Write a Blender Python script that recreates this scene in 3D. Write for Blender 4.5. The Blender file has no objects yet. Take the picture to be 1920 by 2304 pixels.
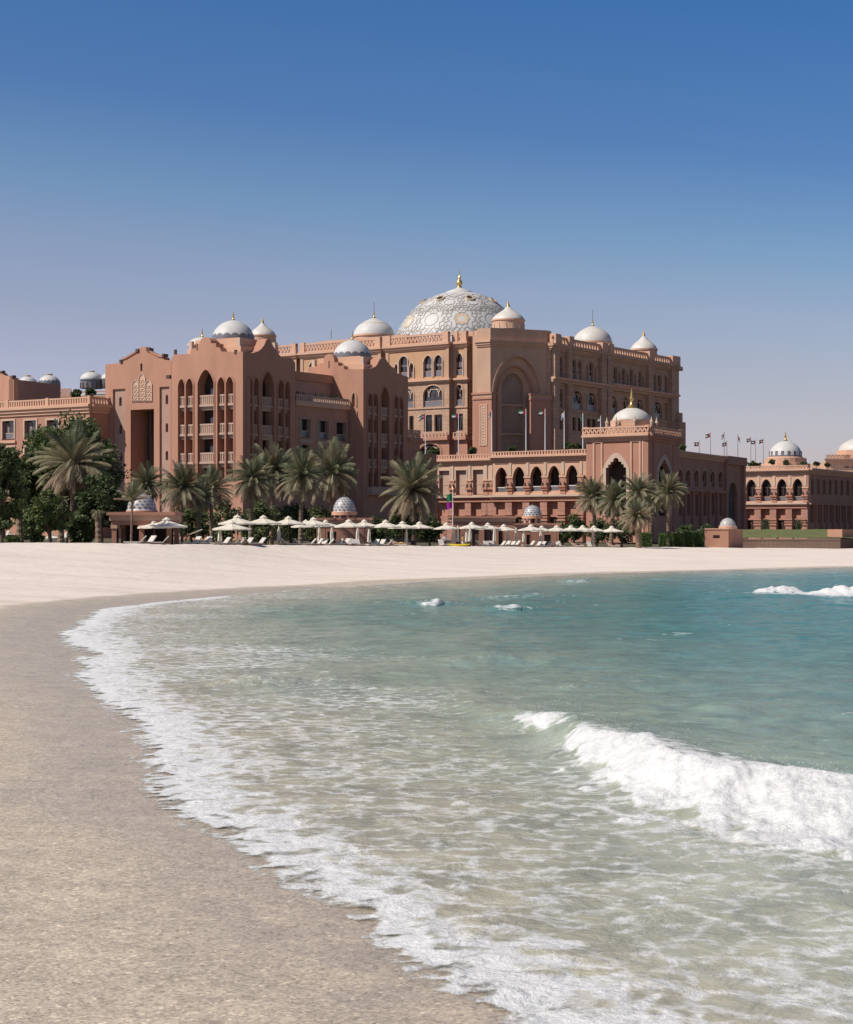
import bpy, math, random
import numpy as np
from mathutils import Vector, Matrix, geometry
random.seed(7); rng = np.random.default_rng(7)
R = math.radians
SC = bpy.context.scene; COL = SC.collection
# ---------------------------------------------------------------- camera
FPX, EYE, HZ = 4000.0, 3.6, 1192.0
cam_d = bpy.data.cameras.new("camera"); cam = bpy.data.objects.new("camera", cam_d); COL.objects.link(cam)
cam.location = (0, 0, EYE); cam.rotation_euler = (R(90), 0, 0)
cam_d.sensor_fit = 'HORIZONTAL'; cam_d.sensor_width = 36; cam_d.lens = 36*FPX/1920
cam_d.shift_y = (HZ-1152)/1920; cam_d.clip_start = .5; cam_d.clip_end = 9000
SC.camera = cam
# ---------------------------------------------------------------- sky + sun
SUN_AZ, SUN_EL = 68.0, 46.0          # azimuth measured from behind the viewer towards the left
sd = Vector((-math.sin(R(SUN_AZ))*math.cos(R(SUN_EL)), -math.cos(R(SUN_AZ))*math.cos(R(SUN_EL)), math.sin(R(SUN_EL))))
W = bpy.data.worlds.new("World"); SC.world = W; W.use_nodes = True
nt = W.node_tree; nt.nodes.clear()
wo = nt.nodes.new("ShaderNodeOutputWorld"); bg = nt.nodes.new("ShaderNodeBackground")
sky = nt.nodes.new("ShaderNodeTexSky"); sky.sky_type = 'NISHITA'; sky.sun_disc = False
sky.sun_elevation = R(SUN_EL); sky.sun_rotation = math.atan2(sd.x, sd.y); sky.air_density = 1.0; sky.dust_density = 1.0; sky.ozone_density = 1.5
tc = nt.nodes.new("ShaderNodeTexCoord"); L = nt.links.new
# polarised, dusty Gulf sky: the physical sky graded by height above the horizon (deeper blue aloft, darkened out of view to weaken the ambient fill, mauve dust low down)
dt = nt.nodes.new("ShaderNodeVectorMath"); dt.operation = 'DOT_PRODUCT'; dt.inputs[1].default_value = (.10, 0, 1)
gr = nt.nodes.new("ShaderNodeValToRGB"); E = gr.color_ramp.elements
ST = [(0, (1.61, 1.525, 2.0)), (.011, (1.61, 1.525, 2.0)), (.035, (1.32, 1.15, 1.45)), (.06, (1.15, .965, 1.18)), (.098, (1.06, .89, 1.01)), (.138, (.95, .875, 1.0)), (.173, (.70, .835, 1.0)), (.223, (.44, .655, .965)), (.298, (.30, .605, .965)), (.45, (.16, .32, .58)), (1, (.13, .25, .45))]
while len(E) < len(ST): E.new(.5)
for e, (p, c) in zip(E, ST): e.position = p; e.color = (c[0]*.45, c[1]*.45, c[2]*.45, 1)
tint = nt.nodes.new("ShaderNodeMix"); tint.data_type = 'RGBA'; tint.blend_type = 'MULTIPLY'; tint.inputs[0].default_value = 1
gain = nt.nodes.new("ShaderNodeVectorMath"); gain.operation = 'SCALE'; gain.inputs['Scale'].default_value = 1/.45
L(tc.outputs['Generated'], dt.inputs[0]); L(dt.outputs['Value'], gr.inputs[0]); L(sky.outputs[0], tint.inputs[6]); L(gr.outputs[0], tint.inputs[7])
L(tint.outputs[2], gain.inputs[0]); L(gain.outputs[0], bg.inputs[0]); L(bg.outputs[0], wo.inputs[0])
bg.inputs[1].default_value = .1
sl = bpy.data.lights.new("sun", 'SUN'); sl.energy = 5.0; sl.angle = R(.5); sl.color = (1, .93, .84)
so = bpy.data.objects.new("sun", sl); COL.objects.link(so); so.rotation_euler = sd.to_track_quat('Z', 'Y').to_euler(); so.location = (-60, -20, 90)
SC.view_settings.view_transform = 'Standard'; SC.view_settings.look = 'None'; SC.view_settings.exposure = 0.0; SC.view_settings.gamma = 1
# ---------------------------------------------------------------- materials
MATS = {}
def N(t, typ, **k):
    n = t.nodes.new(typ)
    for a, b in k.items(): setattr(n, a, b)
    return n
def mat(name, col, rough=.8, var=.18, scale=.35, bump=.15, bscale=6, spec=.3, metal=0, stretch=(1, 1, 1), trans=0):
    """plain procedural surface: base colour with soft wear and a fine grain"""
    if name in MATS: return MATS[name]
    m = bpy.data.materials.new(name); m.use_nodes = True; t = m.node_tree; b = t.nodes['Principled BSDF']
    b.inputs['Roughness'].default_value = rough; b.inputs['Specular IOR Level'].default_value = spec; b.inputs['Metallic'].default_value = metal
    co = N(t, 'ShaderNodeTexCoord'); mpp = N(t, 'ShaderNodeMapping'); mpp.inputs['Scale'].default_value = stretch
    t.links.new(co.outputs['Object'], mpp.inputs[0])
    n1 = N(t, 'ShaderNodeTexNoise'); n1.inputs['Scale'].default_value = scale; n1.inputs['Detail'].default_value = 6; n1.inputs['Roughness'].default_value = .65
    t.links.new(mpp.outputs[0], n1.inputs['Vector'])
    rp = N(t, 'ShaderNodeValToRGB'); c = np.array(col)
    rp.color_ramp.elements[0].position = .3; rp.color_ramp.elements[1].position = .7
    rp.color_ramp.elements[0].color = (*np.clip(c*(1-var), 0, 1), 1); rp.color_ramp.elements[1].color = (*np.clip(c*(1+var), 0, 1), 1)
    t.links.new(n1.outputs[0], rp.inputs[0]); t.links.new(rp.outputs[0], b.inputs['Base Color'])
    if bump > 0:
        n2 = N(t, 'ShaderNodeTexNoise'); n2.inputs['Scale'].default_value = bscale; n2.inputs['Detail'].default_value = 4
        t.links.new(mpp.outputs[0], n2.inputs['Vector'])
        bp = N(t, 'ShaderNodeBump'); bp.inputs['Strength'].default_value = bump; bp.inputs['Distance'].default_value = .1
        t.links.new(n2.outputs[0], bp.inputs['Height']); t.links.new(bp.outputs[0], b.inputs['Normal'])
    if trans > 0:
        o = t.nodes['Material Output']; tr = N(t, 'ShaderNodeBsdfTranslucent'); mx = N(t, 'ShaderNodeMixShader'); mx.inputs[0].default_value = trans
        t.links.new(rp.outputs[0], tr.inputs[0]); t.links.new(b.outputs[0], mx.inputs[1]); t.links.new(tr.outputs[0], mx.inputs[2]); t.links.new(mx.outputs[0], o.inputs[0])
    MATS[name] = m; return m
def coursed(name, col, joint, w, h, rough=.85, off=.5):
    """stone courses drawn on the stucco: brick texture over wall coordinates (height, run)"""
    m = mat(name, col, rough); t = m.node_tree; b = t.nodes['Principled BSDF']; rp = [n for n in t.nodes if n.type == 'VALTORGB'][0]
    ge = N(t, 'ShaderNodeTexCoord'); sp = N(t, 'ShaderNodeSeparateXYZ'); t.links.new(ge.outputs['Object'], sp.inputs[0])
    ad = N(t, 'ShaderNodeMath', operation='SUBTRACT'); t.links.new(sp.outputs[0], ad.inputs[0]); t.links.new(sp.outputs[1], ad.inputs[1])
    cb = N(t, 'ShaderNodeCombineXYZ'); t.links.new(ad.outputs[0], cb.inputs[0]); t.links.new(sp.outputs[2], cb.inputs[1])
    br = N(t, 'ShaderNodeTexBrick'); br.offset = off; br.inputs['Scale'].default_value = 1; br.inputs['Brick Width'].default_value = w; br.inputs['Row Height'].default_value = h
    br.inputs['Mortar Size'].default_value = .045; br.inputs['Mortar Smooth'].default_value = .2; br.inputs['Mortar'].default_value = (*joint, 1)
    t.links.new(cb.outputs[0], br.inputs[0])
    t.links.new(rp.outputs[0], br.inputs['Color1'])
    hm = N(t, 'ShaderNodeMix', data_type='RGBA'); hm.blend_type = 'MULTIPLY'; hm.inputs[0].default_value = 1; hm.inputs[7].default_value = (.93, .92, .92, 1)
    t.links.new(rp.outputs[0], hm.inputs[6]); t.links.new(hm.outputs[2], br.inputs['Color2'])
    t.links.new(br.outputs[0], b.inputs['Base Color'])
    return m
PINK = mat('pink_stucco', (.425, .222, .150), .9, .13, .5, stretch=(.5, .5, .16))
NICHE = mat('niche_shade_brown', (.10, .066, .056), .8, .25, .3)  # dark brown; on the niche back wall the deep shade is painted in
PINKG = mat('grey_pink_stucco', (.39, .25, .195), .9, .08, .2)
SAND = mat('sand_stucco', (.47, .30, .205), .9, .12, .5, stretch=(.5, .5, .16))
SANDC = coursed('sand_coursed_stone', (.46, .295, .20), (.31, .185, .125), 2.6, 1.15)
ROSE = coursed('rose_coursed_stone', (.40, .205, .152), (.28, .14, .105), 2.2, .95)
ROSEP = mat('rose_plain', (.415, .208, .145), .9, .13, .5, stretch=(.5, .5, .16))
TRIM = mat('peach_trim', (.57, .345, .235), .85, .08, .3)
OCHRE = mat('ochre_panel', (.49, .29, .165), .85, .08, .3)
CREAM = mat('cream_trim', (.52, .39, .30), .85, .08, .3)
BALC = mat('balcony_stone', (.45, .31, .235), .85, .1, .5)
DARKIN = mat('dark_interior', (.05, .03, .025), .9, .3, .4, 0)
GLASS = mat('dark_glass', (.022, .02, .022), .12, .5, .2, 0, spec=.5)
CURT = mat('pale_curtain', (.22, .19, .18), .8, .25, .8, .1)
RAILG = mat('glass_rail', (.16, .15, .16), .25, .2, .4, 0, spec=.5)
DOMEW = mat('dome_white', (.55, .53, .50), .5, .06, .6, .03, 3, spec=.25)
DOMEC = mat('dome_cream', (.57, .53, .47), .5, .05, .6, .03, 3, spec=.4)
DOMEG = mat('dome_grey_band', (.15, .15, .165), .4, .15, .8, .05)
TILEL = mat('dome_grey_line', (.30, .275, .24), .5, .1, 1, 0)
BEIGE = mat('dome_beige_tile', (.56, .44, .29), .4, .1, 1, 0)
GOLD = mat('gold_leaf', (.80, .50, .16), .28, .1, 1, 0, metal=.85)
METG = mat('grey_pole', (.30, .30, .31), .4, .05, 1, 0, spec=.5)
METW = mat('white_metal', (.72, .72, .72), .4, .05, 1, 0, spec=.5)
BRONZE = mat('bronze_metal', (.10, .06, .045), .5, .15, 1, 0)
CONC = mat('roof_grey', (.42, .40, .38), .8, .15, .3)
LEAFD = mat('leaf_dark', (.062, .085, .032), .6, .35, .9, 0, trans=.25)
LEAFM = mat('leaf_mid', (.10, .128, .045), .6, .35, .9, 0, trans=.25)
LEAFL = mat('leaf_light', (.135, .165, .055), .6, .3, .9, 0, trans=.3)
FRG = mat('frond_green', (.145, .155, .085), .55, .3, 1.2, 0, trans=.2)
FRO = mat('frond_olive', (.265, .23, .14), .6, .3, 1.2, 0, trans=.2)
FRB = mat('frond_dry', (.30, .215, .14), .7, .3, 1.2, 0, trans=.15)
BARK = mat('palm_bark', (.22, .155, .105), .95, .4, 3, .8, 5)
BARKD = mat('tree_bark', (.12, .085, .06), .95, .3, 3, .6, 6)
HEDGE = mat('hedge_leaf', (.065, .13, .022), .6, .35, 2, 0, trans=.2)
CANV = mat('cream_canvas', (.80, .73, .61), .85, .05, 1, .05, 8, trans=.18)
WOOD = mat('teak_wood', (.20, .125, .08), .6, .3, 3, .2)
TOWEL = mat('white_cushion', (.56, .52, .46), .9, .06, 2, .1)
SKIN = mat('skin', (.50, .27, .18), .55, .06, 4, 0)
HAIR = mat('dark_hair', (.025, .018, .014), .6, .2, 8, 0)
# ---------------------------------------------------------------- mesh helpers
BASE = {}
class MB:
    def __init__(s): s.v = []; s.f = []; s.mi = []; s.mats = []
    def m(s, mt):
        if mt not in s.mats: s.mats.append(mt)
        return s.mats.index(mt)
    def poly(s, pts, mt):
        i = len(s.v); s.v += [tuple(p) for p in pts]; s.f.append(tuple(range(i, i+len(pts)))); s.mi.append(s.m(mt))
    def faces(s, pts, fs, mt):
        i = len(s.v); s.v += [tuple(p) for p in pts]; k = s.m(mt)
        for f in fs: s.f.append(tuple(i+a for a in f)); s.mi.append(k)
    def hexa(s, p, mt):            # p: 4 bottom (ccw) + 4 top
        s.faces(p, [(3, 2, 1, 0), (4, 5, 6, 7), (0, 1, 5, 4), (1, 2, 6, 5), (2, 3, 7, 6), (3, 0, 4, 7)], mt)
    def box(s, x0, x1, y0, y1, z0, z1, mt):
        s.hexa([(x0, y0, z0), (x1, y0, z0), (x1, y1, z0), (x0, y1, z0), (x0, y0, z1), (x1, y0, z1), (x1, y1, z1), (x0, y1, z1)], mt)
    def prism(s, plan, z0, z1, mt, top=None):
        n = len(plan); k = [(p[0], p[1], z0) for p in plan]+[(p[0], p[1], z1) for p in plan]
        s.faces(k, [(i, (i+1) % n, n+(i+1) % n, n+i) for i in range(n)], mt); s.poly([(p[0], p[1], z1) for p in plan], top or mt)
    def lathe(s, c, prof, n, mt, cap=False):
        i = len(s.v); k = s.m(mt)
        for r, z in prof:
            for j in range(n):
                a = 2*math.pi*j/n; s.v.append((c[0]+r*math.cos(a), c[1]+r*math.sin(a), c[2]+z))
        for q in range(len(prof)-1):
            for j in range(n):
                s.f.append((i+q*n+j, i+q*n+(j+1) % n, i+(q+1)*n+(j+1) % n, i+(q+1)*n+j)); s.mi.append(k)
        if cap: s.f.append(tuple(i+(len(prof)-1)*n+j for j in range(n))); s.mi.append(k)
    def tube(s, pts, rad, n, mt):
        pts = [Vector(p) for p in pts]; i = len(s.v); k = s.m(mt)
        if not hasattr(rad, '__len__'): rad = [rad]*len(pts)
        for q, p in enumerate(pts):
            d = (pts[min(q+1, len(pts)-1)]-pts[max(q-1, 0)]).normalized()
            a = d.orthogonal().normalized() if abs(d.z) < .9 else Vector((1, 0, 0)).cross(d).normalized(); b = d.cross(a)
            for j in range(n):
                t = 2*math.pi*j/n; s.v.append(tuple(p+(a*math.cos(t)+b*math.sin(t))*rad[q]))
        for q in range(len(pts)-1):
            for j in range(n):
                s.f.append((i+q*n+j, i+q*n+(j+1) % n, i+(q+1)*n+(j+1) % n, i+(q+1)*n+j)); s.mi.append(k)
        s.f.append(tuple(i+(len(pts)-1)*n+j for j in range(n))); s.mi.append(k)
    def build_split(s, name, parent):
        """every separate piece as a part of its own"""
        p = list(range(len(s.v)))
        def fd(a):
            while p[a] != a: p[a] = p[p[a]]; a = p[a]
            return a
        for f in s.f:
            r = fd(f[0])
            for k in f[1:]: p[fd(k)] = r
        g = {}
        for f, m in zip(s.f, s.mi): g.setdefault(fd(f[0]), []).append((f, m))
        for fs in g.values():
            q = MB(); ids = sorted({k for f, _ in fs for k in f}); mp = {k: i for i, k in enumerate(ids)}; q.v = [s.v[k] for k in ids]
            for f, m in fs: q.f.append(tuple(mp[k] for k in f)); q.mi.append(q.m(s.mats[m]))
            q.build(name, parent)
    def build(s, name, parent=None, smooth=False, loc=None):
        me = bpy.data.meshes.new(name); b = BASE.get(parent, Vector((0, 0, 0))) if parent else (Vector(loc) if loc else Vector((0, 0, 0)))
        v = np.array(s.v, dtype=float)-np.array(b); me.from_pydata(v.tolist(), [], s.f)
        for mt in s.mats: me.materials.append(mt)
        me.polygons.foreach_set('material_index', s.mi)
        if smooth: me.polygons.foreach_set('use_smooth', [True]*len(s.f))
        me.update(); o = bpy.data.objects.new(name, me); COL.objects.link(o); BASE[o] = b
        if parent: o.parent = parent
        else: o.location = b
        return o
def tag(o, label=None, cat=None, group=None, kind=None):
    for k, v in (('label', label), ('category', cat), ('group', group), ('kind', kind)):
        if v: o[k] = v
    return o
def thing(name, loc, label, cat, group=None):
    o = bpy.data.objects.new(name, None); COL.objects.link(o); o.location = loc; o.empty_display_size = .3; BASE[o] = Vector(loc)
    return tag(o, label, cat, group)
def copy_tree(o, parent=None):
    c = o.copy(); COL.objects.link(c); c.parent = parent
    for ch in o.children: copy_tree(ch, c)
    return c
def X(px, Y): return (px-960)*Y/FPX
def Zp(py, Y): return EYE+(HZ-py)*Y/FPX
# ---------------------------------------------------------------- beach plan
shore_px = [(1130, 2304), (1040, 2250), (965, 2194), (890, 2150), (834, 2117), (760, 2060), (702, 2019), (640, 1990), (592, 1964), (540, 1915), (494, 1887), (430, 1850), (373, 1832), (330, 1800), (307, 1777),
            (345, 1735), (318, 1711), (336, 1679), (300, 1645), (280, 1624), (230, 1580), (180, 1536), (163, 1497), (195, 1472), (150, 1450), (120, 1431), (168, 1404), (222, 1371), (329, 1358), (472, 1344), (658, 1328), (768, 1321), (987, 1306), (1152, 1300), (1316, 1292), (1536, 1286), (1920, 1276)]
SH = [(20, -60), (14, -12), (8, 2), (3.2, 8.6)]+[((px-960)*EYE/(py-HZ), FPX*EYE/(py-HZ)) for px, py in shore_px]+[(100, 192), (220, 215), (600, 260), (2500, 300)]
SH = np.array(SH)
def shore_sd(x, y):
    """signed distance to the waterline, positive on land"""
    best = np.full(x.shape, 1e9); sgn = np.ones(x.shape)
    for a, b in zip(SH[:-1], SH[1:]):
        d = b-a; t = np.clip(((x-a[0])*d[0]+(y-a[1])*d[1])/(d@d), 0, 1)
        ex = x-a[0]-t*d[0]; ey = y-a[1]-t*d[1]; dd = ex*ex+ey*ey
        cr = d[0]*(y-a[1])-d[1]*(x-a[0])
        m = dd < best-1e-9; best = np.where(m, dd, best); sgn = np.where(m, np.where(cr > 0, 1., -1.), sgn)
    return np.sqrt(best)*sgn
CR = np.array([(-2500, 110, 1221), (-300, 128, 1221), (0, 135, 1220.5), (375, 142, 1224.5), (600, 165, 1226.5), (850, 188, 1228), (1050, 203, 1229), (1240, 232, 1230.5), (1590, 262, 1231.5), (1920, 282, 1232.5), (5000, 320, 1233)])
def crest(px):
    px = np.asarray(px, float); Y = py = 0
    for o in (-150, -100, -50, 0, 50, 100, 150): Y = Y+np.interp(px+o, CR[:, 0], CR[:, 1])/7; py = py+np.interp(px+o*.3, CR[:, 0], CR[:, 2])/7
    return Y, EYE+(HZ-py)*Y/FPX
def ground_z(x, y, sdv=None):
    x = np.asarray(x, float); y = np.asarray(y, float)
    if sdv is None: sdv = shore_sd(x, y)
    px = np.where(y > 1, 960+FPX*x/np.maximum(y, 1), np.where(x < 0, -2500, 5000)); Yc, zc = crest(px)
    t = np.clip(np.maximum(sdv, 0)/(np.maximum(sdv, 0)+np.maximum(Yc-y, 0)*.9+1e-6), 0, 1)
    z = np.where(sdv > 0, np.minimum(zc*(t**1.15), .055*np.maximum(sdv, 0)+.0), .06*sdv)
    k = np.clip((y-Yc+75)/60, 0, 1); k = k*k*(3-2*k); z = np.where((sdv > 0) & (y < Yc), z*(1-k)+zc*(t**1.15)*k, z)
    k = np.clip((y-Yc)/6, 0, 1); z = np.where(y >= Yc, zc-.45*k*k*(3-2*k), z)
    z = np.maximum(z, -4); return z
def gz(px, Y): return float(ground_z(np.array([X(px, Y)]), np.array([Y]))[0])
def vnoise(x, y, s=0.):
    xi = np.floor(x); yi = np.floor(y); fx = x-xi; fy = y-yi; fx = fx*fx*(3-2*fx); fy = fy*fy*(3-2*fy)
    def h(a, b): v = np.sin(a*127.1+b*311.7+s*74.7)*43758.5453; return v-np.floor(v)
    return (h(xi, yi)*(1-fx)+h(xi+1, yi)*fx)*(1-fy)+(h(xi, yi+1)*(1-fx)+h(xi+1, yi+1)*fx)*fy
def fbm(x, y, s=0., o=4):
    r = 0; a = .5
    for i in range(o): r = r+a*vnoise(x*2**i+i*17.3, y*2**i+i*9.1, s+i); a *= .5
    return r/(1-.5**o)
def fan(rad, ang):
    A, Rr = np.meshgrid(ang, rad); return Rr*np.sin(A), Rr*np.cos(A)
def sheet(name, x, y, z, keep, mt, attrs, closed=False):
    nr, nc = x.shape; idx = np.arange(nr*nc).reshape(nr, nc)
    q = np.stack([idx[:-1, :-1], idx[:-1, 1:], idx[1:, 1:], idx[1:, :-1]], -1).reshape(-1, 4)
    if keep is not None: q = q[keep.ravel()[q].any(1)]
    used = np.unique(q); mp_ = np.full(nr*nc, -1); mp_[used] = np.arange(len(used)); q = mp_[q]
    me = bpy.data.meshes.new(name); me.vertices.add(len(used)); me.vertices.foreach_set('co', np.stack([x, y, z], -1).reshape(-1, 3)[used].astype(np.float32).ravel())
    me.loops.add(q.size); me.loops.foreach_set('vertex_index', q.ravel().astype(np.int32)); me.polygons.add(len(q))
    me.polygons.foreach_set('loop_start', np.arange(0, q.size, 4, dtype=np.int32)); me.polygons.foreach_set('loop_total', np.full(len(q), 4, np.int32))
    me.polygons.foreach_set('use_smooth', np.ones(len(q), bool)); me.update(calc_edges=True); me.validate()
    for k, v in attrs.items():
        a = me.attributes.new(k, 'FLOAT', 'POINT'); a.data.foreach_set('value', v.ravel()[used].astype(np.float32))
    me.materials.append(mt); o = bpy.data.objects.new(name, me); COL.objects.link(o); o['kind'] = 'structure'; return o
def sstep(a, b, v): t = np.clip((v-a)/(b-a), 0, 1); return t*t*(3-2*t)
def rampn(t, stops):
    r = N(t, 'ShaderNodeValToRGB'); e = r.color_ramp.elements
    while len(e) < len(stops): e.new(.5)
    for el, (p, c) in zip(e, stops): el.position = p; el.color = (*c, 1)
    return r
# --- sand
def sand_material():
    m = bpy.data.materials.new('beach_sand'); m.use_nodes = True; t = m.node_tree; b = t.nodes['Principled BSDF']; l = t.links.new
    at = N(t, 'ShaderNodeAttribute', attribute_name='wet'); co = N(t, 'ShaderNodeTexCoord')
    n0 = N(t, 'ShaderNodeTexNoise'); n0.inputs['Scale'].default_value = .5; n0.inputs['Detail'].default_value = 8; n0.inputs['Roughness'].default_value = .6; l(co.outputs['Object'], n0.inputs['Vector'])
    w1 = N(t, 'ShaderNodeMath', operation='MULTIPLY_ADD'); w1.inputs[1].default_value = .55; l(n0.outputs[0], w1.inputs[0]); l(at.outputs['Fac'], w1.inputs[2])
    wr = N(t, 'ShaderNodeMapRange', interpolation_type='SMOOTHSTEP'); wr.inputs['From Min'].default_value = .56; wr.inputs['From Max'].default_value = .95; l(w1.outputs[0], wr.inputs[0])
    # fine grain and shell grit
    n1 = N(t, 'ShaderNodeTexNoise'); n1.inputs['Scale'].default_value = 26; n1.inputs['Detail'].default_value = 5; n1.inputs['Roughness'].default_value = .75; l(co.outputs['Object'], n1.inputs['Vector'])
    n2 = N(t, 'ShaderNodeTexNoise'); n2.inputs['Scale'].default_value = 1.3; n2.inputs['Detail'].default_value = 8; l(co.outputs['Object'], n2.inputs['Vector'])
    wet = rampn(t, [(.28, (.30, .248, .19)), (.45, (.50, .424, .33)), (.58, (.60, .512, .40)), (.74, (.80, .72, .60))]); l(n1.outputs[0], wet.inputs[0])
    v1 = N(t, 'ShaderNodeTexVoronoi'); v1.inputs['Scale'].default_value = 34; l(co.outputs['Object'], v1.inputs['Vector']); v2 = N(t, 'ShaderNodeTexVoronoi'); v2.inputs['Scale'].default_value = 13; l(co.outputs['Object'], v2.inputs['Vector'])
    s1 = rampn(t, [(.0, (.52, .50, .48)), (.22, (.86, .85, .84)), (.6, (1.0, 1.0, 1.0)), (.84, (1.16, 1.14, 1.10)), (1, (1.75, 1.72, 1.66))]); l(v1.outputs['Color'], s1.inputs[0])
    s2 = rampn(t, [(0, (.80, .79, .78)), (.5, (1.0, 1.0, 1.0)), (.9, (1.08, 1.08, 1.07)), (1, (1.30, 1.29, 1.28))]); l(v2.outputs['Color'], s2.inputs[0])
    g1 = N(t, 'ShaderNodeMix', data_type='RGBA'); g1.blend_type = 'MULTIPLY'; g1.inputs[0].default_value = 1; l(wet.outputs[0], g1.inputs[6]); l(s1.outputs[0], g1.inputs[7])
    g2 = N(t, 'ShaderNodeMix', data_type='RGBA'); g2.blend_type = 'MULTIPLY'; g2.inputs[0].default_value = 1; l(g1.outputs[2], g2.inputs[6]); l(s2.outputs[0], g2.inputs[7])
    mul = N(t, 'ShaderNodeMix', data_type='RGBA'); mul.blend_type = 'MULTIPLY'; mul.inputs[0].default_value = 1
    bb = rampn(t, [(.3, (.88, .88, .89)), (.7, (1.07, 1.06, 1.04))]); l(n2.outputs[0], bb.inputs[0]); l(g2.outputs[2], mul.inputs[6]); l(bb.outputs[0], mul.inputs[7])
    mp1 = N(t, 'ShaderNodeMapping'); mp1.inputs['Scale'].default_value = (.09, .35, .3); l(co.outputs['Object'], mp1.inputs[0])
    n3 = N(t, 'ShaderNodeTexNoise'); n3.inputs['Scale'].default_value = 1; n3.inputs['Detail'].default_value = 7; n3.inputs['Roughness'].default_value = .6; l(mp1.outputs[0], n3.inputs['Vector'])
    dry = rampn(t, [(.28, (.60, .505, .42)), (.42, (.70, .60, .51)), (.58, (.74, .64, .545)), (.75, (.79, .69, .60))]); l(n3.outputs[0], dry.inputs[0])
    ga = N(t, 'ShaderNodeAttribute', attribute_name='garden'); gc = rampn(t, [(.35, (.05, .065, .022)), (.5, (.10, .085, .05)), (.7, (.16, .12, .085))]); l(n2.outputs[0], gc.inputs[0])
    gm = N(t, 'ShaderNodeMix', data_type='RGBA'); l(ga.outputs['Fac'], gm.inputs[0]); l(dry.outputs[0], gm.inputs[6]); l(gc.outputs[0], gm.inputs[7])
    mix = N(t, 'ShaderNodeMix', data_type='RGBA'); l(wr.outputs[0], mix.inputs[0]); l(gm.outputs[2], mix.inputs[6]); l(mul.outputs[2], mix.inputs[7]); dk = N(t, 'ShaderNodeMix', data_type='RGBA'); dk.blend_type = 'MULTIPLY'; gl0 = N(t, 'ShaderNodeAttribute', attribute_name='gloss'); l(gl0.outputs['Fac'], dk.inputs[0]); l(mix.outputs[2], dk.inputs[6]); dk.inputs[7].default_value = (.93, .915, .91, 1); l(dk.outputs[2], b.inputs['Base Color'])
    rr = N(t, 'ShaderNodeMapRange'); rr.inputs['To Min'].default_value = .95; rr.inputs['To Max'].default_value = .58; l(wr.outputs[0], rr.inputs[0])
    gl = N(t, 'ShaderNodeAttribute', attribute_name='gloss'); rg = N(t, 'ShaderNodeMix'); l(gl.outputs['Fac'], rg.inputs[0]); l(rr.outputs[0], rg.inputs[2]); rg.inputs[3].default_value = .36; l(rg.outputs[0], b.inputs['Roughness'])
    sg = N(t, 'ShaderNodeMapRange'); sg.inputs['To Min'].default_value = .2; sg.inputs['To Max'].default_value = .36; l(gl.outputs['Fac'], sg.inputs[0]); l(sg.outputs[0], b.inputs['Specular IOR Level'])
    b.inputs['Specular IOR Level'].default_value = .2
    bp = N(t, 'ShaderNodeBump'); bp.inputs['Strength'].default_value = .55; bp.inputs['Distance'].default_value = .02; l(n1.outputs[0], bp.inputs['Height'])
    bp2 = N(t, 'ShaderNodeBump'); bp2.inputs['Strength'].default_value = .5; bp2.inputs['Distance'].default_value = .25; l(n3.outputs[0], bp2.inputs['Height']); n4 = N(t, 'ShaderNodeTexNoise'); n4.inputs['Scale'].default_value = 1.1; n4.inputs['Detail'].default_value = 3; l(co.outputs['Object'], n4.inputs['Vector']); bp3 = N(t, 'ShaderNodeBump'); bp3.inputs['Strength'].default_value = .55; bp3.inputs['Distance'].default_value = .12; l(n4.outputs[0], bp3.inputs['Height']); l(bp2.outputs[0], bp3.inputs['Normal']); l(bp3.outputs[0], bp.inputs['Normal']); l(bp.outputs[0], b.inputs['Normal'])
    return m
def make_sand():
    ang = np.concatenate([np.linspace(-math.pi, -R(19), 60, False), np.linspace(-R(19), R(19), 420, False), np.linspace(R(19), math.pi, 61)])
    rad = np.concatenate([[.5, 2, 4, 6, 8], np.geomspace(9.5, 330, 420), np.geomspace(350, 6000, 26)])
    x, y = fan(rad, ang); s = shore_sd(x, y); z = ground_z(x, y, s)
    far = np.hypot(x, y); und = (fbm(x*.14, y*.3, 3)-.5)*.16+(fbm(x*.5, y*.9, 5)-.5)*.06
    z = z+und*sstep(5, 16, s)*(far < 600)+(fbm(x*.9, y*.9, 8)-.5)*.035*sstep(.3, 3, s)*(far < 120)
    wetw = 6.8-2.6*sstep(45, 80, y)+2*(fbm(x*.1, y*.1, 11)-.5)
    wet = 1-sstep(wetw-2.2, wetw+2.0, s); wet = np.where(y > 95, wet*(1-sstep(95, 112, y))+(1-sstep(.6, 5.5, s+2*(fbm(x*.15, y*.1, 13)-.5)))*sstep(95, 112, y), wet)
    wet = np.where((y > 400) | (y < -50), 0, wet)
    return sheet('beach', x, y, z, None, sand_material(), {'wet': wet, 'gloss': (1-sstep(.6, 2.0+3.4*sstep(22, 60, y), s+1.6*(fbm(x*.35, y*.2, 15)-.5)))*(y < 112)*(y > 0), 'garden': sstep(3, 8, y-crest(np.where(y > 1, 960+FPX*x/np.maximum(y, 1), 0))[0])*(y > 60)})
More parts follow.
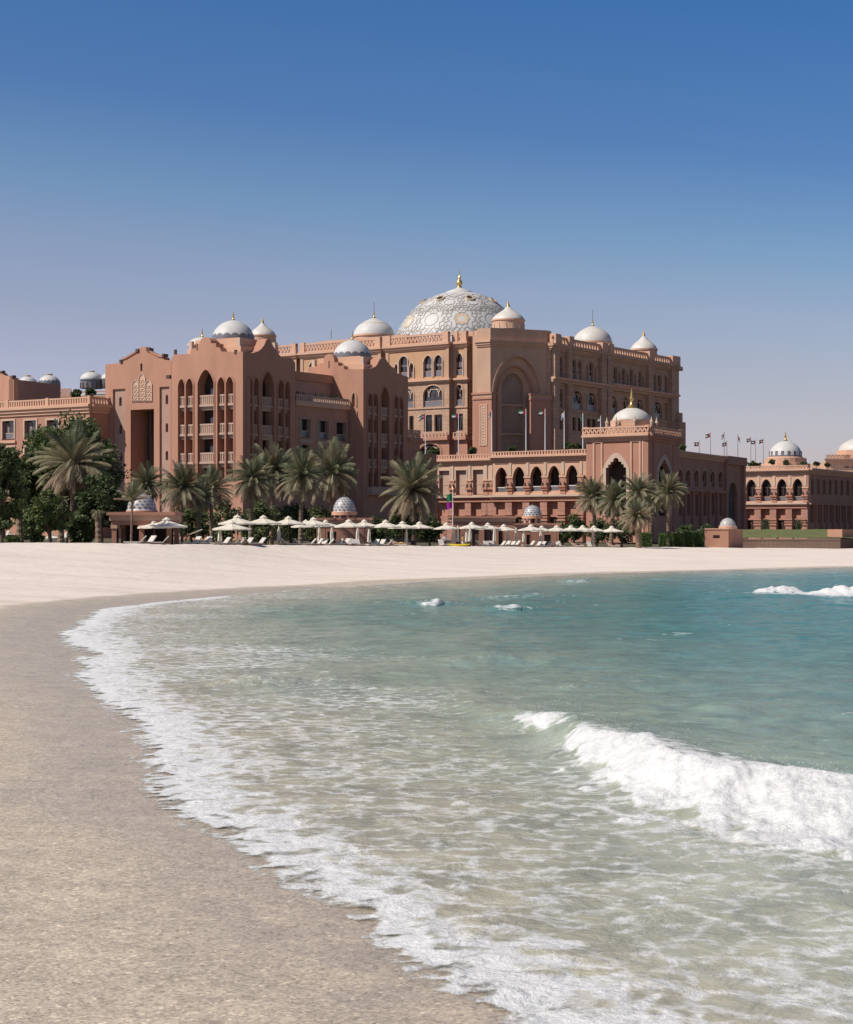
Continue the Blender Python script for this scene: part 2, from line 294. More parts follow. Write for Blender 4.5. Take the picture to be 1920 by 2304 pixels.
# --- sea
def water_material():
    m = bpy.data.materials.new('sea_water'); m.use_nodes = True; t = m.node_tree; b = t.nodes['Principled BSDF']; l = t.links.new; out = t.nodes['Material Output']
    dp = N(t, 'ShaderNodeAttribute', attribute_name='depth'); fo = N(t, 'ShaderNodeAttribute', attribute_name='foam'); th = N(t, 'ShaderNodeAttribute', attribute_name='edge'); co = N(t, 'ShaderNodeTexCoord')
    ns = N(t, 'ShaderNodeTexNoise'); ns.inputs['Scale'].default_value = .09; ns.inputs['Detail'].default_value = 5; l(co.outputs['Object'], ns.inputs['Vector'])
    ad = N(t, 'ShaderNodeMath', operation='MULTIPLY_ADD'); ad.inputs[1].default_value = .20; l(ns.outputs[0], ad.inputs[0]); l(dp.outputs['Fac'], ad.inputs[2])
    sb = N(t, 'ShaderNodeMath', operation='SUBTRACT'); sb.inputs[1].default_value = .10; l(ad.outputs[0], sb.inputs[0])
    cr = rampn(t, [(0, (.45, .40, .30)), (.09, (.37, .365, .275)), (.18, (.275, .335, .255)), (.30, (.145, .245, .198)), (.45, (.064, .197, .165)), (.65, (.012, .165, .158)), (.95, (.0, .118, .138))]); l(sb.outputs[0], cr.inputs[0])
    # soft mottling of the bed seen through the water
    mo = N(t, 'ShaderNodeTexNoise'); mo.inputs['Scale'].default_value = .8; mo.inputs['Detail'].default_value = 6; mo.inputs['Distortion'].default_value = .8; l(co.outputs['Object'], mo.inputs['Vector'])
    mr = rampn(t, [(.3, (.74, .76, .77)), (.7, (1.2, 1.18, 1.15))]); l(mo.outputs[0], mr.inputs[0])
    mm = N(t, 'ShaderNodeMix', data_type='RGBA'); mm.blend_type = 'MULTIPLY'; mm.inputs[0].default_value = 1; l(cr.outputs[0], mm.inputs[6]); l(mr.outputs[0], mm.inputs[7])
    # foam lace: distorted cells + grain
    dn = N(t, 'ShaderNodeTexNoise'); dn.inputs['Scale'].default_value = 1.1; dn.inputs['Detail'].default_value = 6; l(co.outputs['Object'], dn.inputs['Vector'])
    mv = N(t, 'ShaderNodeMix', data_type='VECTOR'); mv.inputs[0].default_value = .62; l(co.outputs['Object'], mv.inputs[4]); l(dn.outputs['Color'], mv.inputs[5])
    vo = N(t, 'ShaderNodeTexVoronoi', feature='DISTANCE_TO_EDGE'); vo.inputs['Scale'].default_value = 4.2; l(mv.outputs[1], vo.inputs['Vector'])
    vr = N(t, 'ShaderNodeMapRange'); vr.inputs['From Min'].default_value = 0; vr.inputs['From Max'].default_value = .33; vr.inputs['To Min'].default_value = 1; vr.inputs['To Max'].default_value = 0; l(vo.outputs['Distance'], vr.inputs[0])
    gn = N(t, 'ShaderNodeTexNoise'); gn.inputs['Scale'].default_value = 3.3; gn.inputs['Detail'].default_value = 9; gn.inputs['Roughness'].default_value = .72; l(co.outputs['Object'], gn.inputs['Vector'])
    a1 = N(t, 'ShaderNodeMath', operation='MULTIPLY_ADD'); a1.inputs[1].default_value = .42; l(vr.outputs[0], a1.inputs[0]); l(fo.outputs['Fac'], a1.inputs[2])
    a2 = N(t, 'ShaderNodeMath', operation='MULTIPLY_ADD'); a2.inputs[1].default_value = 1.5; l(gn.outputs[0], a2.inputs[0]); l(a1.outputs[0], a2.inputs[2])
    ff = N(t, 'ShaderNodeMapRange', interpolation_type='SMOOTHSTEP'); ff.inputs['From Min'].default_value = 1.36; ff.inputs['From Max'].default_value = 1.84; l(a2.outputs[0], ff.inputs[0])
    mix = N(t, 'ShaderNodeMix', data_type='RGBA'); l(ff.outputs[0], mix.inputs[0]); l(mm.outputs[2], mix.inputs[6])
    fn = N(t, 'ShaderNodeTexNoise'); fn.inputs['Scale'].default_value = 5.5; fn.inputs['Detail'].default_value = 9; fn.inputs['Roughness'].default_value = .78; fn.inputs['Distortion'].default_value = .6; l(co.outputs['Object'], fn.inputs['Vector'])
    fc = rampn(t, [(.30, (.46, .48, .46)), (.43, (.60, .60, .585)), (.57, (.70, .69, .675)), (.7, (.80, .79, .78))]); l(fn.outputs[0], fc.inputs[0]); l(fc.outputs[0], mix.inputs[7]); l(mix.outputs[2], b.inputs['Base Color'])
    rg = N(t, 'ShaderNodeMapRange'); rg.inputs['To Min'].default_value = .14; rg.inputs['To Max'].default_value = .8; l(ff.outputs[0], rg.inputs[0]); l(rg.outputs[0], b.inputs['Roughness'])
    b.inputs['IOR'].default_value = 1.33; b.inputs['Specular IOR Level'].default_value = .13
    w1 = N(t, 'ShaderNodeTexNoise'); w1.inputs['Scale'].default_value = 1.6; w1.inputs['Detail'].default_value = 7; w1.inputs['Roughness'].default_value = .62; w1.inputs['Distortion'].default_value = .5; l(co.outputs['Object'], w1.inputs['Vector'])
    bp = N(t, 'ShaderNodeBump'); bp.inputs['Strength'].default_value = 1.0; bp.inputs['Distance'].default_value = .10; l(w1.outputs[0], bp.inputs['Height'])
    bf = N(t, 'ShaderNodeTexNoise'); bf.inputs['Scale'].default_value = 9; bf.inputs['Detail'].default_value = 6; bf.inputs['Roughness'].default_value = .7; l(co.outputs['Object'], bf.inputs['Vector'])
    bq = N(t, 'ShaderNodeBump'); bq.inputs['Distance'].default_value = .03; l(ff.outputs[0], bq.inputs['Strength']); l(bf.outputs[0], bq.inputs['Height']); l(bp.outputs[0], bq.inputs['Normal']); l(bq.outputs[0], b.inputs['Normal'])
    # the thin leading edge lets the wet sand show
    tr = N(t, 'ShaderNodeBsdfTransparent'); ms = N(t, 'ShaderNodeMixShader'); mxm = N(t, 'ShaderNodeMath', operation='MAXIMUM')
    l(th.outputs['Fac'], mxm.inputs[0]); l(ff.outputs[0], mxm.inputs[1]); l(mxm.outputs[0], ms.inputs[0]); l(tr.outputs[0], ms.inputs[1]); l(b.outputs[0], ms.inputs[2]); l(ms.outputs[0], out.inputs[0])
    return m
def gpt(px, py, z=0.): D = (EYE-z)*FPX/(py-HZ); return ((px-960)*D/FPX, D)
#        crest line (px, py, height), foam reach ahead of crest, foam strength along the crest
WAVES = [
 dict(p=[(1010, 1560, .04), (1110, 1600, .12), (1190, 1602, .24), (1255, 1604, .34), (1310, 1618, .34), (1345, 1638, .36), (1426, 1660, .45), (1590, 1708, .5), (1755, 1735, .5), (1920, 1752, .5), (2200, 1770, .45), (2600, 1790, .3)],
      reach=[.3, .4, .7, .95, .5, .62, .95, 1.75, 2.2, 2.7, 2.9, 2.6], foam=[0, 0, .35, 1.0, .1, 1.0, 1.15, 1.2, 1.2, 1.2, 1.2, 1], back=1.5),
 dict(p=[(925, 1364, .02), (955, 1355, .2), (980, 1349, .3), (1000, 1355, .14), (1020, 1364, .02)], reach=[.5, 1.8, 2.0, 1.2, .3], foam=[0, .8, .95, .6, 0], back=1.6),
 dict(p=[(1090, 1376, .02), (1120, 1366, .2), (1160, 1362, .26), (1195, 1370, .1), (1215, 1376, .02)], reach=[.5, 1.5, 1.5, 1, .3], foam=[0, .62, .62, .5, 0], back=2.0),
 dict(p=[(1688, 1330, .04), (1715, 1325, .18), (1738, 1317, .40), (1758, 1315, .44), (1770, 1321, .24), (1784, 1328, .02)], reach=[.6, 1.4, 1.9, 1.8, 1.0, .4], foam=[0, 1.15, 1.35, 1.3, .8, 0], back=1.4),
 dict(p=[(1822, 1335, .02), (1848, 1327, .28), (1880, 1324, .38), (1930, 1324, .40), (2000, 1326, .3), (2050, 1334, .05)], reach=[.6, 1.8, 2.2, 2.4, 1.6, .5], foam=[0, 1.15, 1.35, 1.35, 1, 0], back=1.4),
 dict(p=[(500, 1548, .02), (575, 1528, .17), (690, 1530, .15), (780, 1548, .02)], reach=[.5, .9, .9, .5], foam=[0, .30, .25, 0], back=1.8),
 dict(p=[(1040, 1500, .02), (1090, 1478, .14), (1190, 1480, .12), (1260, 1500, .02)], reach=[.5, .9, .9, .5], foam=[0, .3, .15, 0], back=2),
 dict(p=[(1000, 1348, .02), (1080, 1342, .12), (1190, 1338, .12), (1320, 1336, .02)], reach=[1, 2.6, 2.6, 1], foam=[0, .40, .36, 0], back=2),
 dict(p=[(1560, 1350, .02), (1640, 1343, .12), (1700, 1340, .1), (1850, 1345, .02)], reach=[.5, .8, .8, .5], foam=[0, .12, .12, 0], back=2),
 dict(p=[(1240, 1312, .02), (1290, 1304, .2), (1340, 1300, .1)], reach=[.5, 1.2, .5], foam=[0, .6, 0], back=2)]
def make_sea():
    ang = np.concatenate([np.linspace(-R(60), -R(15.5), 40, False), np.linspace(-R(15.5), R(15.5), 640, False), np.linspace(R(16), R(88), 60)])
    inv = np.linspace(1/9.0, 1/62, 640); rad = np.concatenate([[2, 4, 6, 8], 1/inv, np.arange(62.35, 176, .38), np.geomspace(177, 5000, 40)])
    x, y = fan(rad, ang); s = shore_sd(x, y)
    s = s+(fbm(x*.9, y*.7, 21)-.5)*1.0*np.clip(y/40, .5, 1)+(fbm(x*3.5, y*2.5, 24)-.5)*.22
    d = -s
    z = .004+.02*sstep(0, 1.2, d)
    sw = sstep(1, 12, d)
    z = z+sw*((fbm(x*.35+y*.12, y*.3-x*.1, 31)-.5)*.20+(fbm(x*1.2, y*1.0, 33)-.5)*.085)+(fbm(x*3, y*3, 35)-.5)*.03*sstep(.2, 2, d)
    # foam near the edge of the swash, then lace that thins out to sea
    edgew = 1.3+1.7*fbm(x*.5, y*.35, 41)*np.clip(y/35, .5, 1.5); edgew = np.where(y > 95, .9, edgew)
    fo = (.80+.35*(1-sstep(0, edgew*.5, d)))*(1-sstep(edgew*.3, edgew*1.5, d))*(.45+.55*sstep(-.02, .55, d))
    lace = .46*(1-sstep(2.5, 13, d))*(1-.5*sstep(80, 120, y))+.1*(fbm(x*.25, y*.16, 44)-.5)*2*(d < 14)
    sway = fbm(x*.22+.3*y*.1, y*.3, 48); lace = lace+.42*(sway-.5)*(1-sstep(9, 22, d))
    fo = np.maximum(fo, lace*sstep(0, 1.5, d)); fo = np.maximum(fo, .10+.12*(fbm(x*.15, y*.25, 51)-.5))
    fo = fo-.10*sstep(12, 30, d)
    fl = sstep(.66, .78, fbm(x*1.6, y*1.1, 58))*sstep(.5, .62, fbm(x*.12, y*.12, 59)); fo = fo+fl*.42*sstep(8, 16, d)
    z = z+.030*(1-sstep(edgew*.5, edgew*1.6, d))*sstep(0, .9, d)*(.35+fbm(x*5, y*5, 55))
    for w in WAVES:
        P = np.array([(*gpt(a, b, h), h) for a, b, h in w['p']]); best = np.full(x.shape, 1e9); sd_ = np.zeros(x.shape); hh = np.zeros(x.shape); rc = np.zeros(x.shape); fm = np.zeros(x.shape); endd = np.zeros(x.shape)
        for i in range(len(P)-1):
            a, b = P[i, :2], P[i+1, :2]; v = b-a; tt = ((x-a[0])*v[0]+(y-a[1])*v[1])/(v@v); t = np.clip(tt, 0, 1)
            ex = x-a[0]-t*v[0]; ey = y-a[1]-t*v[1]; dd = ex*ex+ey*ey; mk = dd < best; best = np.where(mk, dd, best)
            cr = v[0]*(y-a[1])-v[1]*(x-a[0]); sd_ = np.where(mk, np.sqrt(dd)*np.where(cr < 0, 1, -1), sd_)
            hh = np.where(mk, (P[i, 2]*(1-t)+P[i+1, 2]*t)*(1 if w is WAVES[0] else .35+1.3*fbm(x*2.2, y*.3, 71)), hh); rc = np.where(mk, w['reach'][i]*(1-t)+w['reach'][i+1]*t, rc); fm = np.where(mk, w['foam'][i]*(1-t)+w['foam'][i+1]*t, fm)
        sd_ = sd_+(fbm(x*1.1, y*.8, 61)-.5)*.7*np.clip(rc, 0, 1.5)
        front = np.where(sd_ > 0, np.exp(-(sd_/(.38*rc+.25))**2), np.exp(-(sd_/w['back'])**2))
        z = z+hh*front
        tx = fbm(x*2.4, y*1.6, 66)-.5; fmask = fm*sstep(-.45, .22, sd_+.5*tx)*(1-sstep(rc*.55, rc*1.3, sd_+1.1*tx*rc))
        fo = np.maximum(fo, fmask)
        lump = sstep(.5, 1, fmask); z = z+lump*((fbm(x*3.6, y*2.6, 63, 5)-.42)*.115+.02)*np.clip(hh*2.2, .2, 1)
        # torn foam and spray streaks trailing behind the crest
        fo = np.maximum(fo, fm*.55*sstep(-1.6, -.1, sd_)*(1-sstep(0, .4, sd_)))
        fo = np.maximum(fo, np.where(sd_ > 0, fm*.42*(1-sstep(rc, rc*2.6, sd_)), 0))
    dep = np.interp(d, [0, 3, 7, 13, 22, 34, 50, 80, 200], [.02, .07, .15, .27, .42, .55, .68, .9, 1.0])
    edge = sstep(0, .9, d)
    return sheet('sea', x, y, z, d > -.02, water_material(), {'depth': dep, 'foam': fo, 'edge': edge})
make_sand(); make_sea()
def make_spray():
    """droplets thrown up along the breaking crests"""
    q = MB(); rs = random.Random(5); m = mat('spray_drop', (.72, .73, .72), .4, .02, 1, 0, spec=.4, trans=.3)
    for w, n, sc in ((WAVES[0], 1500, 1), (WAVES[5], 260, 2.6), (WAVES[6], 260, 2.6)):
        P = [(*gpt(a, b, h), h, f) for (a, b, h), f in zip(w['p'], w['foam'])]
        for i in range(n):
            k = rs.randrange(len(P)-1); t = rs.random(); A, B = P[k], P[k+1]; f = A[3]*(1-t)+B[3]*t
            if f < .6 or A[0] > 30: continue
            h = A[2]*(1-t)+B[2]*t; d = Vector((B[0]-A[0], B[1]-A[1])).normalized(); n_ = Vector((d.y, -d.x))*rs.gauss(.25, .45)
            c = Vector((A[0]*(1-t)+B[0]*t+n_.x, A[1]*(1-t)+B[1]*t+n_.y, h+.02+abs(rs.gauss(0, .10))*(1 if sc == 1 else 1.5)-abs(n_.length-.25)*.25*h)); r = rs.uniform(.003, .009)*sc
            o = [(r, 0, 0), (-r, 0, 0), (0, r, 0), (0, -r, 0), (0, 0, r), (0, 0, -r)]; q.faces([c+Vector(v) for v in o], [(0, 2, 4), (2, 1, 4), (1, 3, 4), (3, 0, 4), (2, 0, 5), (1, 2, 5), (3, 1, 5), (0, 3, 5)], m)
    o = q.build('sea_spray'); tag(o, 'fine white droplets thrown up along the breaking wave crests', 'spray', None, 'stuff')
make_spray()
# ================================================================ buildings
class Face:
    """a vertical wall plane seen from the beach: plan points A (left) and B (right)"""
    def __init__(s, A, B):
        s.A = Vector((A[0], A[1])); s.B = Vector((B[0], B[1])); s.len = (s.B-s.A).length; s.d = (s.B-s.A).normalized(); s.n = Vector((s.d.y, -s.d.x))
    def shift(s, off): return Face(s.A+s.n*off, s.B+s.n*off)
    def u(s, px, off=0):
        k = (px-960)/FPX; A = s.A+s.n*off; return (k*A.y-A.x)/(s.d.x-k*s.d.y)
    def uz(s, px, py, off=0):
        u = s.u(px, off); p = s.A+s.n*off+s.d*u; return u, EYE+(HZ-py)*p.y/FPX
    def z(s, px, py, off=0): return s.uz(px, py, off)[1]
    def pt(s, u, z, off=0): p = s.A+s.d*u+s.n*off; return (p.x, p.y, z)
    def box(s, mb, u0, u1, z0, z1, o0, o1, mt):
        mb.hexa([s.pt(u0, z0, o1), s.pt(u1, z0, o1), s.pt(u1, z0, o0), s.pt(u0, z0, o0), s.pt(u0, z1, o1), s.pt(u1, z1, o1), s.pt(u1, z1, o0), s.pt(u0, z1, o0)], mt)
    def pbox(s, mb, px0, px1, py0, py1, o0, o1, mt, at=None):
        """box given by photo columns px0..px1 and rows py0 (top) .. py1 (bottom) read at column at"""
        c = at if at is not None else (px0+px1)/2
        s.box(mb, s.u(px0), s.u(px1), s.z(c, py1), s.z(c, py0), o0, o1, mt)
def go(P, off, px):                   # walk from plan point P along the direction with vanishing offset off until photo column px
    d = Vector((off, FPX)).normalized(); P = Vector((P[0], P[1])); k = (px-960)/FPX; t = (k*P.y-P.x)/(d.x-k*d.y); return P+d*t
def col(px, Y): return Vector((X(px, Y), Y))
def arch(u0, u1, zb, zs, za, n=7, pt=.3):
    uc = (u0+u1)/2; hw = (u1-u0)/2; P = [(u0, zb), (u1, zb), (u1, zs)]; w = []
    for i in range(1, n):
        s = math.sin(math.pi/2*i/n); w.append((hw*((1-pt)*math.sqrt(1-s*s)+pt*(1-s)), zs+(za-zs)*s))
    return P+[(uc+a, b) for a, b in w]+[(uc, za)]+[(uc-a, b) for a, b in reversed(w)]+[(u0, zs)]
def wall(f, top, zb, holes, mb, mt, thick=.8, rev=.5, revmt=None):
    """wall slab with real openings; top = [(u,z)...] left to right; holes = outline polygons (u,z)"""
    outer = [(top[0][0], zb), (top[-1][0], zb)]+list(reversed(top)); loops = [outer]+holes
    flat = [p for lp in loops for p in lp]; tris = geometry.tessellate_polygon([[Vector((a, b, 0)) for a, b in lp] for lp in loops])
    mb.faces([f.pt(a, b, 0) for a, b in flat], [tuple(t) for t in tris], mt)
    mb.faces([f.pt(a, b, -thick) for a, b in flat], [tuple(t) for t in tris], mt)
    n = len(outer); mb.faces([f.pt(a, b, 0) for a, b in outer]+[f.pt(a, b, -thick) for a, b in outer], [(i, (i+1) % n, n+(i+1) % n, n+i) for i in range(n)], mt)
    for h in holes:
        n = len(h); mb.faces([f.pt(a, b, 0) for a, b in h]+[f.pt(a, b, -rev) for a, b in h], [(i, (i+1) % n, n+(i+1) % n, n+i) for i in range(n)], revmt or mt)
def ring(f, poly, w, o0, o1, mb, mt, skip_base=True):
    """moulding round an opening, w wide and standing out from o0 to o1"""
    us = [p[0] for p in poly]; uc = (min(us)+max(us))/2; hw = (max(us)-min(us))/2; zb = min(p[1] for p in poly); za = max(p[1] for p in poly)
    P = poly[1:]+poly[:1] if skip_base else poly+poly[:1]
    out = [(uc+(a-uc)*(hw+w)/hw, b if b <= zb+.01 else b+w*((b-zb)/(za-zb))) for a, b in P]
    n = len(P)
    pts = [f.pt(a, b, o1) for a, b in P]+[f.pt(a, b, o1) for a, b in out]+[f.pt(a, b, o0) for a, b in P]+[f.pt(a, b, o0) for a, b in out]
    fs = []
    for i in range(n-1): fs += [(i, i+1, n+i+1, n+i), (n+i, n+i+1, 3*n+i+1, 3*n+i), (2*n+i, 2*n+i+1, i+1, i)]
    mb.faces(pts, fs, mt)
PRS = random.Random(99)
def pane(f, poly, off, root, mt=None, nv=1, nh=1, name='window', frame=None, rail=None, blind=0):
    """glazing set back in its opening, with mullions; rail = (height, material) of a balustrade in front of it"""
    mb = MB(); mt = mt or GLASS; us = [p[0] for p in poly]; u0, u1 = min(us), max(us); zb = min(p[1] for p in poly); za = max(p[1] for p in poly)
    tr = geometry.tessellate_polygon([[Vector((a, b, 0)) for a, b in poly]]); mb.faces([f.pt(a, b, off) for a, b in poly], [tuple(t) for t in tr], mt)
    o = None
    w = min(.16, (u1-u0)*.06); zt = zb+(za-zb)*(.62 if len(poly) > 4 else 1); fm = frame or BRONZE
    for i in range(nv): c = u0+(u1-u0)*(i+1)/(nv+1); f.box(mb, c-w/2, c+w/2, zb, zt, off+.02, off+.12, fm)
    for i in range(nh): c = zb+(zt-zb)*(i+1)/(nh+1) if nh > 1 else zt; f.box(mb, u0, u1, c-w/2, c+w/2, off+.015, off+.11, fm)
    if not blind and nv+nh == 0 and mt is GLASS and PRS.random() < .5: a = PRS.uniform(.25, .5); f.box(mb, u0+.04, u0+(u1-u0)*a, zb, za-.1*(za-zb) if len(poly) == 4 else zt, off+.03, off+.07, CURT)
    if blind: blind = blind*PRS.uniform(.4, 1.7)
    if blind: f.box(mb, u0+.05, u1-.05, zt-(zt-zb)*blind, zt, off+.03, off+.06, CURT)
    o = mb.build(name, root)
    if rail:
        r = MB(); h, rm = rail; f.box(r, u0+.02, u1-.02, zb+.02, zb+h, off+.25, off+.33, rm); f.box(r, u0+.02, u1-.02, zb+h, zb+h+.14, off+.2, off+.38, BALC); r.build('window_rail', o)
    return o
def balus(f, u0, u1, z0, z1, mb, mt, step=.9, off=0., th=.3, style='v', pier=0):
    h = z1-z0; f.box(mb, u0, u1, z0, z0+.14*h, off-th, off, mt); f.box(mb, u0, u1, z1-.2*h, z1, off-th, off, mt)
    n = max(2, int((u1-u0)/step)); s = (u1-u0)/n; w = s*.17
    for i in range(n):
        a = u0+i*s
        if style == 'v':
            for (p, q) in ((a, a+s/2), (a+s, a+s/2)):
                lo = (q, z0+.14*h); hi = (p, z1-.2*h)
                P = [(lo[0]-w, lo[1]), (lo[0]+w, lo[1]), (hi[0]+w, hi[1]), (hi[0]-w, hi[1])]
                mb.hexa([f.pt(P[0][0], P[0][1], off-.05), f.pt(P[1][0], P[1][1], off-.05), f.pt(P[1][0], P[1][1], off-th+.05), f.pt(P[0][0], P[0][1], off-th+.05),
                         f.pt(P[3][0], P[3][1], off-.05), f.pt(P[2][0], P[2][1], off-.05), f.pt(P[2][0], P[2][1], off-th+.05), f.pt(P[3][0], P[3][1], off-th+.05)], mt)
        else: f.box(mb, a+s*.25, a+s*.75, z0+.14*h, z1-.2*h, off-th+.04, off-.04, mt)
    if pier:
        k = max(1, round((u1-u0)/pier))
        for i in range(k+1): c = u0+(u1-u0)*i/k; f.box(mb, c-.35, c+.35, z0, z1+.12*h, off-th-.1, off+.1, mt)
def cornice(f, u0, u1, z, mb, mt, steps=((0, .5, .35), (.5, .9, .65), (.9, 1.2, 1.0))):
    for a, b, o in steps: f.box(mb, u0-o*.5, u1+o*.5, z+a, z+b, -.3, o, mt)
DOMEPROF = {
 'round': [(1, 0), (1.0, .08), (.985, .2), (.945, .34), (.87, .5), (.76, .64), (.62, .765), (.45, .87), (.26, .945), (.12, .98), (.0, 1)],
 'squat': [(1, 0), (.99, .1), (.95, .25), (.87, .42), (.75, .57), (.6, .7), (.42, .82), (.25, .905), (.13, .965), (.05, 1.0), (0, 1.02)],
 'bell': [(1.02, 0), (1.0, .06), (.95, .16), (.86, .28), (.74, .39), (.6, .5), (.46, .6), (.33, .7), (.23, .8), (.14, .9), (.07, .97), (0, 1.0)]}
def dome(root, c, r, h, kind='round', mt=None, fin=0, spire=0, band=None, drum=None, name='dome', cap=None, zig=False, seg=40):
    """dome at c = (x, y, z); drum = (height, radius factor, material); band = scalloped grey skirt height"""
    mt = mt or DOMEW; mb = MB(); c = Vector(c); pr = DOMEPROF[kind]; mb.lathe(c, [(a*r, b*h) for a, b in pr], seg, mt)
    d = mb.build(name, root, smooth=True)
    def rad(t):
        for (a, b), (a2, b2) in zip(pr, pr[1:]):
            if b <= t <= b2: return a+(a2-a)*(t-b)/(b2-b+1e-9)
        return 0
    if drum:
        q = MB(); q.lathe(c-Vector((0, 0, drum[0])), [(drum[1]*r, 0), (drum[1]*r, drum[0]*.8), (drum[1]*r*1.06, drum[0]*.86), (drum[1]*r*1.06, drum[0]), (r*.9, drum[0]+.01)], seg, drum[2])
        if len(drum) > 3:
            for i in range(14):
                a = 2*math.pi*i/14; ff = drum[1]*r+.03; p = c+Vector((math.cos(a)*ff, math.sin(a)*ff, -drum[0])); t = Vector((-math.sin(a), math.cos(a), 0)); w = ff*.085; e = Vector((math.cos(a), math.sin(a), 0))*.12; hh = Vector((0, 0, drum[0]*.62))
                q.hexa([p-t*w+e, p+t*w+e, p+t*w, p-t*w, p-t*w*.4+e+hh, p+t*w*.4+e+hh, p+t*w*.4+hh, p-t*w*.4+hh], drum[3])
        q.build('drum', root, smooth=False)
    if band:
        q = MB(); n = 16; P = []; F = []; m = n*6
        for i in range(m):
            a = 2*math.pi*i/m; t = abs(((i/6) % 1)-.5)*2; top = band*(.62+.38*(1-t*t)) if True else band
            for k in range(4):
                s = top*k/3; rr = rad(s)*r+.06; P.append((c.x+rr*math.cos(a), c.y+rr*math.sin(a), c.z+s*h))
        for i in range(m):
            j = (i+1) % m
            for k in range(3): F.append((i*4+k, j*4+k, j*4+k+1, i*4+k+1))
        q.faces(P, F, DOMEG); q.build('scalloped_band', d, smooth=True)
    if zig:
        q = MB(); n = 48; P = []; F = []
        for i in range(n):
            a = 2*math.pi*i/n; s0 = .62+(.05 if i % 2 else 0)
            for s in (s0, s0+.035): rr = rad(s)*r+.05; P.append((c.x+rr*math.cos(a), c.y+rr*math.sin(a), c.z+s*h))
        for i in range(n): j = (i+1) % n; F.append((2*i, 2*j, 2*j+1, 2*i+1))
        q.faces(P, F, BEIGE); q.build('zigzag_inlay', d)
    if cap:
        q = MB(); q.lathe(c+Vector((0, 0, h*.965)), [(r*.24, 0), (r*.34, .06*h), (r*.34, .1*h), (r*.2, .15*h), (0, .17*h)], 20, cap); q.build('cap', d, smooth=True)
    if fin:
        q = MB(); b = c+Vector((0, 0, h*.985)); F_ = fin
        if kind == 'bell': prf = [(F_*.30, -.12*F_), (F_*.22, .18*F_), (F_*.13, .5*F_), (F_*.06, .8*F_), (0, F_)]
        else: prf = [(F_*.30, -.05*F_), (F_*.20, .04*F_), (F_*.10, .16*F_), (F_*.07, .3*F_), (F_*.10, .4*F_), (F_*.11, .46*F_), (F_*.06, .55*F_), (F_*.07, .63*F_), (F_*.05, .7*F_), (F_*.035, .8*F_), (0, F_)]
        q.lathe(b, prf, 14, GOLD)
        if spire: q.tube([b+Vector((0, 0, F_*.5)), b+Vector((0, 0, F_+spire))], .07, 5, BRONZE)
        q.build('finial', d, smooth=True)
    return d
def top_px(f, pts): return [f.uz(a, b) for a, b in pts]
def body(root, plan, zb, zt, mt, roof=None):
    mb = MB(); mb.prism(plan, zb, zt, mt, roof or CONC); return mb.build('rear_body', root)
A1, B1 = -6000, 2667                      # vanishing offsets of the pink hotel wings
A2, B2 = -5500, 2640                      # of the domed palace
A3, B3 = -5500, 2000                      # of the arcades in front of it
# ---------------------------------------------------------------- pink hotel block with the tall loggias (left)
Dc = col(547, 300); Dl = go(Dc, A1, 385); Dr = go(Dc, B1, 665)
FD, SD = Face(Dl, Dc), Face(Dc, Dr)
back = Dl+(Dr-Dc)
zg = 1.0
def loggia_slots(f, spec, zb_px):
    out = []
    for (a, b, apex, spring, pt) in spec:
        u0, u1 = f.u(a), f.u(b); c = (a+b)/2; out.append(arch(u0, u1, f.z(c, zb_px), f.z(c, spring), f.z(c, apex), 8, pt))
    return out
def loggia_block(root, f, top, slots, floors, at, mtw, rail_h=24, lamp=False):
    """facade with tall arched slots holding stacked balconies"""
    mb = MB(); wall(f, top, zg, slots, mb, mtw, 2.0, 1.8, mtw); mb.build('loggia_wall', root)
    tr = MB()
    for s in slots: ring(f, s, .14, -.1, .16, tr, ROSEP if mtw is PINK else mtw); ring(f, [(a+(.0), b) for a, b in s], .32, -.1, .08, tr, mtw)
    tr.build_split('arch_moulding', root)
    for s in slots:
        u0 = min(p[0] for p in s); u1 = max(p[0] for p in s); zb = min(p[1] for p in s); za = max(p[1] for p in s)
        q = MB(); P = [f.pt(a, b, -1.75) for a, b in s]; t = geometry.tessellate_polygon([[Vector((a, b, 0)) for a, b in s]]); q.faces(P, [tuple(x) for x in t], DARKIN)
        for fl in floors:                                    # glazed doors at the back of each balcony
            z0 = f.z(at, fl[1]); f.box(q, u0+.25*(u1-u0), u1-.12*(u1-u0), z0+.1, z0+2.9, -1.7, -1.6, GLASS)
        q.build('loggia_back', root)
        for (yt, yl, ys) in floors:
            z1, z0, zs = f.z(at, yt), f.z(at, yl), f.z(at, ys); q = MB()
            f.box(q, u0, u1, zs, z0-.25, -1.7, -.55, BALC); f.box(q, u0, u1, z0-.25, z0+.12, -1.72, -.12, BALC)
            hr = z1-z0; f.box(q, u0, u1, z1-.28, z1, -.55, -.22, BALC)
            n = max(2, int((u1-u0)/.42))
            for i in range(n): c = u0+(u1-u0)*(i+.5)/n; f.box(q, c-.14, c+.14, z0+.1, z1-.26, -.5, -.27, BALC)
            f.box(q, u0, u1, z0+.1, z1-.26, -.62, -.52, CREAM)
            q.build('balcony', root)
floorsD = [(888.5, 911, 922), (953, 976, 987), (1018, 1040, 1051)]
hotel = thing('hotel_block', (*Dc, zg), 'pink hotel block with tall arched loggias and a scalloped white dome, behind the leftmost palms', 'building')
topD = top_px(FD, [(386, 806), (392, 797.5), (429, 796), (429.5, 784), (441, 784), (441.5, 774), (450, 773), (451, 766), (455, 761), (462.4, 758.5), (470, 761), (474, 766), (475, 772), (486, 772), (486.5, 781), (494, 781), (499, 791), (546.5, 791)])
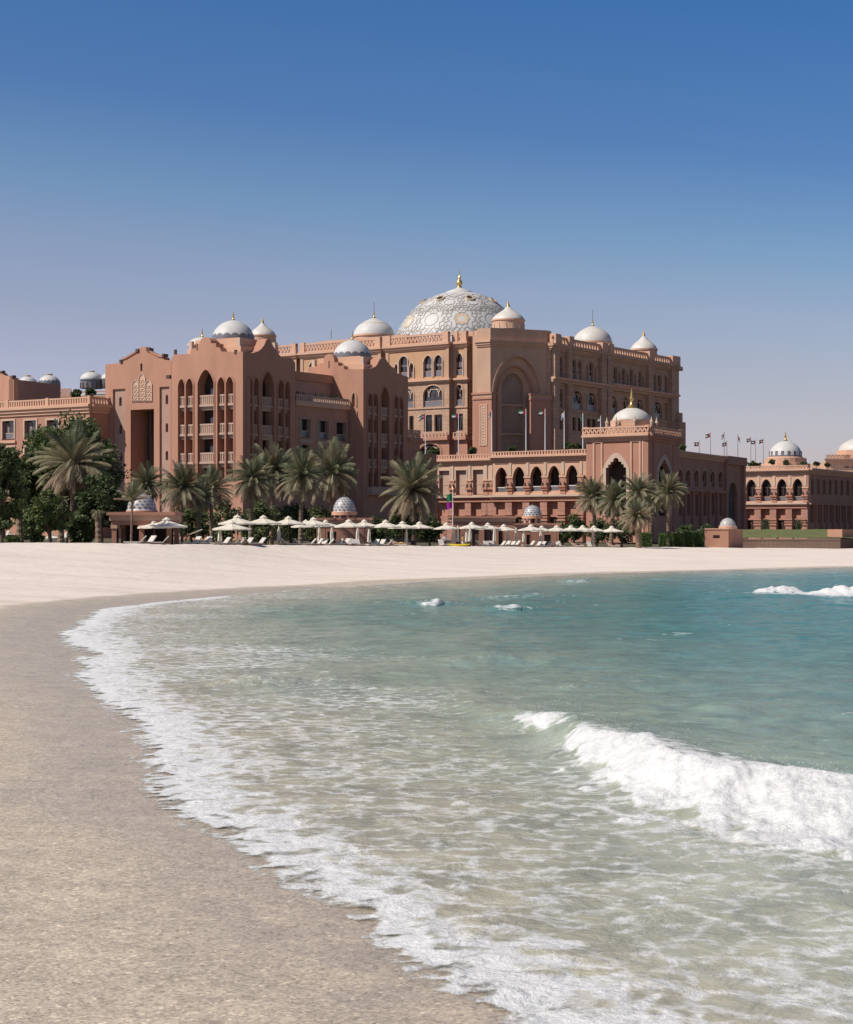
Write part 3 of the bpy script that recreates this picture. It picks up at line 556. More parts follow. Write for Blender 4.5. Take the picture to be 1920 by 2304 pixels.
slD = loggia_slots(FD, [(402, 416.5, 853, 868, .35), (419.5, 435, 852, 867, .35), (446, 482, 832, 862, .45), (490.5, 506.5, 849, 864, .35), (510, 526, 848, 863, .35)], 1083)
loggia_block(hotel, FD, topD, slD, floorsD, 465, PINK)
topS = top_px(SD, [(547.5, 791), (570, 794), (583, 789), (589, 784), (595, 776), (599, 765), (603, 762), (608, 765), (612, 775), (621, 787), (627, 797), (634, 803), (655, 805), (664.5, 816)])
slS = loggia_slots(SD, [(555, 567.5, 848, 864, .35), (570, 582, 850, 866, .35), (589, 615, 837, 865, .45), (625, 638.5, 856, 872, .35), (641, 652, 859, 875, .35)], 1083)
floorsS = [(893, 914, 925), (957, 979, 990), (1021, 1042, 1053)]
loggia_block(hotel, SD, topS, slS, floorsS, 603, PINK)
body(hotel, [Dl+(Dr-Dc)*.18, Dc+(Dr-Dc)*.17+(Dl-Dc)*.18, Dr+(Dl-Dc)*.18, back], zg, FD.z(465, 806), PINK)
def slit(f, root, px, y0, y1, w=7, mt=None, rev=.6): pass
tb = MB(); cD = (Dl+Dr)/2; ex = (Dc-Dl).normalized(); ey = (Dr-Dc).normalized(); zt = FD.z(465, 803)
def tier(mb, c, hx, hy, z0, z1, mt): mb.prism([c-ex*hx-ey*hy, c+ex*hx-ey*hy, c+ex*hx+ey*hy, c-ex*hx+ey*hy], z0, z1, mt)
domD = col(525, 310); zD = Zp(767, 310)
tier(tb, domD, 6.0, 5.2, zt-1, zD-1.6, TRIM); tier(tb, domD, 4.9, 4.4, zD-1.6, zD-.05, TRIM)
tier(tb, domD-ex*6.2, 2.2, 3.0, zt-1, zD-2.3, TRIM)
for k in (-1, 1):
    for q in (-1, 1): tier(tb, domD+ex*5.4*k+ey*4.8*q, .35, .35, zD-1.6, zD-.2, CREAM)
tb.build('roof_tier', hotel)
dome(hotel, (*domD, zD), 47.5*310/FPX, 47*310/FPX, 'round', DOMEW, fin=1.7, band=.30)
p2 = col(455, 312); dome(hotel, (*p2, Zp(780, 312)), 33*312/FPX, 22*312/FPX, 'round', DOMEC, fin=1.6)
sp = MB()
for px, Y in ((392, 297), (392.5, 298)): pass
FD.pbox(sp, 442.5, 445, 773, 788, -.02, .05, BRONZE); FD.pbox(sp, 390.5, 394, 786, 797.5, -.5, -.1, BRONZE); FD.pbox(sp, 528, 532, 787, 796, -.3, .12, BRONZE); FD.pbox(sp, 376, 384, 844, 852, -.3, .3, BRONZE)
sp.build_split('downpipe_spout', hotel)
# ---------------------------------------------------------------- gabled bay with the tall niche, left of it
Cc = Dl-FD.n*1.2; Cl = go(Cc, A1, 237); FC = Face(Cl, Cc)
gab = thing('gabled_hotel_bay', (*Cl, zg), 'pink hotel bay with curved gable, cream lattice panel and a tall dark niche', 'building')
def nrect(f, a, b, y0, y1): c = (a+b)/2; u0, u1 = f.u(a), f.u(b); z0, z1 = f.z(c, y1), f.z(c, y0); return [(u0, z0), (u1, z0), (u1, z1), (u0, z1)]
def narch(f, a, b, y0, ys, y1, pt=.3, n=6): c = (a+b)/2; return arch(f.u(a), f.u(b), f.z(c, y1), f.z(c, ys), f.z(c, y0), n, pt)
topC = top_px(FC, [(237, 820), (270, 816.5), (271, 813), (275.5, 809), (284, 806.5), (295, 800), (303, 795), (308, 792), (312, 788), (315, 782), (320, 779.5), (327, 780), (331, 785), (333, 790), (338, 792), (348, 798), (358, 802.5), (367, 803.5), (369, 809), (385.5, 811)])
niche = nrect(FC, 294, 346.5, 921, 1180)
slw = [narch(FC, 265, 271, 892.5, 897, 913), narch(FC, 265.5, 271.5, 955.5, 960, 976), narch(FC, 266, 272, 1019, 1023, 1038)]
srw = [narch(FC, 369.6, 375.4, 887, 892, 909), narch(FC, 369.6, 375.4, 951.5, 956, 972), narch(FC, 369.6, 375.4, 1014, 1018, 1035), narch(FC, 369.6, 375.4, 1077, 1082, 1098)]
sl1 = [narch(FC, 316, 320.5, 817, 820, 835)]
pL = nrect(FC, 254, 282, 875, 1180); pR = nrect(FC, 359, 381, 870, 1180)
mb = MB(); wall(FC, topC, zg, [niche, pL, pR]+sl1, mb, PINK, 1.6, .35, PINK); mb.build('gable_wall', gab)
mb = MB(); f2 = FC.shift(-.35)
for P, hs_ in ((pL, slw), (pR, srw)):
    wall(f2, [(P[0][0], P[2][1]), (P[1][0], P[2][1])], P[0][1], hs_, mb, PINKG, .9, .6, PINKG)
mb.build('recessed_panel', gab)
for h in slw+srw: pane(f2, h, -.55, gab, nv=0, nh=0)
pane(FC, sl1[0], -.3, gab, nv=0, nh=0)
q = MB(); n0, n1 = niche[0], niche[2]     # deep niche
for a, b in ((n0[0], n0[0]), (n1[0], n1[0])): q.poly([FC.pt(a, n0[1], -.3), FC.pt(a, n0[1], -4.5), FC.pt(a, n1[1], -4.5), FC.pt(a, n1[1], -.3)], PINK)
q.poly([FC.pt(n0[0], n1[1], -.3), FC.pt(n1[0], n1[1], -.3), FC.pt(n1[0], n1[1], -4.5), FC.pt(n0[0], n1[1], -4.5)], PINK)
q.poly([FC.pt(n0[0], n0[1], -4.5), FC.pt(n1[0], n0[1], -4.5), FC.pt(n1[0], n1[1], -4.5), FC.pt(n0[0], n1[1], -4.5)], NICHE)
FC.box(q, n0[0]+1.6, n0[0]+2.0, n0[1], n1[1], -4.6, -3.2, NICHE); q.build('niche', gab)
q = MB()                                   # cream lattice panel of three arched lights
for a, b, yt, ys in ((298.5, 311.5, 857, 866), (313, 327, 842, 853), (328.5, 342, 857, 866)):
    pol = narch(FC, a, b, yt, ys, 903.5, .3); ring(FC, pol, .12, -.02, .16, q, CREAM, False)
    tr = geometry.tessellate_polygon([[Vector((x, y, 0)) for x, y in pol]]); q.faces([FC.pt(x, y, .03) for x, y in pol], [tuple(t) for t in tr], TRIM)
    u0, u1 = FC.u(a), FC.u(b); z0 = FC.z((a+b)/2, 903.5); z1 = FC.z((a+b)/2, ys); st = (u1-u0)/2.0; nz = int((z1-z0)/(st*.9))
    for k in range(nz):
        for j in range(2):
            cu, cz, r = u0+st*(j+.5), z0+(k+.5)*(z1-z0)/nz, st*.36; ring(FC, [(cu+r*math.cos(t*math.pi/4), cz+r*math.sin(t*math.pi/4)) for t in range(8)], .10, .0, .12, q, CREAM, False)
q.build('lattice_panel', gab)
q = MB()
for pa, pb in (((270.5, 815), (275.5, 810)), ((307, 791), (313, 788)), ((331, 789), (338, 792)), ((366, 802), (371, 806))):
    FC.box(q, FC.u(pa[0]), FC.u(pb[0]), FC.z(pa[0], pa[1])-.1, FC.z(pa[0], pa[1])+.45, -.9, .25, BRONZE)
crn = [p for p in topC if True]
for (a, b), (c, d) in zip(crn[3:8], crn[4:9]): q.hexa([FC.pt(a, b-.05, .18), FC.pt(c, d-.05, .18), FC.pt(c, d-.05, -.6), FC.pt(a, b-.05, -.6), FC.pt(a, b+.3, .18), FC.pt(c, d+.3, .18), FC.pt(c, d+.3, -.6), FC.pt(a, b+.3, -.6)], ROSEP)
for (a, b), (c, d) in zip(crn[13:17], crn[14:18]): q.hexa([FC.pt(a, b-.05, .18), FC.pt(c, d-.05, .18), FC.pt(c, d-.05, -.6), FC.pt(a, b-.05, -.6), FC.pt(a, b+.3, .18), FC.pt(c, d+.3, .18), FC.pt(c, d+.3, -.6), FC.pt(a, b+.3, -.6)], ROSEP)
q.build_split('gable_coping', gab)
by = (Dr-Dc).normalized()
body(gab, [Cl+by*4.6, Cc+by*4.6, Cc+by*15, Cl+by*15], zg, FC.z(310, 822), PINK)
q = MB(); sC = Face(Cl+by*15, Cl); sC.box(q, 0, 15-1.5, zg, FC.z(238, 820.5), -.6, 0, PINK); q.build('side_wall', gab)
# ---------------------------------------------------------------- low wing at the far left
Ac = go(Face(Cl, Cc).A+(Cc-Cl)*0+(Face(Cl, Cc).d*(FC.u(245))), B1, 202)
Al = go(Ac, A1, -70); FA = Face(Al, Ac); SA = Face(Ac, Ac+by*((FC.pt(FC.u(245), 0)[0]-Ac.x)/by.x))
wing = thing('low_hotel_wing', (*Ac, zg), 'low pink hotel wing with square windows and a pierced roof balustrade, behind the dark trees', 'building')
zl = FA.z(202, 914); hA = []; fl = []
for k in range(5):
    a = 3-50+50*k
    for y0, y1 in ((941, 992), (1001, 1052)): hA.append(nrect(FA, a+3, a+29, y0+6-.02*a, y1-4-.02*a))
mb = MB(); wall(FA, [(0, zl), (FA.len, zl)], zg, hA, mb, PINK, 1.0, .8, ROSEP); SA.box(mb, 0.02, SA.len, zg, zl, -.8, 0, PINK); mb.build('wall', wing)
for h in hA:
    pane(FA, h, -.75, wing, nv=0, nh=0, rail=(1.0, RAILG))
q = MB()
for h in hA: ring(FA, h, .30, -.02, .14, q, CREAM, False); FA.box(q, h[0][0]-.5, h[1][0]+.5, h[0][1]-.75, h[0][1]-.32, 0, .3, TRIM)
q.build('window_surround', wing)
q = MB(); cornice(FA, 0, FA.len, zl-.4, q, TRIM, ((-.75, -.2, .25), (-.2, .35, .55), (.35, .8, .85))); cornice(SA, .5, SA.len, zl-.4, q, TRIM, ((-.75, -.2, .25), (-.2, .35, .55), (.35, .8, .85))); q.build('cornice', wing)
q = MB(); zt2 = FA.z(202, 892); balus(FA, 0, FA.len, zl+.4, zt2, q, TRIM, .62, .2, .3, 'p', 9); balus(SA, 0, SA.len, zl+.4, zt2, q, TRIM, .62, .2, .3, 'p', 9); q.build('balustrade', wing)
body(wing, [Al+by*.9-FA.n*.0, Ac+by*.9-FA.d*.6, Ac+by*30-FA.d*.6, Al+by*30], zg, zl-.3, PINK)
# far left stair block with shaded side and three small domes behind it
Y0 = 352; f0 = Face(col(-60, 372), col(31, Y0)); f1 = Face(col(31, Y0), col(137, 395))
stair = thing('rooftop_stair_block', (*col(31, Y0), zg), 'pink gabled stair block at the far left edge, above the low wing', 'building')
mb = MB(); wall(f0, top_px(f0, [(-58, 845), (-20, 838), (0, 836), (3, 838), (9, 845), (22, 847), (31, 851)]), zg, [], mb, PINK, 1); wall(f1, top_px(f1, [(31.5, 853), (136, 866)]), zg, [], mb, PINK, 1); mb.build('wall', stair)
q = MB(); f0.pbox(q, 0, 8, 834.5, 838, -.4, .2, BRONZE); f0.pbox(q, 26, 32, 845, 851, -.4, .3, BRONZE); q.build_split('coping', stair)
rear = thing('rear_dome_wing', (X(150, 440), 440, zg), 'distant pale-roofed wing with small capped domes, behind the low wing at left', 'building')
mb = MB(); mb.prism([col(20, 430), col(238, 425), col(238, 470), col(20, 475)], zg, Zp(893, 430), PINK, CONC)
mb.prism([col(60, 436), col(160, 433), col(165, 460), col(60, 465)], zg, Zp(876, 436), PINKG, CONC); mb.build('wall', rear)
mb = MB(); P = [col(112, 432), col(245, 428), col(245, 458), col(150, 462)]; z0, z1 = Zp(893, 430), Zp(872, 445); mb.poly([(*P[0], z0), (*P[1], z0), (*P[2], z1), (*P[3], z1)], CONC); mb.prism([col(150, 458), col(245, 455), col(245, 470), col(150, 470)], zg, z1, PINK, CONC); mb.build('sloping_roof', rear)
for px, yb, yt, r, bn in ((62.5, 866, 846, 22, .3), (111, 864, 843, 24.5, .38), (206, 854, 836, 25, None), (253, 853, 836, 25, None)):
    Yd = 440; dome(rear, (*col(px, Yd), Zp(yb, Yd)), r*Yd/FPX, (yb-yt)*Yd/FPX, 'round', DOMEW, band=bn, cap=BEIGE, drum=((20 if yb < 860 else 14)*Yd/FPX, .98, DOMEG, BRONZE))
# ---------------------------------------------------------------- connecting wing and second loggia block
Ec = go(Dr, B1, 786); FE = Face(Dr, Ec); Fc = go(Ec, A1, 818); Fl = go(Ec, A1, 667); Fr = go(Fc, B1, 919)
FF, SF = Face(Fl, Fc), Face(Fc, Fr)
link = thing('terrace_link_wing', (*Dr, zg), 'shaded pink wing with a planted roof terrace linking the two loggia blocks', 'building')
cw = [(676, 698), (716, 739), (756, 779)]; hE = []
for i, (a, b) in enumerate(cw):
    d = 4*i
    for y0, y1 in ((943+d, 984+d), (1001+d, 1044+d), (1062+d, 1103+d)): hE.append(nrect(FE, a, b, y0, y1))
zE = FE.z(700, 912)
mb = MB(); wall(FE, [(0.02, zE), (FE.len, zE)], zg, hE, mb, PINK, 1.0, .9, PINKG); mb.build('wall', link)
for h in hE: pane(FE, h, -.8, link, nv=0, nh=0, rail=(1.1, RAILG))
q = MB()
for h in hE: ring(FE, h, .35, -.02, .16, q, PINKG, False); FE.box(q, h[0][0]-.35, h[1][0]+.35, h[0][1]-.95, h[0][1]-.37, 0, .35, BALC)
q.build('window_surround', link)
q = MB(); FE.box(q, .05, FE.len, zE-.25, zE+.55, -.5, .4, TRIM); balus(FE, .05, FE.len-.2, zE+.55, zE+1.75, q, BALC, .55, .25, .3, 'p'); q.build('balustrade', link)
fE2 = FE.shift(-4.2); q = MB(); z2 = fE2.z(715, 848, 0); fE2.box(q, -1, FE.len+2.0, zg, z2-1.0, -6, 0, PINKG); fE2.box(q, -1, FE.len+2, z2-1.0, z2+.5, -6.5, .5, PINK); q.build('upper_storey', link)
q = MB(); q.poly([FE.pt(0, zE-.1, -.9), FE.pt(FE.len, zE-.1, -.9), FE.pt(FE.len, zE-.1, -4.3), FE.pt(0, zE-.1, -4.3)], CONC); q.build('terrace_floor', link)
blk = thing('second_hotel_block', (*Fc, zg), 'pink hotel block with a stepped gable and grey-skirted dome, right of the terrace wing', 'building')
topF = top_px(FF, [(668, 849), (674, 838), (694, 836), (695, 826), (714, 826), (719, 817), (728, 817), (729, 805), (733, 799), (740.5, 796), (748, 799), (752, 806), (753, 815), (761, 815), (761.5, 823), (774, 823), (775, 831), (817.5, 831)])
hF = [narch(FF, 792.5, 801, 884, 896, 915, .4)]
mb = MB(); wall(FF, topF, zg, hF, mb, PINK, 1.2, .9, PINK); mb.build('wall', blk)
pane(FF, hF[0], -.8, blk, nv=0, nh=0)
q = MB(); ring(FF, hF[0], .3, -.02, .15, q, PINKG)
for a in (789.5, 803.5): FF.pbox(q, a-.8, a+.8, 925, 1140, 0, .2, PINKG)
FF.pbox(q, 739.5, 741.5, 812, 828, -.05, .05, BRONZE); q.build_split('arch_moulding', blk)
topG = top_px(SF, [(818.3, 830), (838, 828), (846, 824), (850, 818), (855, 808), (860, 804), (866, 805), (871, 812), (878, 821), (886, 829), (895, 840), (907, 844), (918.5, 848)])
slG = loggia_slots(SF, [(827.5, 837.8, 885, 898, .35), (840, 850, 887, 900, .35), (857, 874.5, 871, 896, .45), (886.5, 896, 891, 905, .35), (898, 906.5, 894, 909, .35)], 1095)
floorsG = [(916, 933, 945), (975, 994, 1008), (1034, 1051, 1064)]
loggia_block(blk, SF, topG, slG, floorsG, 862, PINK)
q = MB(); SF.pbox(q, 826, 878, 1096, 1110, -.2, 1.2, BALC); SF.pbox(q, 824, 880, 1110, 1114, -.2, 1.5, BALC); q.build('lower_balcony', blk)
bF = Fl+(Fr-Fc); body(blk, [Fl+(Fr-Fc)*.09, Fc+(Fr-Fc)*.17+(Fl-Fc)*.18, Fr+(Fl-Fc)*.18, bF], zg, FF.z(740, 846), PINK)
tb = MB(); dF = col(793, 333); zF = Zp(807, 333); ztF = FF.z(740, 846)
tier(tb, dF, 6.2, 5.0, ztF-1, zF-1.6, TRIM); tier(tb, dF, 4.9, 4.2, zF-1.6, zF-.05, TRIM); tier(tb, dF-ex*7.5, 2.0, 2.6, ztF-1, zF-2.0, TRIM)
for k in (-1, 1): tier(tb, dF+ex*5.6*k-ey*4.4, .35, .35, zF-1.6, zF-.3, CREAM)
tb.build('roof_tier', blk)
dome(blk, (*dF, zF), 43*333/FPX, 43*333/FPX, 'round', DOMEW, fin=1.7, band=.30)
# shaded annex behind it
Ge = go(Fr, B1, 946); fG = Face(Fr+by*.0, Ge); anx = thing('shaded_annex', (*Fr, zg), 'low shaded annex with a sunlit lattice parapet, between the second block and the arcade', 'building')
zA = fG.z(930, 985); mb = MB(); fG.box(mb, .02, fG.len, zg, zA, -8, -.05, PINK); mb.build('wall', anx)
q = MB(); cornice(fG, 0, fG.len, zA-.6, q, PINK, ((-.5, 0, .2), (0, .6, .5))); balus(fG, 0, fG.len, zA, fG.z(930, 967), q, TRIM, .8, .1, .3, 'v'); q.build('lattice_parapet', anx)
q = MB(); fGa = Face(Ge, go(Ge, A1, 973)); fGa.box(q, 0, max(fGa.len, .1), zg, zA-3, -1.5, 0, PINK); q.build('end_wall', anx)
# ================================================================ domed palace
Tc = col(1104, 470)                                   # front edge of the corner tower
palace = thing('domed_palace', (*Tc, zg), 'great sand-coloured palace block under a large white dome with star tracery', 'building')
zp = 8.0
Pl = go(Tc, A2, 612); FPl = Face(Pl, Tc); 
# left, sunlit facade: five bays between projecting piers
FM = FPl.shift(-2.0)
zpar = FM.z(1000, 748); zled = FM.z(1000, 771); zcor = FM.z(1000, 780)
def arc_(f, a, b, y0, ys, y1, pt=.15): return narch(f, a, b, y0, ys, y1, pt, 7)
def rec(f, a, b, y0, y1): return nrect(f, a, b, y0, y1)
def ty(f, x, y): return y                             # rows are read at the column itself
SL1, SL2 = -.065, -.03
def row(y, x, k): return y+k*(x-1000)                 # rows fall towards the left with the perspective
def left_openings(f, singles, doubles, trios):
    up, mid, low, base = [], [], [], []
    for (a, b) in singles:
        c = (a+b)/2; up.append(arc_(f, a, b, row(797, c, -.062), row(812, c, -.06), row(846, c, -.052))); mid.append(arc_(f, a, b, row(867, c, -.048), row(882, c, -.046), row(914, c, -.042))); low.append(rec(f, a, b, row(932, c, -.04), row(970, c, -.034)))
    for (a, b, c_, d) in doubles:
        for p, q in ((a, b), (c_, d)): c = (p+q)/2; up.append(arc_(f, p, q, row(798, c, -.062), row(811, c, -.06), row(846, c, -.052))); low.append(rec(f, p, q, row(932, c, -.04), row(970, c, -.034)))
        c = (a+d)/2; mid.append(arc_(f, a-1, d+1, row(866, c, -.048), row(886, c, -.046), row(914, c, -.042), .05)); base.append(arc_(f, a-9, d-4, row(998, c, -.03), row(1014, c, -.03), row(1030, c, -.028), .05))
    for (a, b, c_, d, e, g) in trios:
        for p, q, hi in ((a, b, 812), (c_, d, 796), (e, g, 812)): c = (p+q)/2; up.append(arc_(f, p, q, row(hi, c, -.062), row(hi+10, c, -.06), row(846, c, -.052)))
        c = (c_+d)/2; mid.append(arc_(f, c_-3, g, row(869, c, -.048), row(886, c, -.046), row(914, c, -.042), .05)); low.append(rec(f, c_-2, d-1, row(932, c, -.04), row(970, c, -.034))); low.append(rec(f, e-1, g, row(932, c, -.04), row(970, c, -.034)))
    return up, mid, low, base
def tracery(f, poly, off, mb):
    """branching Y tracery in the head of an arched window"""
    us = [p[0] for p in poly]; u0, u1 = min(us), max(us); za = max(p[1] for p in poly); h = za-min(p[1] for p in poly); n = 1 if (u1-u0) < 3.2 else 2
    if n == 2: f.box(mb, u0+.1, u1-.1, za-.20*h, za-.165*h, off-.02, off+.1, CREAM)
    for k in range(n):
        a = u0+(u1-u0)*k/n; b = u0+(u1-u0)*(k+1)/n; c = (a+b)/2
        for (p, q) in (((c, za-.52*h), (c, za-.34*h)), ((c, za-.34*h), (a+.25*(b-a), za-.14*h)), ((c, za-.34*h), (b-.25*(b-a), za-.14*h))):
            w = .13; d = Vector((q[0]-p[0], q[1]-p[1])).normalized(); nn = Vector((-d.y, d.x))*w
            mb.hexa([f.pt(p[0]-nn.x, p[1]-nn.y, off+.15), f.pt(p[0]+nn.x, p[1]+nn.y, off+.15), f.pt(p[0]+nn.x, p[1]+nn.y, off), f.pt(p[0]-nn.x, p[1]-nn.y, off),
                     f.pt(q[0]-nn.x, q[1]-nn.y, off+.15), f.pt(q[0]+nn.x, q[1]+nn.y, off+.15), f.pt(q[0]+nn.x, q[1]+nn.y, off), f.pt(q[0]-nn.x, q[1]-nn.y, off)], mb_cream)
mb_cream = CREAM
def bay(root, f, pa, pb, ops, side_depth=3.2, sect=True, zb=zp, px=1000):
    up, mid, low, base = ops; u0, u1 = f.u(pa), f.u(pb)
    zc1 = f0z(FM, 1000, 852); zc2 = f0z(FM, 1000, 916)
    mb = MB(); wall(f, [(u0, zc1), (u1, zc1)], zc2, mid, mb, SANDC, .9, .75, SAND)
    wall(f, [(u0, zc2), (u1, zc2)], f0z(FM, 1000, 976), low, mb, SANDC, .9, .75, SAND); wall(f, [(u0, f0z(FM, 1000, 976)), (u1, f0z(FM, 1000, 976))], zb, base, mb, ROSEP, .9, .75, ROSEP)
    q = Face(f.pt(u1, 0)[:2], f.pt(u1, 0, -side_depth)[:2])
    for z0, z1, mt in ((zc2, zc1, SANDC), (zb, zc2, ROSE), (zc1, zled, SAND)): mb.poly([f.pt(u1, z0, 0), f.pt(u1, z0, -side_depth), f.pt(u1, z1, -side_depth), f.pt(u1, z1, 0)], mt); mb.poly([f.pt(u0, z0, 0), f.pt(u0, z0, -side_depth), f.pt(u0, z1, -side_depth), f.pt(u0, z1, 0)], mt)
    mb.build('facade_bay', root)
    mb = MB(); wall(f, [(u0, zled), (u1, zled)], zc1, up, mb, OCHRE, .9, .8, SAND)
    g = .7; z0, z1 = zc1+.8, zcor-.7          # pale frame round the ochre panel
    for a, b, c, d in ((u0, u0+1.0, zc1, zled), (u1-1.0, u1, zc1, zled), (u0+1.0, u1-1.0, zcor-.6, zled)): f.box(mb, a, b, c, d, -.05, .22, SAND)
    mb.build('upper_panel', root)
    q = MB()
    cornice(f, u0, u1, zled-1.6, q, TRIM, ((0, .5, .3), (.5, 1.1, .7), (1.1, 1.75, 1.15))); f.box(q, u0-.3, u1+.4, zc1-1.0, zc1-.45, -.2, .5, SAND); f.box(q, u0-.5, u1+.7, zc1-.45, zc1+.1, -.2, .95, TRIM)
    f.box(q, u0-.1, u1+.2, zc2-.25, zc2+.15, -.2, .3, SAND); f.box(q, u0-.2, u1+.3, f0z(FM, 1000, 985)-.3, f0z(FM, 1000, 985)+.1, -.2, .4, ROSEP); q.build('cornice', root)
    q = MB(); balus(f, u0, u1, zled+.1, zpar, q, TRIM, 1.15, .35, .5, 'v'); 
    for c in (u0+.9, u1-.9): f.box(q, c-.9, c+.9, zled+.1, zpar+.25, -.5, .6, TRIM)
    q.build('balustrade', root)
    for h in up: pane(f, h, -.7, root, GLASS, 1, 1, blind=.3, rail=(1.5, RAILG))
    for h in mid:
        o = pane(f, h, -.7, root, GLASS, 1 if h[1][0]-h[0][0] > 3 else 0, 1, rail=(1.5, RAILG)); t = MB(); tracery(f, h, -.5, t); t.build('tracery', o)
    for h in low: pane(f, h, -.7, root, GLASS, 1, 1, blind=.12)
    for h in base:
        o = pane(f, h, -.7, root, DARKIN, 0, 0); t = MB(); tracery(f, h, -.5, t); t.build('tracery', o)
    q = MB()
    for h in up: ring(f, h, .28, -.02, .14, q, CREAM)
    for h in mid: ring(f, h, .35, -.02, .18, q, SAND)
    for h in base: ring(f, h, .5, -.02, .22, q, ROSEP)
    for h in up:
        for c in (h[0][0]-.16, h[1][0]+.16): f.box(q, c-.13, c+.13, h[0][1], h[2][1], 0, .3, CREAM)
    q.build_split('arch_moulding', root)
    q = MB(); balus(f, u0, u1, f0z(FM, 1000, 984)+.12, f0z(FM, 1000, 976)+.35, q, SAND, 1.1, .9, .3, 'p'); f.box(q, u0, u1, f0z(FM, 1000, 986)-.5, f0z(FM, 1000, 984)+.12, 0, .95, ROSEP); q.build('lower_balcony', root)
def f0z(f, px, py): return f.z(px, py)
bay(palace, FM, 616, 668, left_openings(FM, [(640, 655)], [], []))
bay(palace, FM, 677, 858, left_openings(FM, [(695, 710)], [(800, 818, 823, 841)], [(722, 729, 733, 752, 756, 764)]))
bay(palace, FM, 869, 1011, left_openings(FM, [], [(954, 972.5, 977.5, 995.5)], [(888.5, 895.5, 899, 918, 922, 931)]))
FM2 = FPl.shift(-3.8); bay(palace, FM2, 1020, 1052, left_openings(FM2, [(1025.5, 1042)], [], []))
FM3 = FPl.shift(-6.0); bay(palace, FM3, 1056, 1082, left_openings(FM3, [(1069.5, 1075.5)], [], []))
# corner tower with the giant portal
WD = 9400                                            # its main face turns a little more to the viewer
Tr = go(Tc, WD, 1231); FT = Face(Tc, Tr); Tl = go(Tc, A2, 1074); FTl = Face(Tl, Tc); Tb = go(Tr, B2, 1241)
zt1 = FT.z(1104, 737); zt0 = FT.z(1104, 765)
por = arc_(FT, 1111, 1217, 802, 882, 1060, .12); por2 = arc_(FT, 1124, 1203, 824, 886, 1060, .12); por3 = arc_(FT, 1137, 1186, 838, 868, 1060, .12)
mb = MB(); wall(FT, [(0, zt1), (FT.len, zt1)], zp, [por], mb, SAND, 1.2, 1.1, SAND)
f2 = FT.shift(-1.1); wall(f2, [(por[0][0]-1, zt0), (por[1][0]+1, zt0)], zp, [por2], mb, SAND, 1.2, 1.1, SAND)
f3 = FT.shift(-2.2); wall(f3, [(por[0][0]-1, zt0), (por[1][0]+1, zt0)], zp, [por3], mb, SAND, 1.2, 1.1, SAND); mb.build('portal_wall', palace)
q = MB(); ring(FT, por, .45, -.05, .2, q, SAND); ring(f2, por2, .4, -.05, .2, q, ROSEP); q.build_split('arch_moulding', palace)
pg = MAT_P = mat('portal_glass', (.30, .205, .15), .7, .15, .3, 0, spec=.4)
o = pane(f3, por3, -1.0, palace, pg, 3, 3, name='portal_window', frame=SAND)
q = MB()
for y in (911, 976): f3.box(q, por3[0][0], por3[1][0], f3.z(1161, y+3), f3.z(1161, y-2), -.95, -.3, SAND)
q.build('transom_band', o)
mb = MB(); FTl.box(mb, 0, FTl.len-.02, zp, zt1, -1.2, 0, SAND); fTr = Face(Tr, Tb); fTr.box(mb, .02, fTr.len, zp, zt1, -1.2, 0, SAND); mb.build('tower_side_wall', palace)
q = MB()
for f, e in ((FT, .6), (FTl, .6), (fTr, .6)): cornice(f, .02, f.len-.02, zt0-1.6, q, TRIM if f is FTl else SAND, ((0, .5, .3), (.5, 1.1, .6), (1.1, 1.7, .95)))
q.build('tower_cornice', palace)
zi = FT.z(1104, 888); q = MB()                        # lower piers flanking the portal
for f, a, b in ((FT, 0.02, FT.u(1111)-.1), (FT, FT.u(1191), FT.len+.9), (FTl, FTl.u(1074)-.6, FTl.len+1.0)):
    f.box(q, a, b, zp, zi-1.2, -.3, 1.0, ROSEP); f.box(q, a-.2, b+.2, zi-1.2, zi-.6, -.3, 1.25, ROSEP); f.box(q, a-.1, b+.1, zi-.6, zi+.1, -.3, 1.1, SAND); f.box(q, a-.3, b+.3, zi+.1, zi+.6, -.3, 1.4, ROSEP)
q.build('portal_pier', palace)
q = MB(); fo = FTl.shift(1.0); pp = nrect(fo, 1082, 1095, 912, 1003); ring(fo, pp, .3, 0, .15, q, TRIM, False)
for k in range(14): z = pp[0][1]+(pp[2][1]-pp[0][1])*(k+.5)/14; uc = (pp[0][0]+pp[1][0])/2; ring(fo, [(uc+.55*math.cos(t*math.pi/4), z+.5*math.sin(t*math.pi/4)) for t in range(8)], .15, 0, .12, q, CREAM, False)
fo.box(q, pp[0][0], pp[1][0], pp[0][1], pp[2][1], 0, .04, TRIM); q.build('carved_panel', palace)
# right, shaded facade
R0 = go(Tb, A2, 1236); Rs = col(1238, 476); FR = Face(Rs, go(Rs, B2, 1521)); 
zr1 = FR.z(1300, 766); zr0 = FR.z(1300, 784)
def rr(y, x, k): return y+k*(x-1240)
up, mid, low = [], [], []
def kr(y): return .17*(1-(y-760)/430)
def ro(lst, a, b, y0, y1, arched=True, pt=.2):
    c = (a+b)/2
    if arched: lst.append(narch(FR, a, b, y0, y0+(b-a)*.9, y1, pt))
    else: lst.append(nrect(FR, a, b, y0, y1))
for a, b in ((1256.8, 1266.6), (1287.5, 1296.5), (1301, 1309.5), (1325.8, 1335), (1381, 1389), (1399.5, 1407), (1417, 1424.5), (1436.5, 1443.5), (1469.5, 1477), (1480.3, 1488), (1496, 1502)):
    c = (a+b)/2; ro(up, a, b, 802+(c-1262)*.185, 848+(c-1262)*.148)
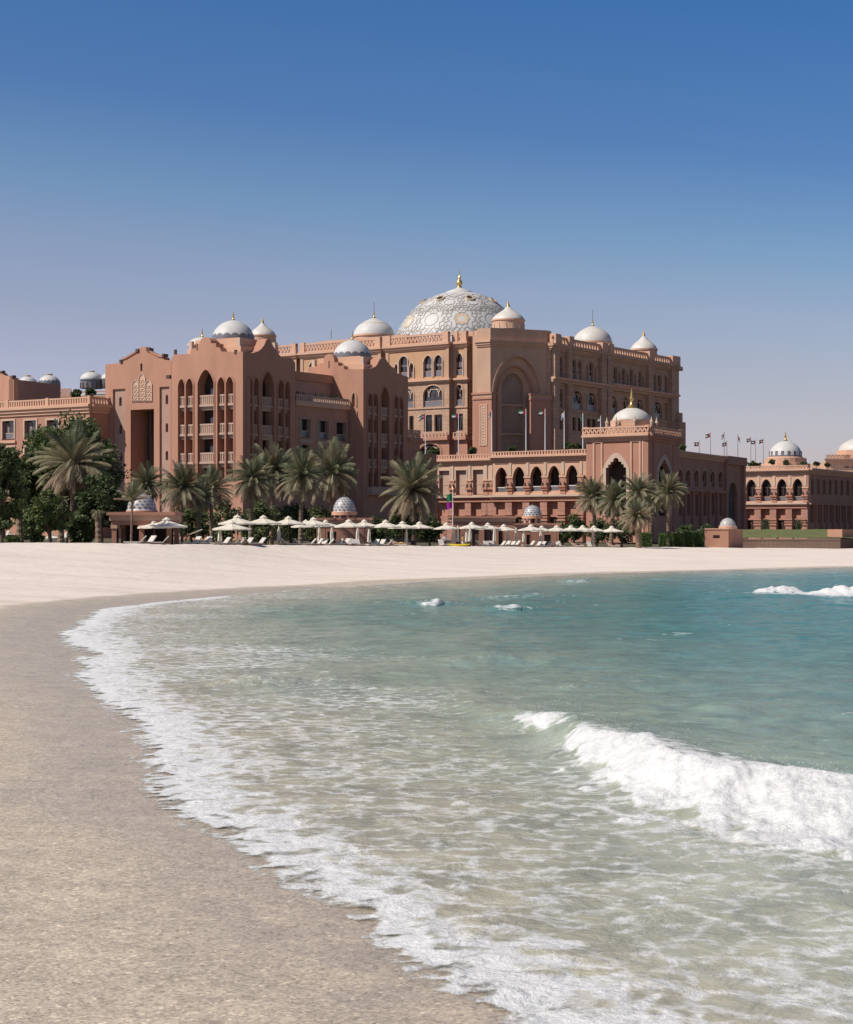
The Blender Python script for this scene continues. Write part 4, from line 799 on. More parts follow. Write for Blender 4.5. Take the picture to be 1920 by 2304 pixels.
for a, b in ((1319.5, 1323), (1337.5, 1341.5), (1372.5, 1376.5), (1391.5, 1395.5), (1410, 1414), (1427.5, 1431.5), (1445, 1448)):
    c = (a+b)/2; ro(up, a, b, 812+(c-1262)*.185, 848+(c-1262)*.148)
for a, b in ((1257, 1266.5), (1287, 1311), (1321, 1342), (1367.5, 1389), (1402.5, 1414), (1431.5, 1447), (1468.5, 1490), (1496, 1502)):
    c = (a+b)/2; ro(mid, a, b, 874+(c-1262)*.138, 916+(c-1262)*.118, True, .1)
for a, b in ((1257, 1266.5), (1287.5, 1297), (1301, 1311), (1322, 1331), (1333, 1343), (1370, 1388), (1403, 1413), (1432, 1446), (1470, 1488)):
    c = (a+b)/2; ro(low, a, b, 936+(c-1262)*.10, 966+(c-1262)*.08, False)
mb = MB(); wall(FR, [(0, zr1-3), (FR.len, zr1-3)], zp, up+mid+low, mb, SANDC, .9, .75, SAND); mb.build('shaded_facade', palace)
for h in up: pane(FR, h, -.7, palace, GLASS, 1 if h[1][0]-h[0][0] > 1.5 else 0, 1, blind=.25, rail=(1.5, RAILG))
for h in mid:
    o = pane(FR, h, -.7, palace, GLASS, 1, 1, rail=(1.5, RAILG)); t = MB(); tracery(FR, h, -.5, t); t.build('tracery', o)
for h in low: pane(FR, h, -.7, palace, GLASS, 1, 0)
q = MB()
for h in up: ring(FR, h, .28, -.02, .14, q, SAND)
for h in mid: ring(FR, h, .35, -.02, .18, q, SAND)
q.build_split('arch_moulding', palace)
q = MB(); PIER = [(1241, 1252), (1272, 1281), (1347, 1358), (1361, 1371), (1453, 1464), (1505, 1521)]
for a, b in PIER: FR.box(q, FR.u(a), FR.u(b), zp, zr0, -.1, 1.1, SANDC)
q.build('pier', palace)
q = MB(); cornice(FR, 0, FR.len, zr0-1.7, q, SAND, ((0, .5, .4), (.5, 1.1, .9), (1.1, 1.75, 1.4))); zb1 = FR.z(1300, 857); FR.box(q, 0, FR.len, zb1-1.3, zb1-.5, -.1, 1.0, SAND); FR.box(q, 0, FR.len, zb1-.5, zb1+.1, -.1, 1.6, TRIM)
FR.box(q, FR.u(1371), FR.u(1453), zb1+.1, zb1+.6, -.1, 1.9, TRIM); zb2 = FR.z(1262, 920); FR.box(q, 0, FR.len, zb2-.4, zb2, -.1, .4, SAND); q.build('cornice', palace)
q = MB(); balus(FR, 0, FR.len-3, zr0+.1, zr1, q, TRIM, 1.5, .7, .5, 'p')
for a, b in PIER: FR.box(q, FR.u(a)-.2, FR.u(b)+.2, zr0+.1, zr1+.5, -.4, 1.5, TRIM)
q.build('balustrade', palace)
Re = FR.B; FX = Face(Re, go(Re, -A2, 1529)) if False else None
q = MB(); FR.box(q, FR.len-2.5, FR.len+.4, zr0-1.6, zr0-.4, -3, 2.2, SAND); FR.box(q, FR.len-2.2, FR.len+.2, zp, FR.z(1515, 929), -3, 2.2, SANDC); FR.box(q, FR.len-3, FR.len+.9, zp, FR.z(1515, 950), -3, 2.9, SANDC); q.build('corner_pier', palace)
ux = (FPl.B-FPl.A).normalized(); uy = (FR.B-FR.A).normalized()
K0 = Pl-FPl.n*3.2; K1 = Tc-FPl.n*8-ux*1.0; K2 = Rs-FR.n*2.0+uy*2; K3 = FR.B-FR.n*2.0; K4 = Pl+(FR.B-Tc)
mb = MB(); mb.prism([K0, K1-ux*2, K2, K3, K4], zp, zled-1.0, SAND, CONC); mb.build('rear_body', palace)
q = MB(); q.prism([Tl-FTl.n*1.1-FT.n*4.4, Tc-FTl.n*1.1-FT.n*4.4, Tr-FT.n*4.4, Tb+uy*4, Tl+uy*12], zp, zt1-1.2, SAND, CONC); q.build('tower_body', palace)
q = MB(); Z = zled; P0 = Pl+ux*10-FPl.n*9; q.prism([P0, P0+ux*32, P0+ux*32+uy*6, P0+uy*6], Z-1, FM.z(760, 757), TRIM, CONC); q.build('roof_parapet_block', palace)
# domes
YD = 529; cD0 = col(1034, YD); RD = 152*YD/FPX; zDc = Zp(808, YD)
mb = MB(); prof = [(RD*math.cos(t), RD*math.sin(t)) for t in [R(a) for a in np.linspace(2, 88, 34)]]; mb.lathe((*cD0, zDc), prof, 96, DOMEW); gd = mb.build('great_dome', palace, smooth=True)
def sph(lat, lon, r=1.0): return Vector((cD0.x+RD*r*math.cos(lat)*math.cos(lon), cD0.y+RD*r*math.cos(lat)*math.sin(lon), zDc+RD*r*math.sin(lat)))
def patch(mb, lat, lon, shape, mt, lift=.05):
    c = sph(lat, lon); n = (c-Vector((*cD0, zDc))).normalized(); e = Vector((-math.sin(lon), math.cos(lon), 0)); u = n.cross(e)
    P = [Vector((*cD0, zDc))+((c+e*a+u*b)-Vector((*cD0, zDc))).normalized()*(RD+lift) for a, b in shape]; mb.poly(P, mt)
def ribbon(mb, lat, lon, loop, w, mt, lift=.07):
    c = sph(lat, lon); O = Vector((*cD0, zDc)); n = (c-O).normalized(); e = Vector((-math.sin(lon), math.cos(lon), 0)); u = n.cross(e); m = len(loop)
    P = []
    for i in range(m):
        a = Vector(loop[i-1]); b = Vector(loop[i]); d = Vector(loop[(i+1) % m]); t = (d-a).normalized(); nn = Vector((-t.y, t.x))*w
        for s in (1, -1): q = b+nn*s; P.append(O+((c+e*q.x+u*q.y)-O).normalized()*(RD+lift))
    mb.faces(P, [(2*i, 2*((i+1) % m), 2*((i+1) % m)+1, 2*i+1) for i in range(m)], mt)
def oct_(r, n=8, ph=.5): return [(r*math.cos(2*math.pi*(i+ph)/n), r*math.sin(2*math.pi*(i+ph)/n)) for i in range(n)]
def star(r1, r2, n, ph=0): return [((r1 if i % 2 == 0 else r2)*math.cos(math.pi*(i+ph)/n), (r1 if i % 2 == 0 else r2)*math.sin(math.pi*(i+ph)/n)) for i in range(2*n)]
def scal(r, n, amp, m=6): return [((r*(1+amp*math.cos(n*t)))*math.cos(t), (r*(1+amp*math.cos(n*t)))*math.sin(t)) for t in [2*math.pi*i/(n*m) for i in range(n*m)]]
ln = MB(); bt = MB()
for k in range(12):
    lo = 2*math.pi*k/12+.02
    for lat, r, off in ((R(6), 2.9, .5), (R(30), 3.0, 0), (R(50), 2.2, .5)):
        L0 = lo+off*2*math.pi/12; s = r
        gold_ = (k % 2 == (0 if lat < R(20) else 1)) and lat < R(45)
        if gold_: patch(bt, lat, L0, star(s*.78, s*.62, 8), BEIGE)
        ribbon(ln, lat, L0, star(s*.80, s*.64, 8) if gold_ else oct_(s*.72, 12), .09, TILEL)
        ribbon(ln, lat, L0, scal(s*1.25, 8, .17), .09, TILEL); ribbon(ln, lat, L0, scal(s*1.72, 10, .10), .085, TILEL)
    for lat, r, off in ((R(18), 1.5, 0), (R(41), 1.3, .5), (R(18), 1.2, .5), (R(41), 1.0, 0)):
        L0 = lo+off*2*math.pi/12; ribbon(ln, lat, L0, star(r, r*.6, 4), .085, TILEL); ribbon(ln, lat, L0, scal(r*1.6, 6, .14), .08, TILEL)
for lat in (R(60), R(70)): P = []
for k in range(18): ribbon(ln, R(62), 2*math.pi*k/18, scal(1.3, 4, .2), .12, TILEL)
ln.build('star_tracery', gd); bt.build('beige_star', gd)
for k in range(8):                                    # round oculi high on the dome
    lo = 2*math.pi*(k+.32)/8; c = sph(R(56), lo); n = (c-Vector((*cD0, zDc))).normalized(); q = MB(); ringp = []
    m = n.to_track_quat('Z', 'Y').to_matrix(); P = []
    for rr_, h in ((1.35, -.2), (1.35, .4), (1.0, .45), (1.0, .1)):
        P += [c+m@Vector((rr_*math.cos(2*math.pi*i/16), rr_*math.sin(2*math.pi*i/16), h)) for i in range(16)]
    q.faces(P, [(a*16+i, a*16+(i+1) % 16, (a+1)*16+(i+1) % 16, (a+1)*16+i) for a in range(3) for i in range(16)], BEIGE); q.poly(P[-16:], GLASS); q.build('oculus', gd)
q = MB(); zt_ = zDc+RD; q.lathe((*cD0, zt_), [(4.1, -.75), (4.1, -.25), (3.3, .15), (2.2, .55), (1.2, .9), (.9, 1.1)], 32, DOMEW); q.lathe((*cD0, zt_), [(4.2, -.8), (4.2, -.6), (4.0, -.58)], 32, DOMEG); q.build('crown_cap', gd, smooth=True)
q = MB(); q.lathe((*cD0, zt_+.9), [(.75, 0), (.8, .4), (.5, .7), (.85, 1.3), (.95, 1.8), (.7, 2.3), (.35, 2.6), (.5, 3.0), (.42, 3.4), (.18, 3.8), (.1, 4.8), (.02, 6.4)], 16, GOLD); q.build('finial', gd, smooth=True)
for px, yb, yt, r, Y, kind, fin, spire, zig in ((842, 755, 715, 46.5, 520, 'squat', 2.6, 2.2, True), (1333.7, 770, 732.5, 43.7, 533, 'squat', 2.6, 2.2, False)):
    dome(palace, (*col(px, Y), Zp(yb, Y)), r*Y/FPX, (yb-yt)*Y/FPX, kind, DOMEW if zig else DOMEC, fin=fin, spire=spire, zig=zig, drum=(3.5, .97, TRIM))
for px, yb, yt, r, Y, dh in ((591, 755, 725, 29.5, 560, 20), (1144, 720, 688, 36, 486, 22), (1449, 786, 754, 29.5, 560, 24)):
    dome(palace, (*col(px, Y), Zp(yb, Y)), r*Y/FPX, (yb-yt)*Y/FPX, 'bell', DOMEC, fin=(14 if Y < 500 else 12)*Y/FPX, drum=(dh*Y/FPX, 1.0, TRIM, CREAM))
q = MB()
for px, y0, y1, Y in ((745.5, 742, 762, 515), ): q.tube([(*col(px, Y), Zp(y1, Y)), (*col(px, Y), Zp(y0, Y))], .08, 5, BRONZE)
q.build('aerial', palace)
# ================================================================ arcade with pointed arches and portal pavilion
H1 = col(1322, 376); Hm = go(H1, A3, 1109); FH = Face(Hm, H1)
arcade = thing('seafront_arcade', (*Hm, zg), 'two-storey peach arcade with a row of pointed arches, left of the domed pavilion', 'building')
zh1 = FH.z(1318, 1010.5); zh0 = FH.z(1318, 1021); AR = [(1115.5, 1142), (1155, 1181), (1194.5, 1220.5), (1234.5, 1260), (1275, 1300.5)]
hs_ = [narch(FH, a, b, 1051.5-(a-1116)*.032, 1072-(a-1116)*.03, 1107-(a-1116)*.028, .28) for a, b in AR]
zm = FH.z(1200, 1114); zs_ = FH.z(1200, 1072)
lowr = [nrect(FH, a+1, b-1, 1130, 1158) for a, b in AR]; lowd = [nrect(FH, a+2, b-2, 1163, 1196) for a, b in AR]
mb = MB(); wall(FH, [(0, zh0), (FH.len, zh0)], zm, hs_, mb, TRIM, 1.0, .95, ROSEP); mb.build('upper_wall', arcade)
mb = MB(); wall(FH, [(0, zm), (FH.len, zm)], zg, lowr+lowd, mb, ROSE, 1.2, .5, ROSEP); mb.build('lower_wall', arcade)
mb = MB(); f2 = FH.shift(-.45)
for h in lowr: f2.box(mb, h[0][0]-.1, h[1][0]+.1, h[0][1]-.1, h[2][1]+.1, -.2, 0, ROSEP)
mb.build('recess_panel', arcade)
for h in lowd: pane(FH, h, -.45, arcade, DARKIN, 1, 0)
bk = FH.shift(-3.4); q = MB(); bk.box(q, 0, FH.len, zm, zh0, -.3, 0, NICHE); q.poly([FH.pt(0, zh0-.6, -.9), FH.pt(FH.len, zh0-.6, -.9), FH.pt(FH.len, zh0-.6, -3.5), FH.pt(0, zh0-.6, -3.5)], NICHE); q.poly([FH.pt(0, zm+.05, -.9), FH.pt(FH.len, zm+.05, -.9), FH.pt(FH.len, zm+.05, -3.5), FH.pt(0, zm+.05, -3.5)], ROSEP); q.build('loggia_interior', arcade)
for h in hs_:
    u0, u1 = h[0][0], h[1][0]; w = nrect; q = MB(); zb = h[0][1]; bk.box(q, u0+.5, u1+.6, zb+.2, h[2][1]+.4, 0.01, .1, GLASS); bk.box(q, u0+1.2, u1+.2, h[2][1]+.5, h[2][1]+1.5, .01, .08, CURT); q.build('loggia_window', arcade)
    q = MB(); FH.box(q, u0, u1, zb+.9, zb+1.06, -.6, -.45, METW); FH.box(q, u0, u1, zb, zb+.9, -.55, -.5, RAILG); q.build('loggia_rail', arcade)
def arcade_trim(root, f, AR, hs_, zh0, zm, zs_, u_end):
    q = MB()
    for h in hs_: ring(f, h, .14, -.02, .12, q, CREAM)
    q.build_split('arch_moulding', root)
    q = MB(); bays = []
    for i, h in enumerate(hs_):
        for c in (h[0][0]-(.75), ):
            pass
    cs = [(hs_[i][1][0]+hs_[i+1][0][0])/2 for i in range(len(hs_)-1)]; st = cs[1]-cs[0]; cs = [cs[0]-st]+cs+[cs[-1]+st]
    for c in cs:
        if c < .2 or c > u_end-.1: continue
        w = .62
        f.box(q, c-.3, c+.3, zs_+.3, zh0-1.6, 0, .16, CREAM); f.box(q, c-w-.25, c+w+.25, zs_-.3, zs_+.1, -.1, .35, TRIM)
        f.box(q, c-w, c+w, zm+.2, zs_-.3, 0, .2, ROSEP); f.box(q, c-w-.3, c+w+.3, zm+1.6, zm+2.0, 0, .75, ROSEP); f.box(q, c-w-.15, c+w+.15, zm+1.1, zm+1.6, 0, .5, ROSEP)
        for k in (-.55, .55): q.lathe(f.pt(c+k, zm+2.0, .45), [(.2, 0), (.22, .2), (.12, .4), (.16, .55), (0, 1.0)], 8, BRONZE)
        f.box(q, c-w-.25, c+w+.25, zg, zm-1.1, 0, .75, ROSE)
        for k, (d, o) in enumerate(((4.0, 1.0), (4.6, .95), (5.3, 1.0))): f.box(q, c-w-.45, c+w+.45, zm-d-.3, zm-d, 0, o, ROSEP)
    q.build('pilaster', root)
    q = MB(); f.box(q, 0, u_end, zm-.35, zm+.1, -.1, 1.15, CREAM); f.box(q, 0, u_end, zm-.8, zm-.35, -.1, .8, ROSEP); f.box(q, 0, u_end, zm-1.35, zm-1.05, -.1, .95, ROSEP)
    for i in range(len(cs)-1): 
        a, b = cs[i]+.5, cs[i+1]-.5
        if a > 0 and b < u_end: f.box(q, a, b, zh0-1.72, zh0-1.6, 0, .1, BRONZE)
    q.build('string_course', root)
    q = MB(); cornice(f, 0, u_end, zh0-1.1, q, TRIM, ((-.15, .35, .25), (.35, .75, .6), (.75, 1.15, 1.0))); q.build('cornice', root)
arcade_trim(arcade, FH, AR, hs_, zh0, zm, zs_, FH.len)
q = MB(); balus(FH, 0, FH.len, zh0+.05, zh1, q, TRIM, .7, .6, .3, 'p'); q.build('balustrade', arcade)
mb = MB(); mb.prism([Hm-FH.n*3.8, H1-FH.n*3.8, H1-FH.n*26, Hm-FH.n*26], zg, zh0-.3, ROSEP, CONC); mb.build('rear_body', arcade)
# set-back part with blind windows
Hs = Hm-FH.n*1.6; Hl = go(Hs, A3, 948); FJ = Face(Hl, Hs); blind = thing('blind_window_wing', (*Hl, zg), 'set-back peach wing with tall blind windows, left of the row of pointed arches', 'building')
zj0 = FJ.z(1040, 1034); zj1 = FJ.z(1040, 1023); zmj = zm
BW = [(953, 974), (989, 1012), (1026.5, 1050), (1065, 1088)]; hj = [nrect(FJ, a, b, 1058-(a-1026)*.03, 1113-(a-1026)*.015) for a, b in BW]; lj = [nrect(FJ, a, b, 1131, 1161) for a, b in BW]
mb = MB(); wall(FJ, [(0, zj0), (FJ.len, zj0)], zmj, hj, mb, TRIM, 1.1, .8, ROSEP); wall(FJ, [(0, zmj), (FJ.len, zmj)], zg, lj, mb, ROSE, 1.1, .5, ROSEP); mb.build('wall', blind)
for h in hj:
    q = MB(); FJ.box(q, h[0][0], h[1][0], h[0][1], h[2][1], -.9, -.7, BALC); FJ.box(q, h[0][0], h[1][0], h[0][1]+2.2, h[0][1]+2.35, -.7, -.62, TRIM); q.build('blind_window', blind)
q = MB()
for h in lj: FJ.box(q, h[0][0], h[1][0], h[0][1], h[2][1], -.7, -.42, ROSEP)
q.build('recess_panel', blind)
q = MB()
for h in hj: ring(FJ, h, .3, -.02, .12, q, CREAM, False)
q.build('window_surround', blind)
q = MB(); cs = [(FJ.u(980.5)), FJ.u(1018.5), FJ.u(1057), FJ.u(1094), FJ.u(1106)]
for c in cs:
    w = .6; FJ.box(q, c-w, c+w, zmj+.2, zs_-.6, 0, .25, ROSEP); FJ.box(q, c-w*.6, c+w*.6, zs_-.4, zj0-1.4, 0, .2, CREAM); FJ.box(q, c-w-.2, c+w+.2, zs_-.7, zs_-.4, 0, .4, TRIM); FJ.box(q, c-w-.25, c+w+.25, zmj+1.4, zmj+1.9, 0, .7, ROSEP); FJ.box(q, c-w-.2, c+w+.2, zg, zmj-1.1, 0, .7, ROSE)
    for k in (-.5, .5): q.lathe(FJ.pt(c+k, zmj+1.9, .42), [(.2, 0), (.22, .2), (.12, .4), (.16, .55), (0, 1.0)], 8, BRONZE)
    for d in (4.0, 4.6, 5.3): FJ.box(q, c-w-.4, c+w+.4, zmj-d-.3, zmj-d, 0, .95, ROSEP)
q.build('pilaster', blind)
q = MB(); FJ.box(q, 0, FJ.len, zmj-.35, zmj+.1, -.1, 1.1, CREAM); FJ.box(q, 0, FJ.len, zmj-1.35, zmj-1.05, -.1, .9, ROSEP); cornice(FJ, 0, FJ.len, zj0-1.1, q, TRIM, ((-.15, .35, .25), (.35, .75, .6), (.75, 1.15, 1.0))); q.build('cornice', blind)
q = MB(); balus(FJ, 0, FJ.len, zj0+.05, zj1, q, TRIM, .7, .6, .3, 'p'); q.build('balustrade', blind)
mb = MB(); mb.prism([Hl-FJ.n*1.3, Hs-FJ.n*1.3, Hs-FJ.n*24, Hl-FJ.n*24], zg, zj0-.3, ROSEP, CONC); mb.build('rear_body', blind)
# domed pavilion
Vc = col(1459, 357); Vl = go(Vc, A3, 1319.5); Vr = go(Vc, B3, 1528); FV, SV = Face(Vl, Vc), Face(Vc, Vr)
pav = thing('domed_portal_pavilion', (*Vc, zg), 'square rose pavilion with a cream dome, gold spire and a stepped-arch portal', 'building')
zv0 = FV.z(1459, 975); zv1 = FV.z(1459, 957.5)
def stepped(f, a, b, ytop, ys, yb):
    c = (a+b)/2; u0, u1 = f.u(a), f.u(b); uc = (u0+u1)/2; hw = (u1-u0)/2; zt, zs, zb = f.z(c, ytop), f.z(c, ys), f.z(c, yb); P = [(u0, zb), (u1, zb), (u1, zs)]
    st = [(1.0, 0), (.86, .0), (.86, .2), (.66, .22), (.66, .45), (.46, .47), (.46, .66), (.24, .68), (.2, .9)]
    P = [(u0+.14*hw, zb), (u1-.14*hw, zb)]+[(uc+x*hw, zs+y*(zt-zs)) for x, y in st[1:]]+[(uc, zt)]+[(uc-x*hw, zs+y*(zt-zs)) for x, y in reversed(st[1:])]
    return P
hv = stepped(FV, 1361, 1414, 1029.5, 1058, 1160); hv2 = stepped(SV, 1479, 1508, 1034, 1062, 1160)
mb = MB(); wall(FV, [(0, zv0), (FV.len, zv0)], zg, [hv], mb, ROSEP, 1.2, 1.0, ROSEP); mb.build('front_wall', pav)
mb = MB(); wall(SV, [(0, zv0), (SV.len, zv0)], zg, [hv2], mb, ROSEP, 1.2, 1.0, ROSEP); mb.build('side_wall', pav)
q = MB()
for f, a, b, ya, ys, yb in ((FV, 1357.5, 1417.5, 1019, 1055, 1160), (SV, 1477, 1510, 1023, 1057, 1160)):
    po = narch(f, a, b, ya, ys, yb, .45, 8); h = hv if f is FV else hv2
    pz = [p for p in po]; lo = [geometry.tessellate_polygon]; flat = po+h
    tris = geometry.tessellate_polygon([[Vector((x, y, 0)) for x, y in po], [Vector((x, y+.01, 0)) for x, y in h]])
    q.faces([f.pt(x, y, .18) for x, y in flat], [tuple(t) for t in tris], CREAM); n = len(po); q.faces([f.pt(x, y, .18) for x, y in po]+[f.pt(x, y, -.02) for x, y in po], [(i, (i+1) % n, n+(i+1) % n, n+i) for i in range(n)], CREAM)
q.build('stepped_arch', pav)
q = MB()
for f in (FV, SV):
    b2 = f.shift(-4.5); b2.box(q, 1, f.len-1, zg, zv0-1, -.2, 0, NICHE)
b2 = FV.shift(-4.45); b2.box(q, FV.u(1391), FV.u(1413), zg, FV.z(1400, 1068), 0, .12, GLASS); q.build('portal_interior', pav)
q = MB(); L_ = FV.len
for a, b in ((1336.5, 1338), (1354.5, 1356), (1420.5, 1422), (1440.5, 1442), (1447, 1448)): FV.box(q, FV.u(a)-.1, FV.u(b)+.1, zg, FV.z(1400, 993), 0, .22, TRIM)
for a, b in ((1337, 1356), (1421, 1441)): FV.box(q, FV.u(a), FV.u(b), FV.z(1400, 993)-.15, FV.z(1400, 993)+.2, 0, .22, TRIM)
for c in (SV.u(1470), SV.u(1515)): SV.box(q, c-.25, c+.25, zg, SV.z(1490, 997), 0, .22, ROSEP)
q.build_split('panel_moulding', pav)
q = MB()
for f in (FV, SV): cornice(f, 0, f.len, zv0-1.3, q, TRIM if f is FV else ROSEP, ((-.1, .4, .3), (.4, .85, .7), (.85, 1.3, 1.1)))
q.build('cornice', pav)
q = MB()
for f in (FV, SV): balus(f, -.5, f.len+.5, zv0, zv1, q, TRIM, .95, .8, .3, 'v')
for p in (Vl, Vc, Vr): tier(q, p-FV.n*.2, .55, .55, zv0, zv1+.15, TRIM)
q.build('lattice_balustrade', pav)
wx = (Vc-Vl).normalized(); wy = (Vr-Vc).normalized(); cV = (Vl+Vr)/2
mb = MB(); mb.prism([Vl-FV.n*5, Vc-FV.n*5-wx*5, Vr-wx*5, Vl+(Vr-Vc)], zg, zv0-.4, ROSEP, CONC); mb.prism([Vl+wx*.3+wy*1.3, Vc-wx*1.3+wy*1.3, Vr-wx*1.3, Vl+(Vr-Vc)+wx*.3], zv0-1.6, zv0-.3, ROSEP, CONC); mb.build('rear_body', pav)
q = MB(); dV = col(1422, 366); zdv = Zp(946, 366); rV = 43*366/FPX
q.lathe((*dV, zv0-.4), [(rV*1.32, 0), (rV*1.32, zdv-zv0-.9), (rV*1.12, zdv-zv0-.85), (rV*1.12, zdv-zv0+.35), (rV*.9, zdv-zv0+.4)], 8, TRIM)
for k in range(8): a = math.pi/4*(k+.0); q.lathe((dV.x+rV*1.3*math.cos(a), dV.y+rV*1.3*math.sin(a), zdv-1.4), [(.3, 0), (.3, .8), (.4, .9), (.2, 1.3), (0, 2.2)], 8, CREAM)
q.build('octagonal_drum', pav)
dome(pav, (*dV, zdv), rV, 31*366/FPX, 'squat', DOMEC, fin=4.0)
# shaded arcade to its right
Qe = go(Vr, B3, 1680); FQ = Face(Vr, Qe).shift(-.8); arq = thing('shaded_arcade', (*Qe, zg), 'long shaded arcade wing running back from the domed pavilion to a blank end bay', 'building')
zq = FQ.z(1628, 1028); AQ = [(1535+18.4*k, 1547+18.0*k) for k in range(6)]
AQ = [(1524, 1535.5), (1542.5, 1553.5), (1561, 1572), (1579.5, 1590.5), (1597.5, 1608.5), (1615.5, 1626)]
AQ = AQ[1:] if FQ.u(1524) < .4 else AQ
hq = [narch(FQ, a, b, 1057+(a-1541)*.055, 1068+(a-1541)*.05, 1094+(a-1541)*.03, .35) for a, b in AQ]; lq = [nrect(FQ, a, b, 1112, 1160) for a, b in AQ]; endA = narch(FQ, 1640, 1660, 1085, 1112, 1192, .2)
mb = MB(); wall(FQ, [(0, zq), (FQ.len, zq)], zg, hq+lq+[endA], mb, ROSEP, 1.0, .8, ROSEP); mb.build('wall', arq)
for h in hq: pane(FQ, h, -.75, arq, GLASS, 0, 0, rail=(1.0, RAILG))
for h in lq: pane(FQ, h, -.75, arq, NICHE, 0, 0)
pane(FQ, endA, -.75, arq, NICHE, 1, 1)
q = MB()
for h in hq: ring(FQ, h, .3, -.02, .16, q, SAND)
q.build_split('arch_moulding', arq)
q = MB(); cornice(FQ, 0, FQ.u(1628), zq-1.0, q, TRIM, ((-.2, .3, .3), (.3, .7, .7), (.7, 1.1, 1.1))); ue = FQ.u(1629); FQ.box(q, ue, FQ.len+.3, zq-1.6, zq+.3, -.5, .9, ROSEP); FQ.box(q, ue, ue+.9, zg, zq-1.6, -.2, .7, ROSEP); FQ.box(q, FQ.len-1.5, FQ.len, zg, zq-1.6, -.2, .7, ROSEP); FQ.box(q, 0, ue, FQ.z(1580, 1104)-.3, FQ.z(1580, 1104)+.2, 0, .8, ROSEP); q.build('cornice', arq)
q = MB()
for i in range(len(AQ)-1): c = FQ.u((AQ[i][1]+AQ[i+1][0])/2); FQ.box(q, c-.5, c+.5, zg, FQ.z(1580, 1104)-.3, 0, .6, ROSEP)
q.build('pilaster', arq)
mb = MB(); qx = FQ.n; mb.prism([FQ.A-qx*1.1, FQ.B-qx*1.1, FQ.B-qx*22, FQ.A-qx*22], zg, zq-.2, ROSEP, CONC); mb.build('rear_body', arq)
q = MB(); FQ.pbox(q, 1592, 1617, 1019, 1024, -8, -4, PINKG); q.build('roof_hatch', arq)
# ================================================================ far right arcade with domes
Uc = col(1820, 442); Ul = go(Uc, A2, 1668); Ur = go(Uc, 2300, 2010); FU, SU = Face(Ul, Uc), Face(Uc, Ur)
rgt = thing('far_arcade_building', (*Uc, zg), 'far peach arcade at the right with four sunlit arches and a window-ringed dome', 'building')
zu0 = FU.z(1819, 1055); zu1 = FU.z(1819, 1046); AU = [(1680, 1702), (1713.8, 1736), (1749, 1771), (1784.5, 1806.5)]
hu = [narch(FU, a, b, 1079-(a-1680)*.02, 1094-(a-1680)*.02, 1128-(a-1680)*.012, .3) for a, b in AU]; zmu = FU.z(1750, 1132); zsu = FU.z(1750, 1097)
lu = [nrect(FU, a+1, b-1, 1144, 1166) for a, b in AU]; ld = [nrect(FU, a+1, b-1, 1170, 1196) for a, b in AU]
mb = MB(); wall(FU, [(0, zu0), (FU.len, zu0)], zmu, hu, mb, TRIM, 1.0, .95, ROSEP); mb.build('upper_wall', rgt)
mb = MB(); wall(FU, [(0, zmu), (FU.len, zmu)], zg, lu+ld, mb, ROSE, 1.0, .5, ROSEP)
for h in lu: FU.box(mb, h[0][0], h[1][0], h[0][1], h[2][1], -.8, -.45, ROSEP)
mb.build('lower_wall', rgt)
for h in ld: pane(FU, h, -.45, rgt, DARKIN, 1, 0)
for h in hu: pane(FU, h, -.9, rgt, GLASS, 1, 1, rail=(1.0, RAILG))
arcade_trim(rgt, FU, AU, hu, zu0, zmu, zsu, FU.len)
q = MB(); balus(FU, 0, FU.len, zu0+.05, zu1, q, TRIM, .8, .6, .3, 'v'); q.build('balustrade', rgt)
au = [(1824+13.3*k, 1831.5+13.3*k) for k in range(8)]; hs2 = [narch(SU, a, b, 1076+(a-1824)*.05, 1084+(a-1824)*.05, 1112+(a-1824)*.03, .35) for a, b in au]; ls2 = [nrect(SU, a, b, 1136, 1176) for a, b in au]
mb = MB(); wall(SU, [(0, zu0), (SU.len, zu0)], zg, hs2+ls2, mb, ROSEP, 1.0, .8, ROSEP); mb.build('shaded_wall', rgt)
for h in hs2: pane(SU, h, -.75, rgt, GLASS, 0, 0)
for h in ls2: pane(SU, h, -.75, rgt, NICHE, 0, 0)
q = MB()
for h in hs2: ring(SU, h, .3, -.02, .16, q, SAND)
q.build_split('arch_moulding', rgt)
q = MB(); cornice(SU, 0, SU.len, zu0-1.0, q, TRIM, ((-.2, .3, .3), (.3, .7, .7), (.7, 1.2, 1.1))); SU.box(q, 0, SU.len, zmu-.4, zmu, 0, .7, ROSEP)
for i in range(7): c = SU.u((au[i][1]+au[i+1][0])/2); SU.box(q, c-.5, c+.5, zg, zmu-.4, 0, .6, ROSEP)
q.build('cornice', rgt)
vx, vy = (Uc-Ul).normalized(), (Ur-Uc).normalized()
mb = MB(); mb.prism([Ul-FU.n*1.1, Uc-FU.n*1.2-vx*1.2, Ur-SU.n*1.2, Ul+(Ur-Uc)], zg, zu0-.2, ROSEP, CONC); mb.build('rear_body', rgt)
YR = 462; dR = col(1768, YR); zR = Zp(1028, YR); rR = 36.5*YR/FPX; q = MB()
q.lathe((*dR, zu0-.5), [(rR*1.5, 0), (rR*1.5, zR-zu0-1.3), (rR*1.28, zR-zu0-1.2), (rR*1.28, zR-zu0+.1), (rR*1.08, zR-zu0+.2), (rR*1.05, zR-zu0+.5)], 24, TRIM); q.build('stepped_base', rgt)
dome(rgt, (*dR, zR), rR, 37*YR/FPX, 'round', DOMEW, fin=2.6)
q = MB()
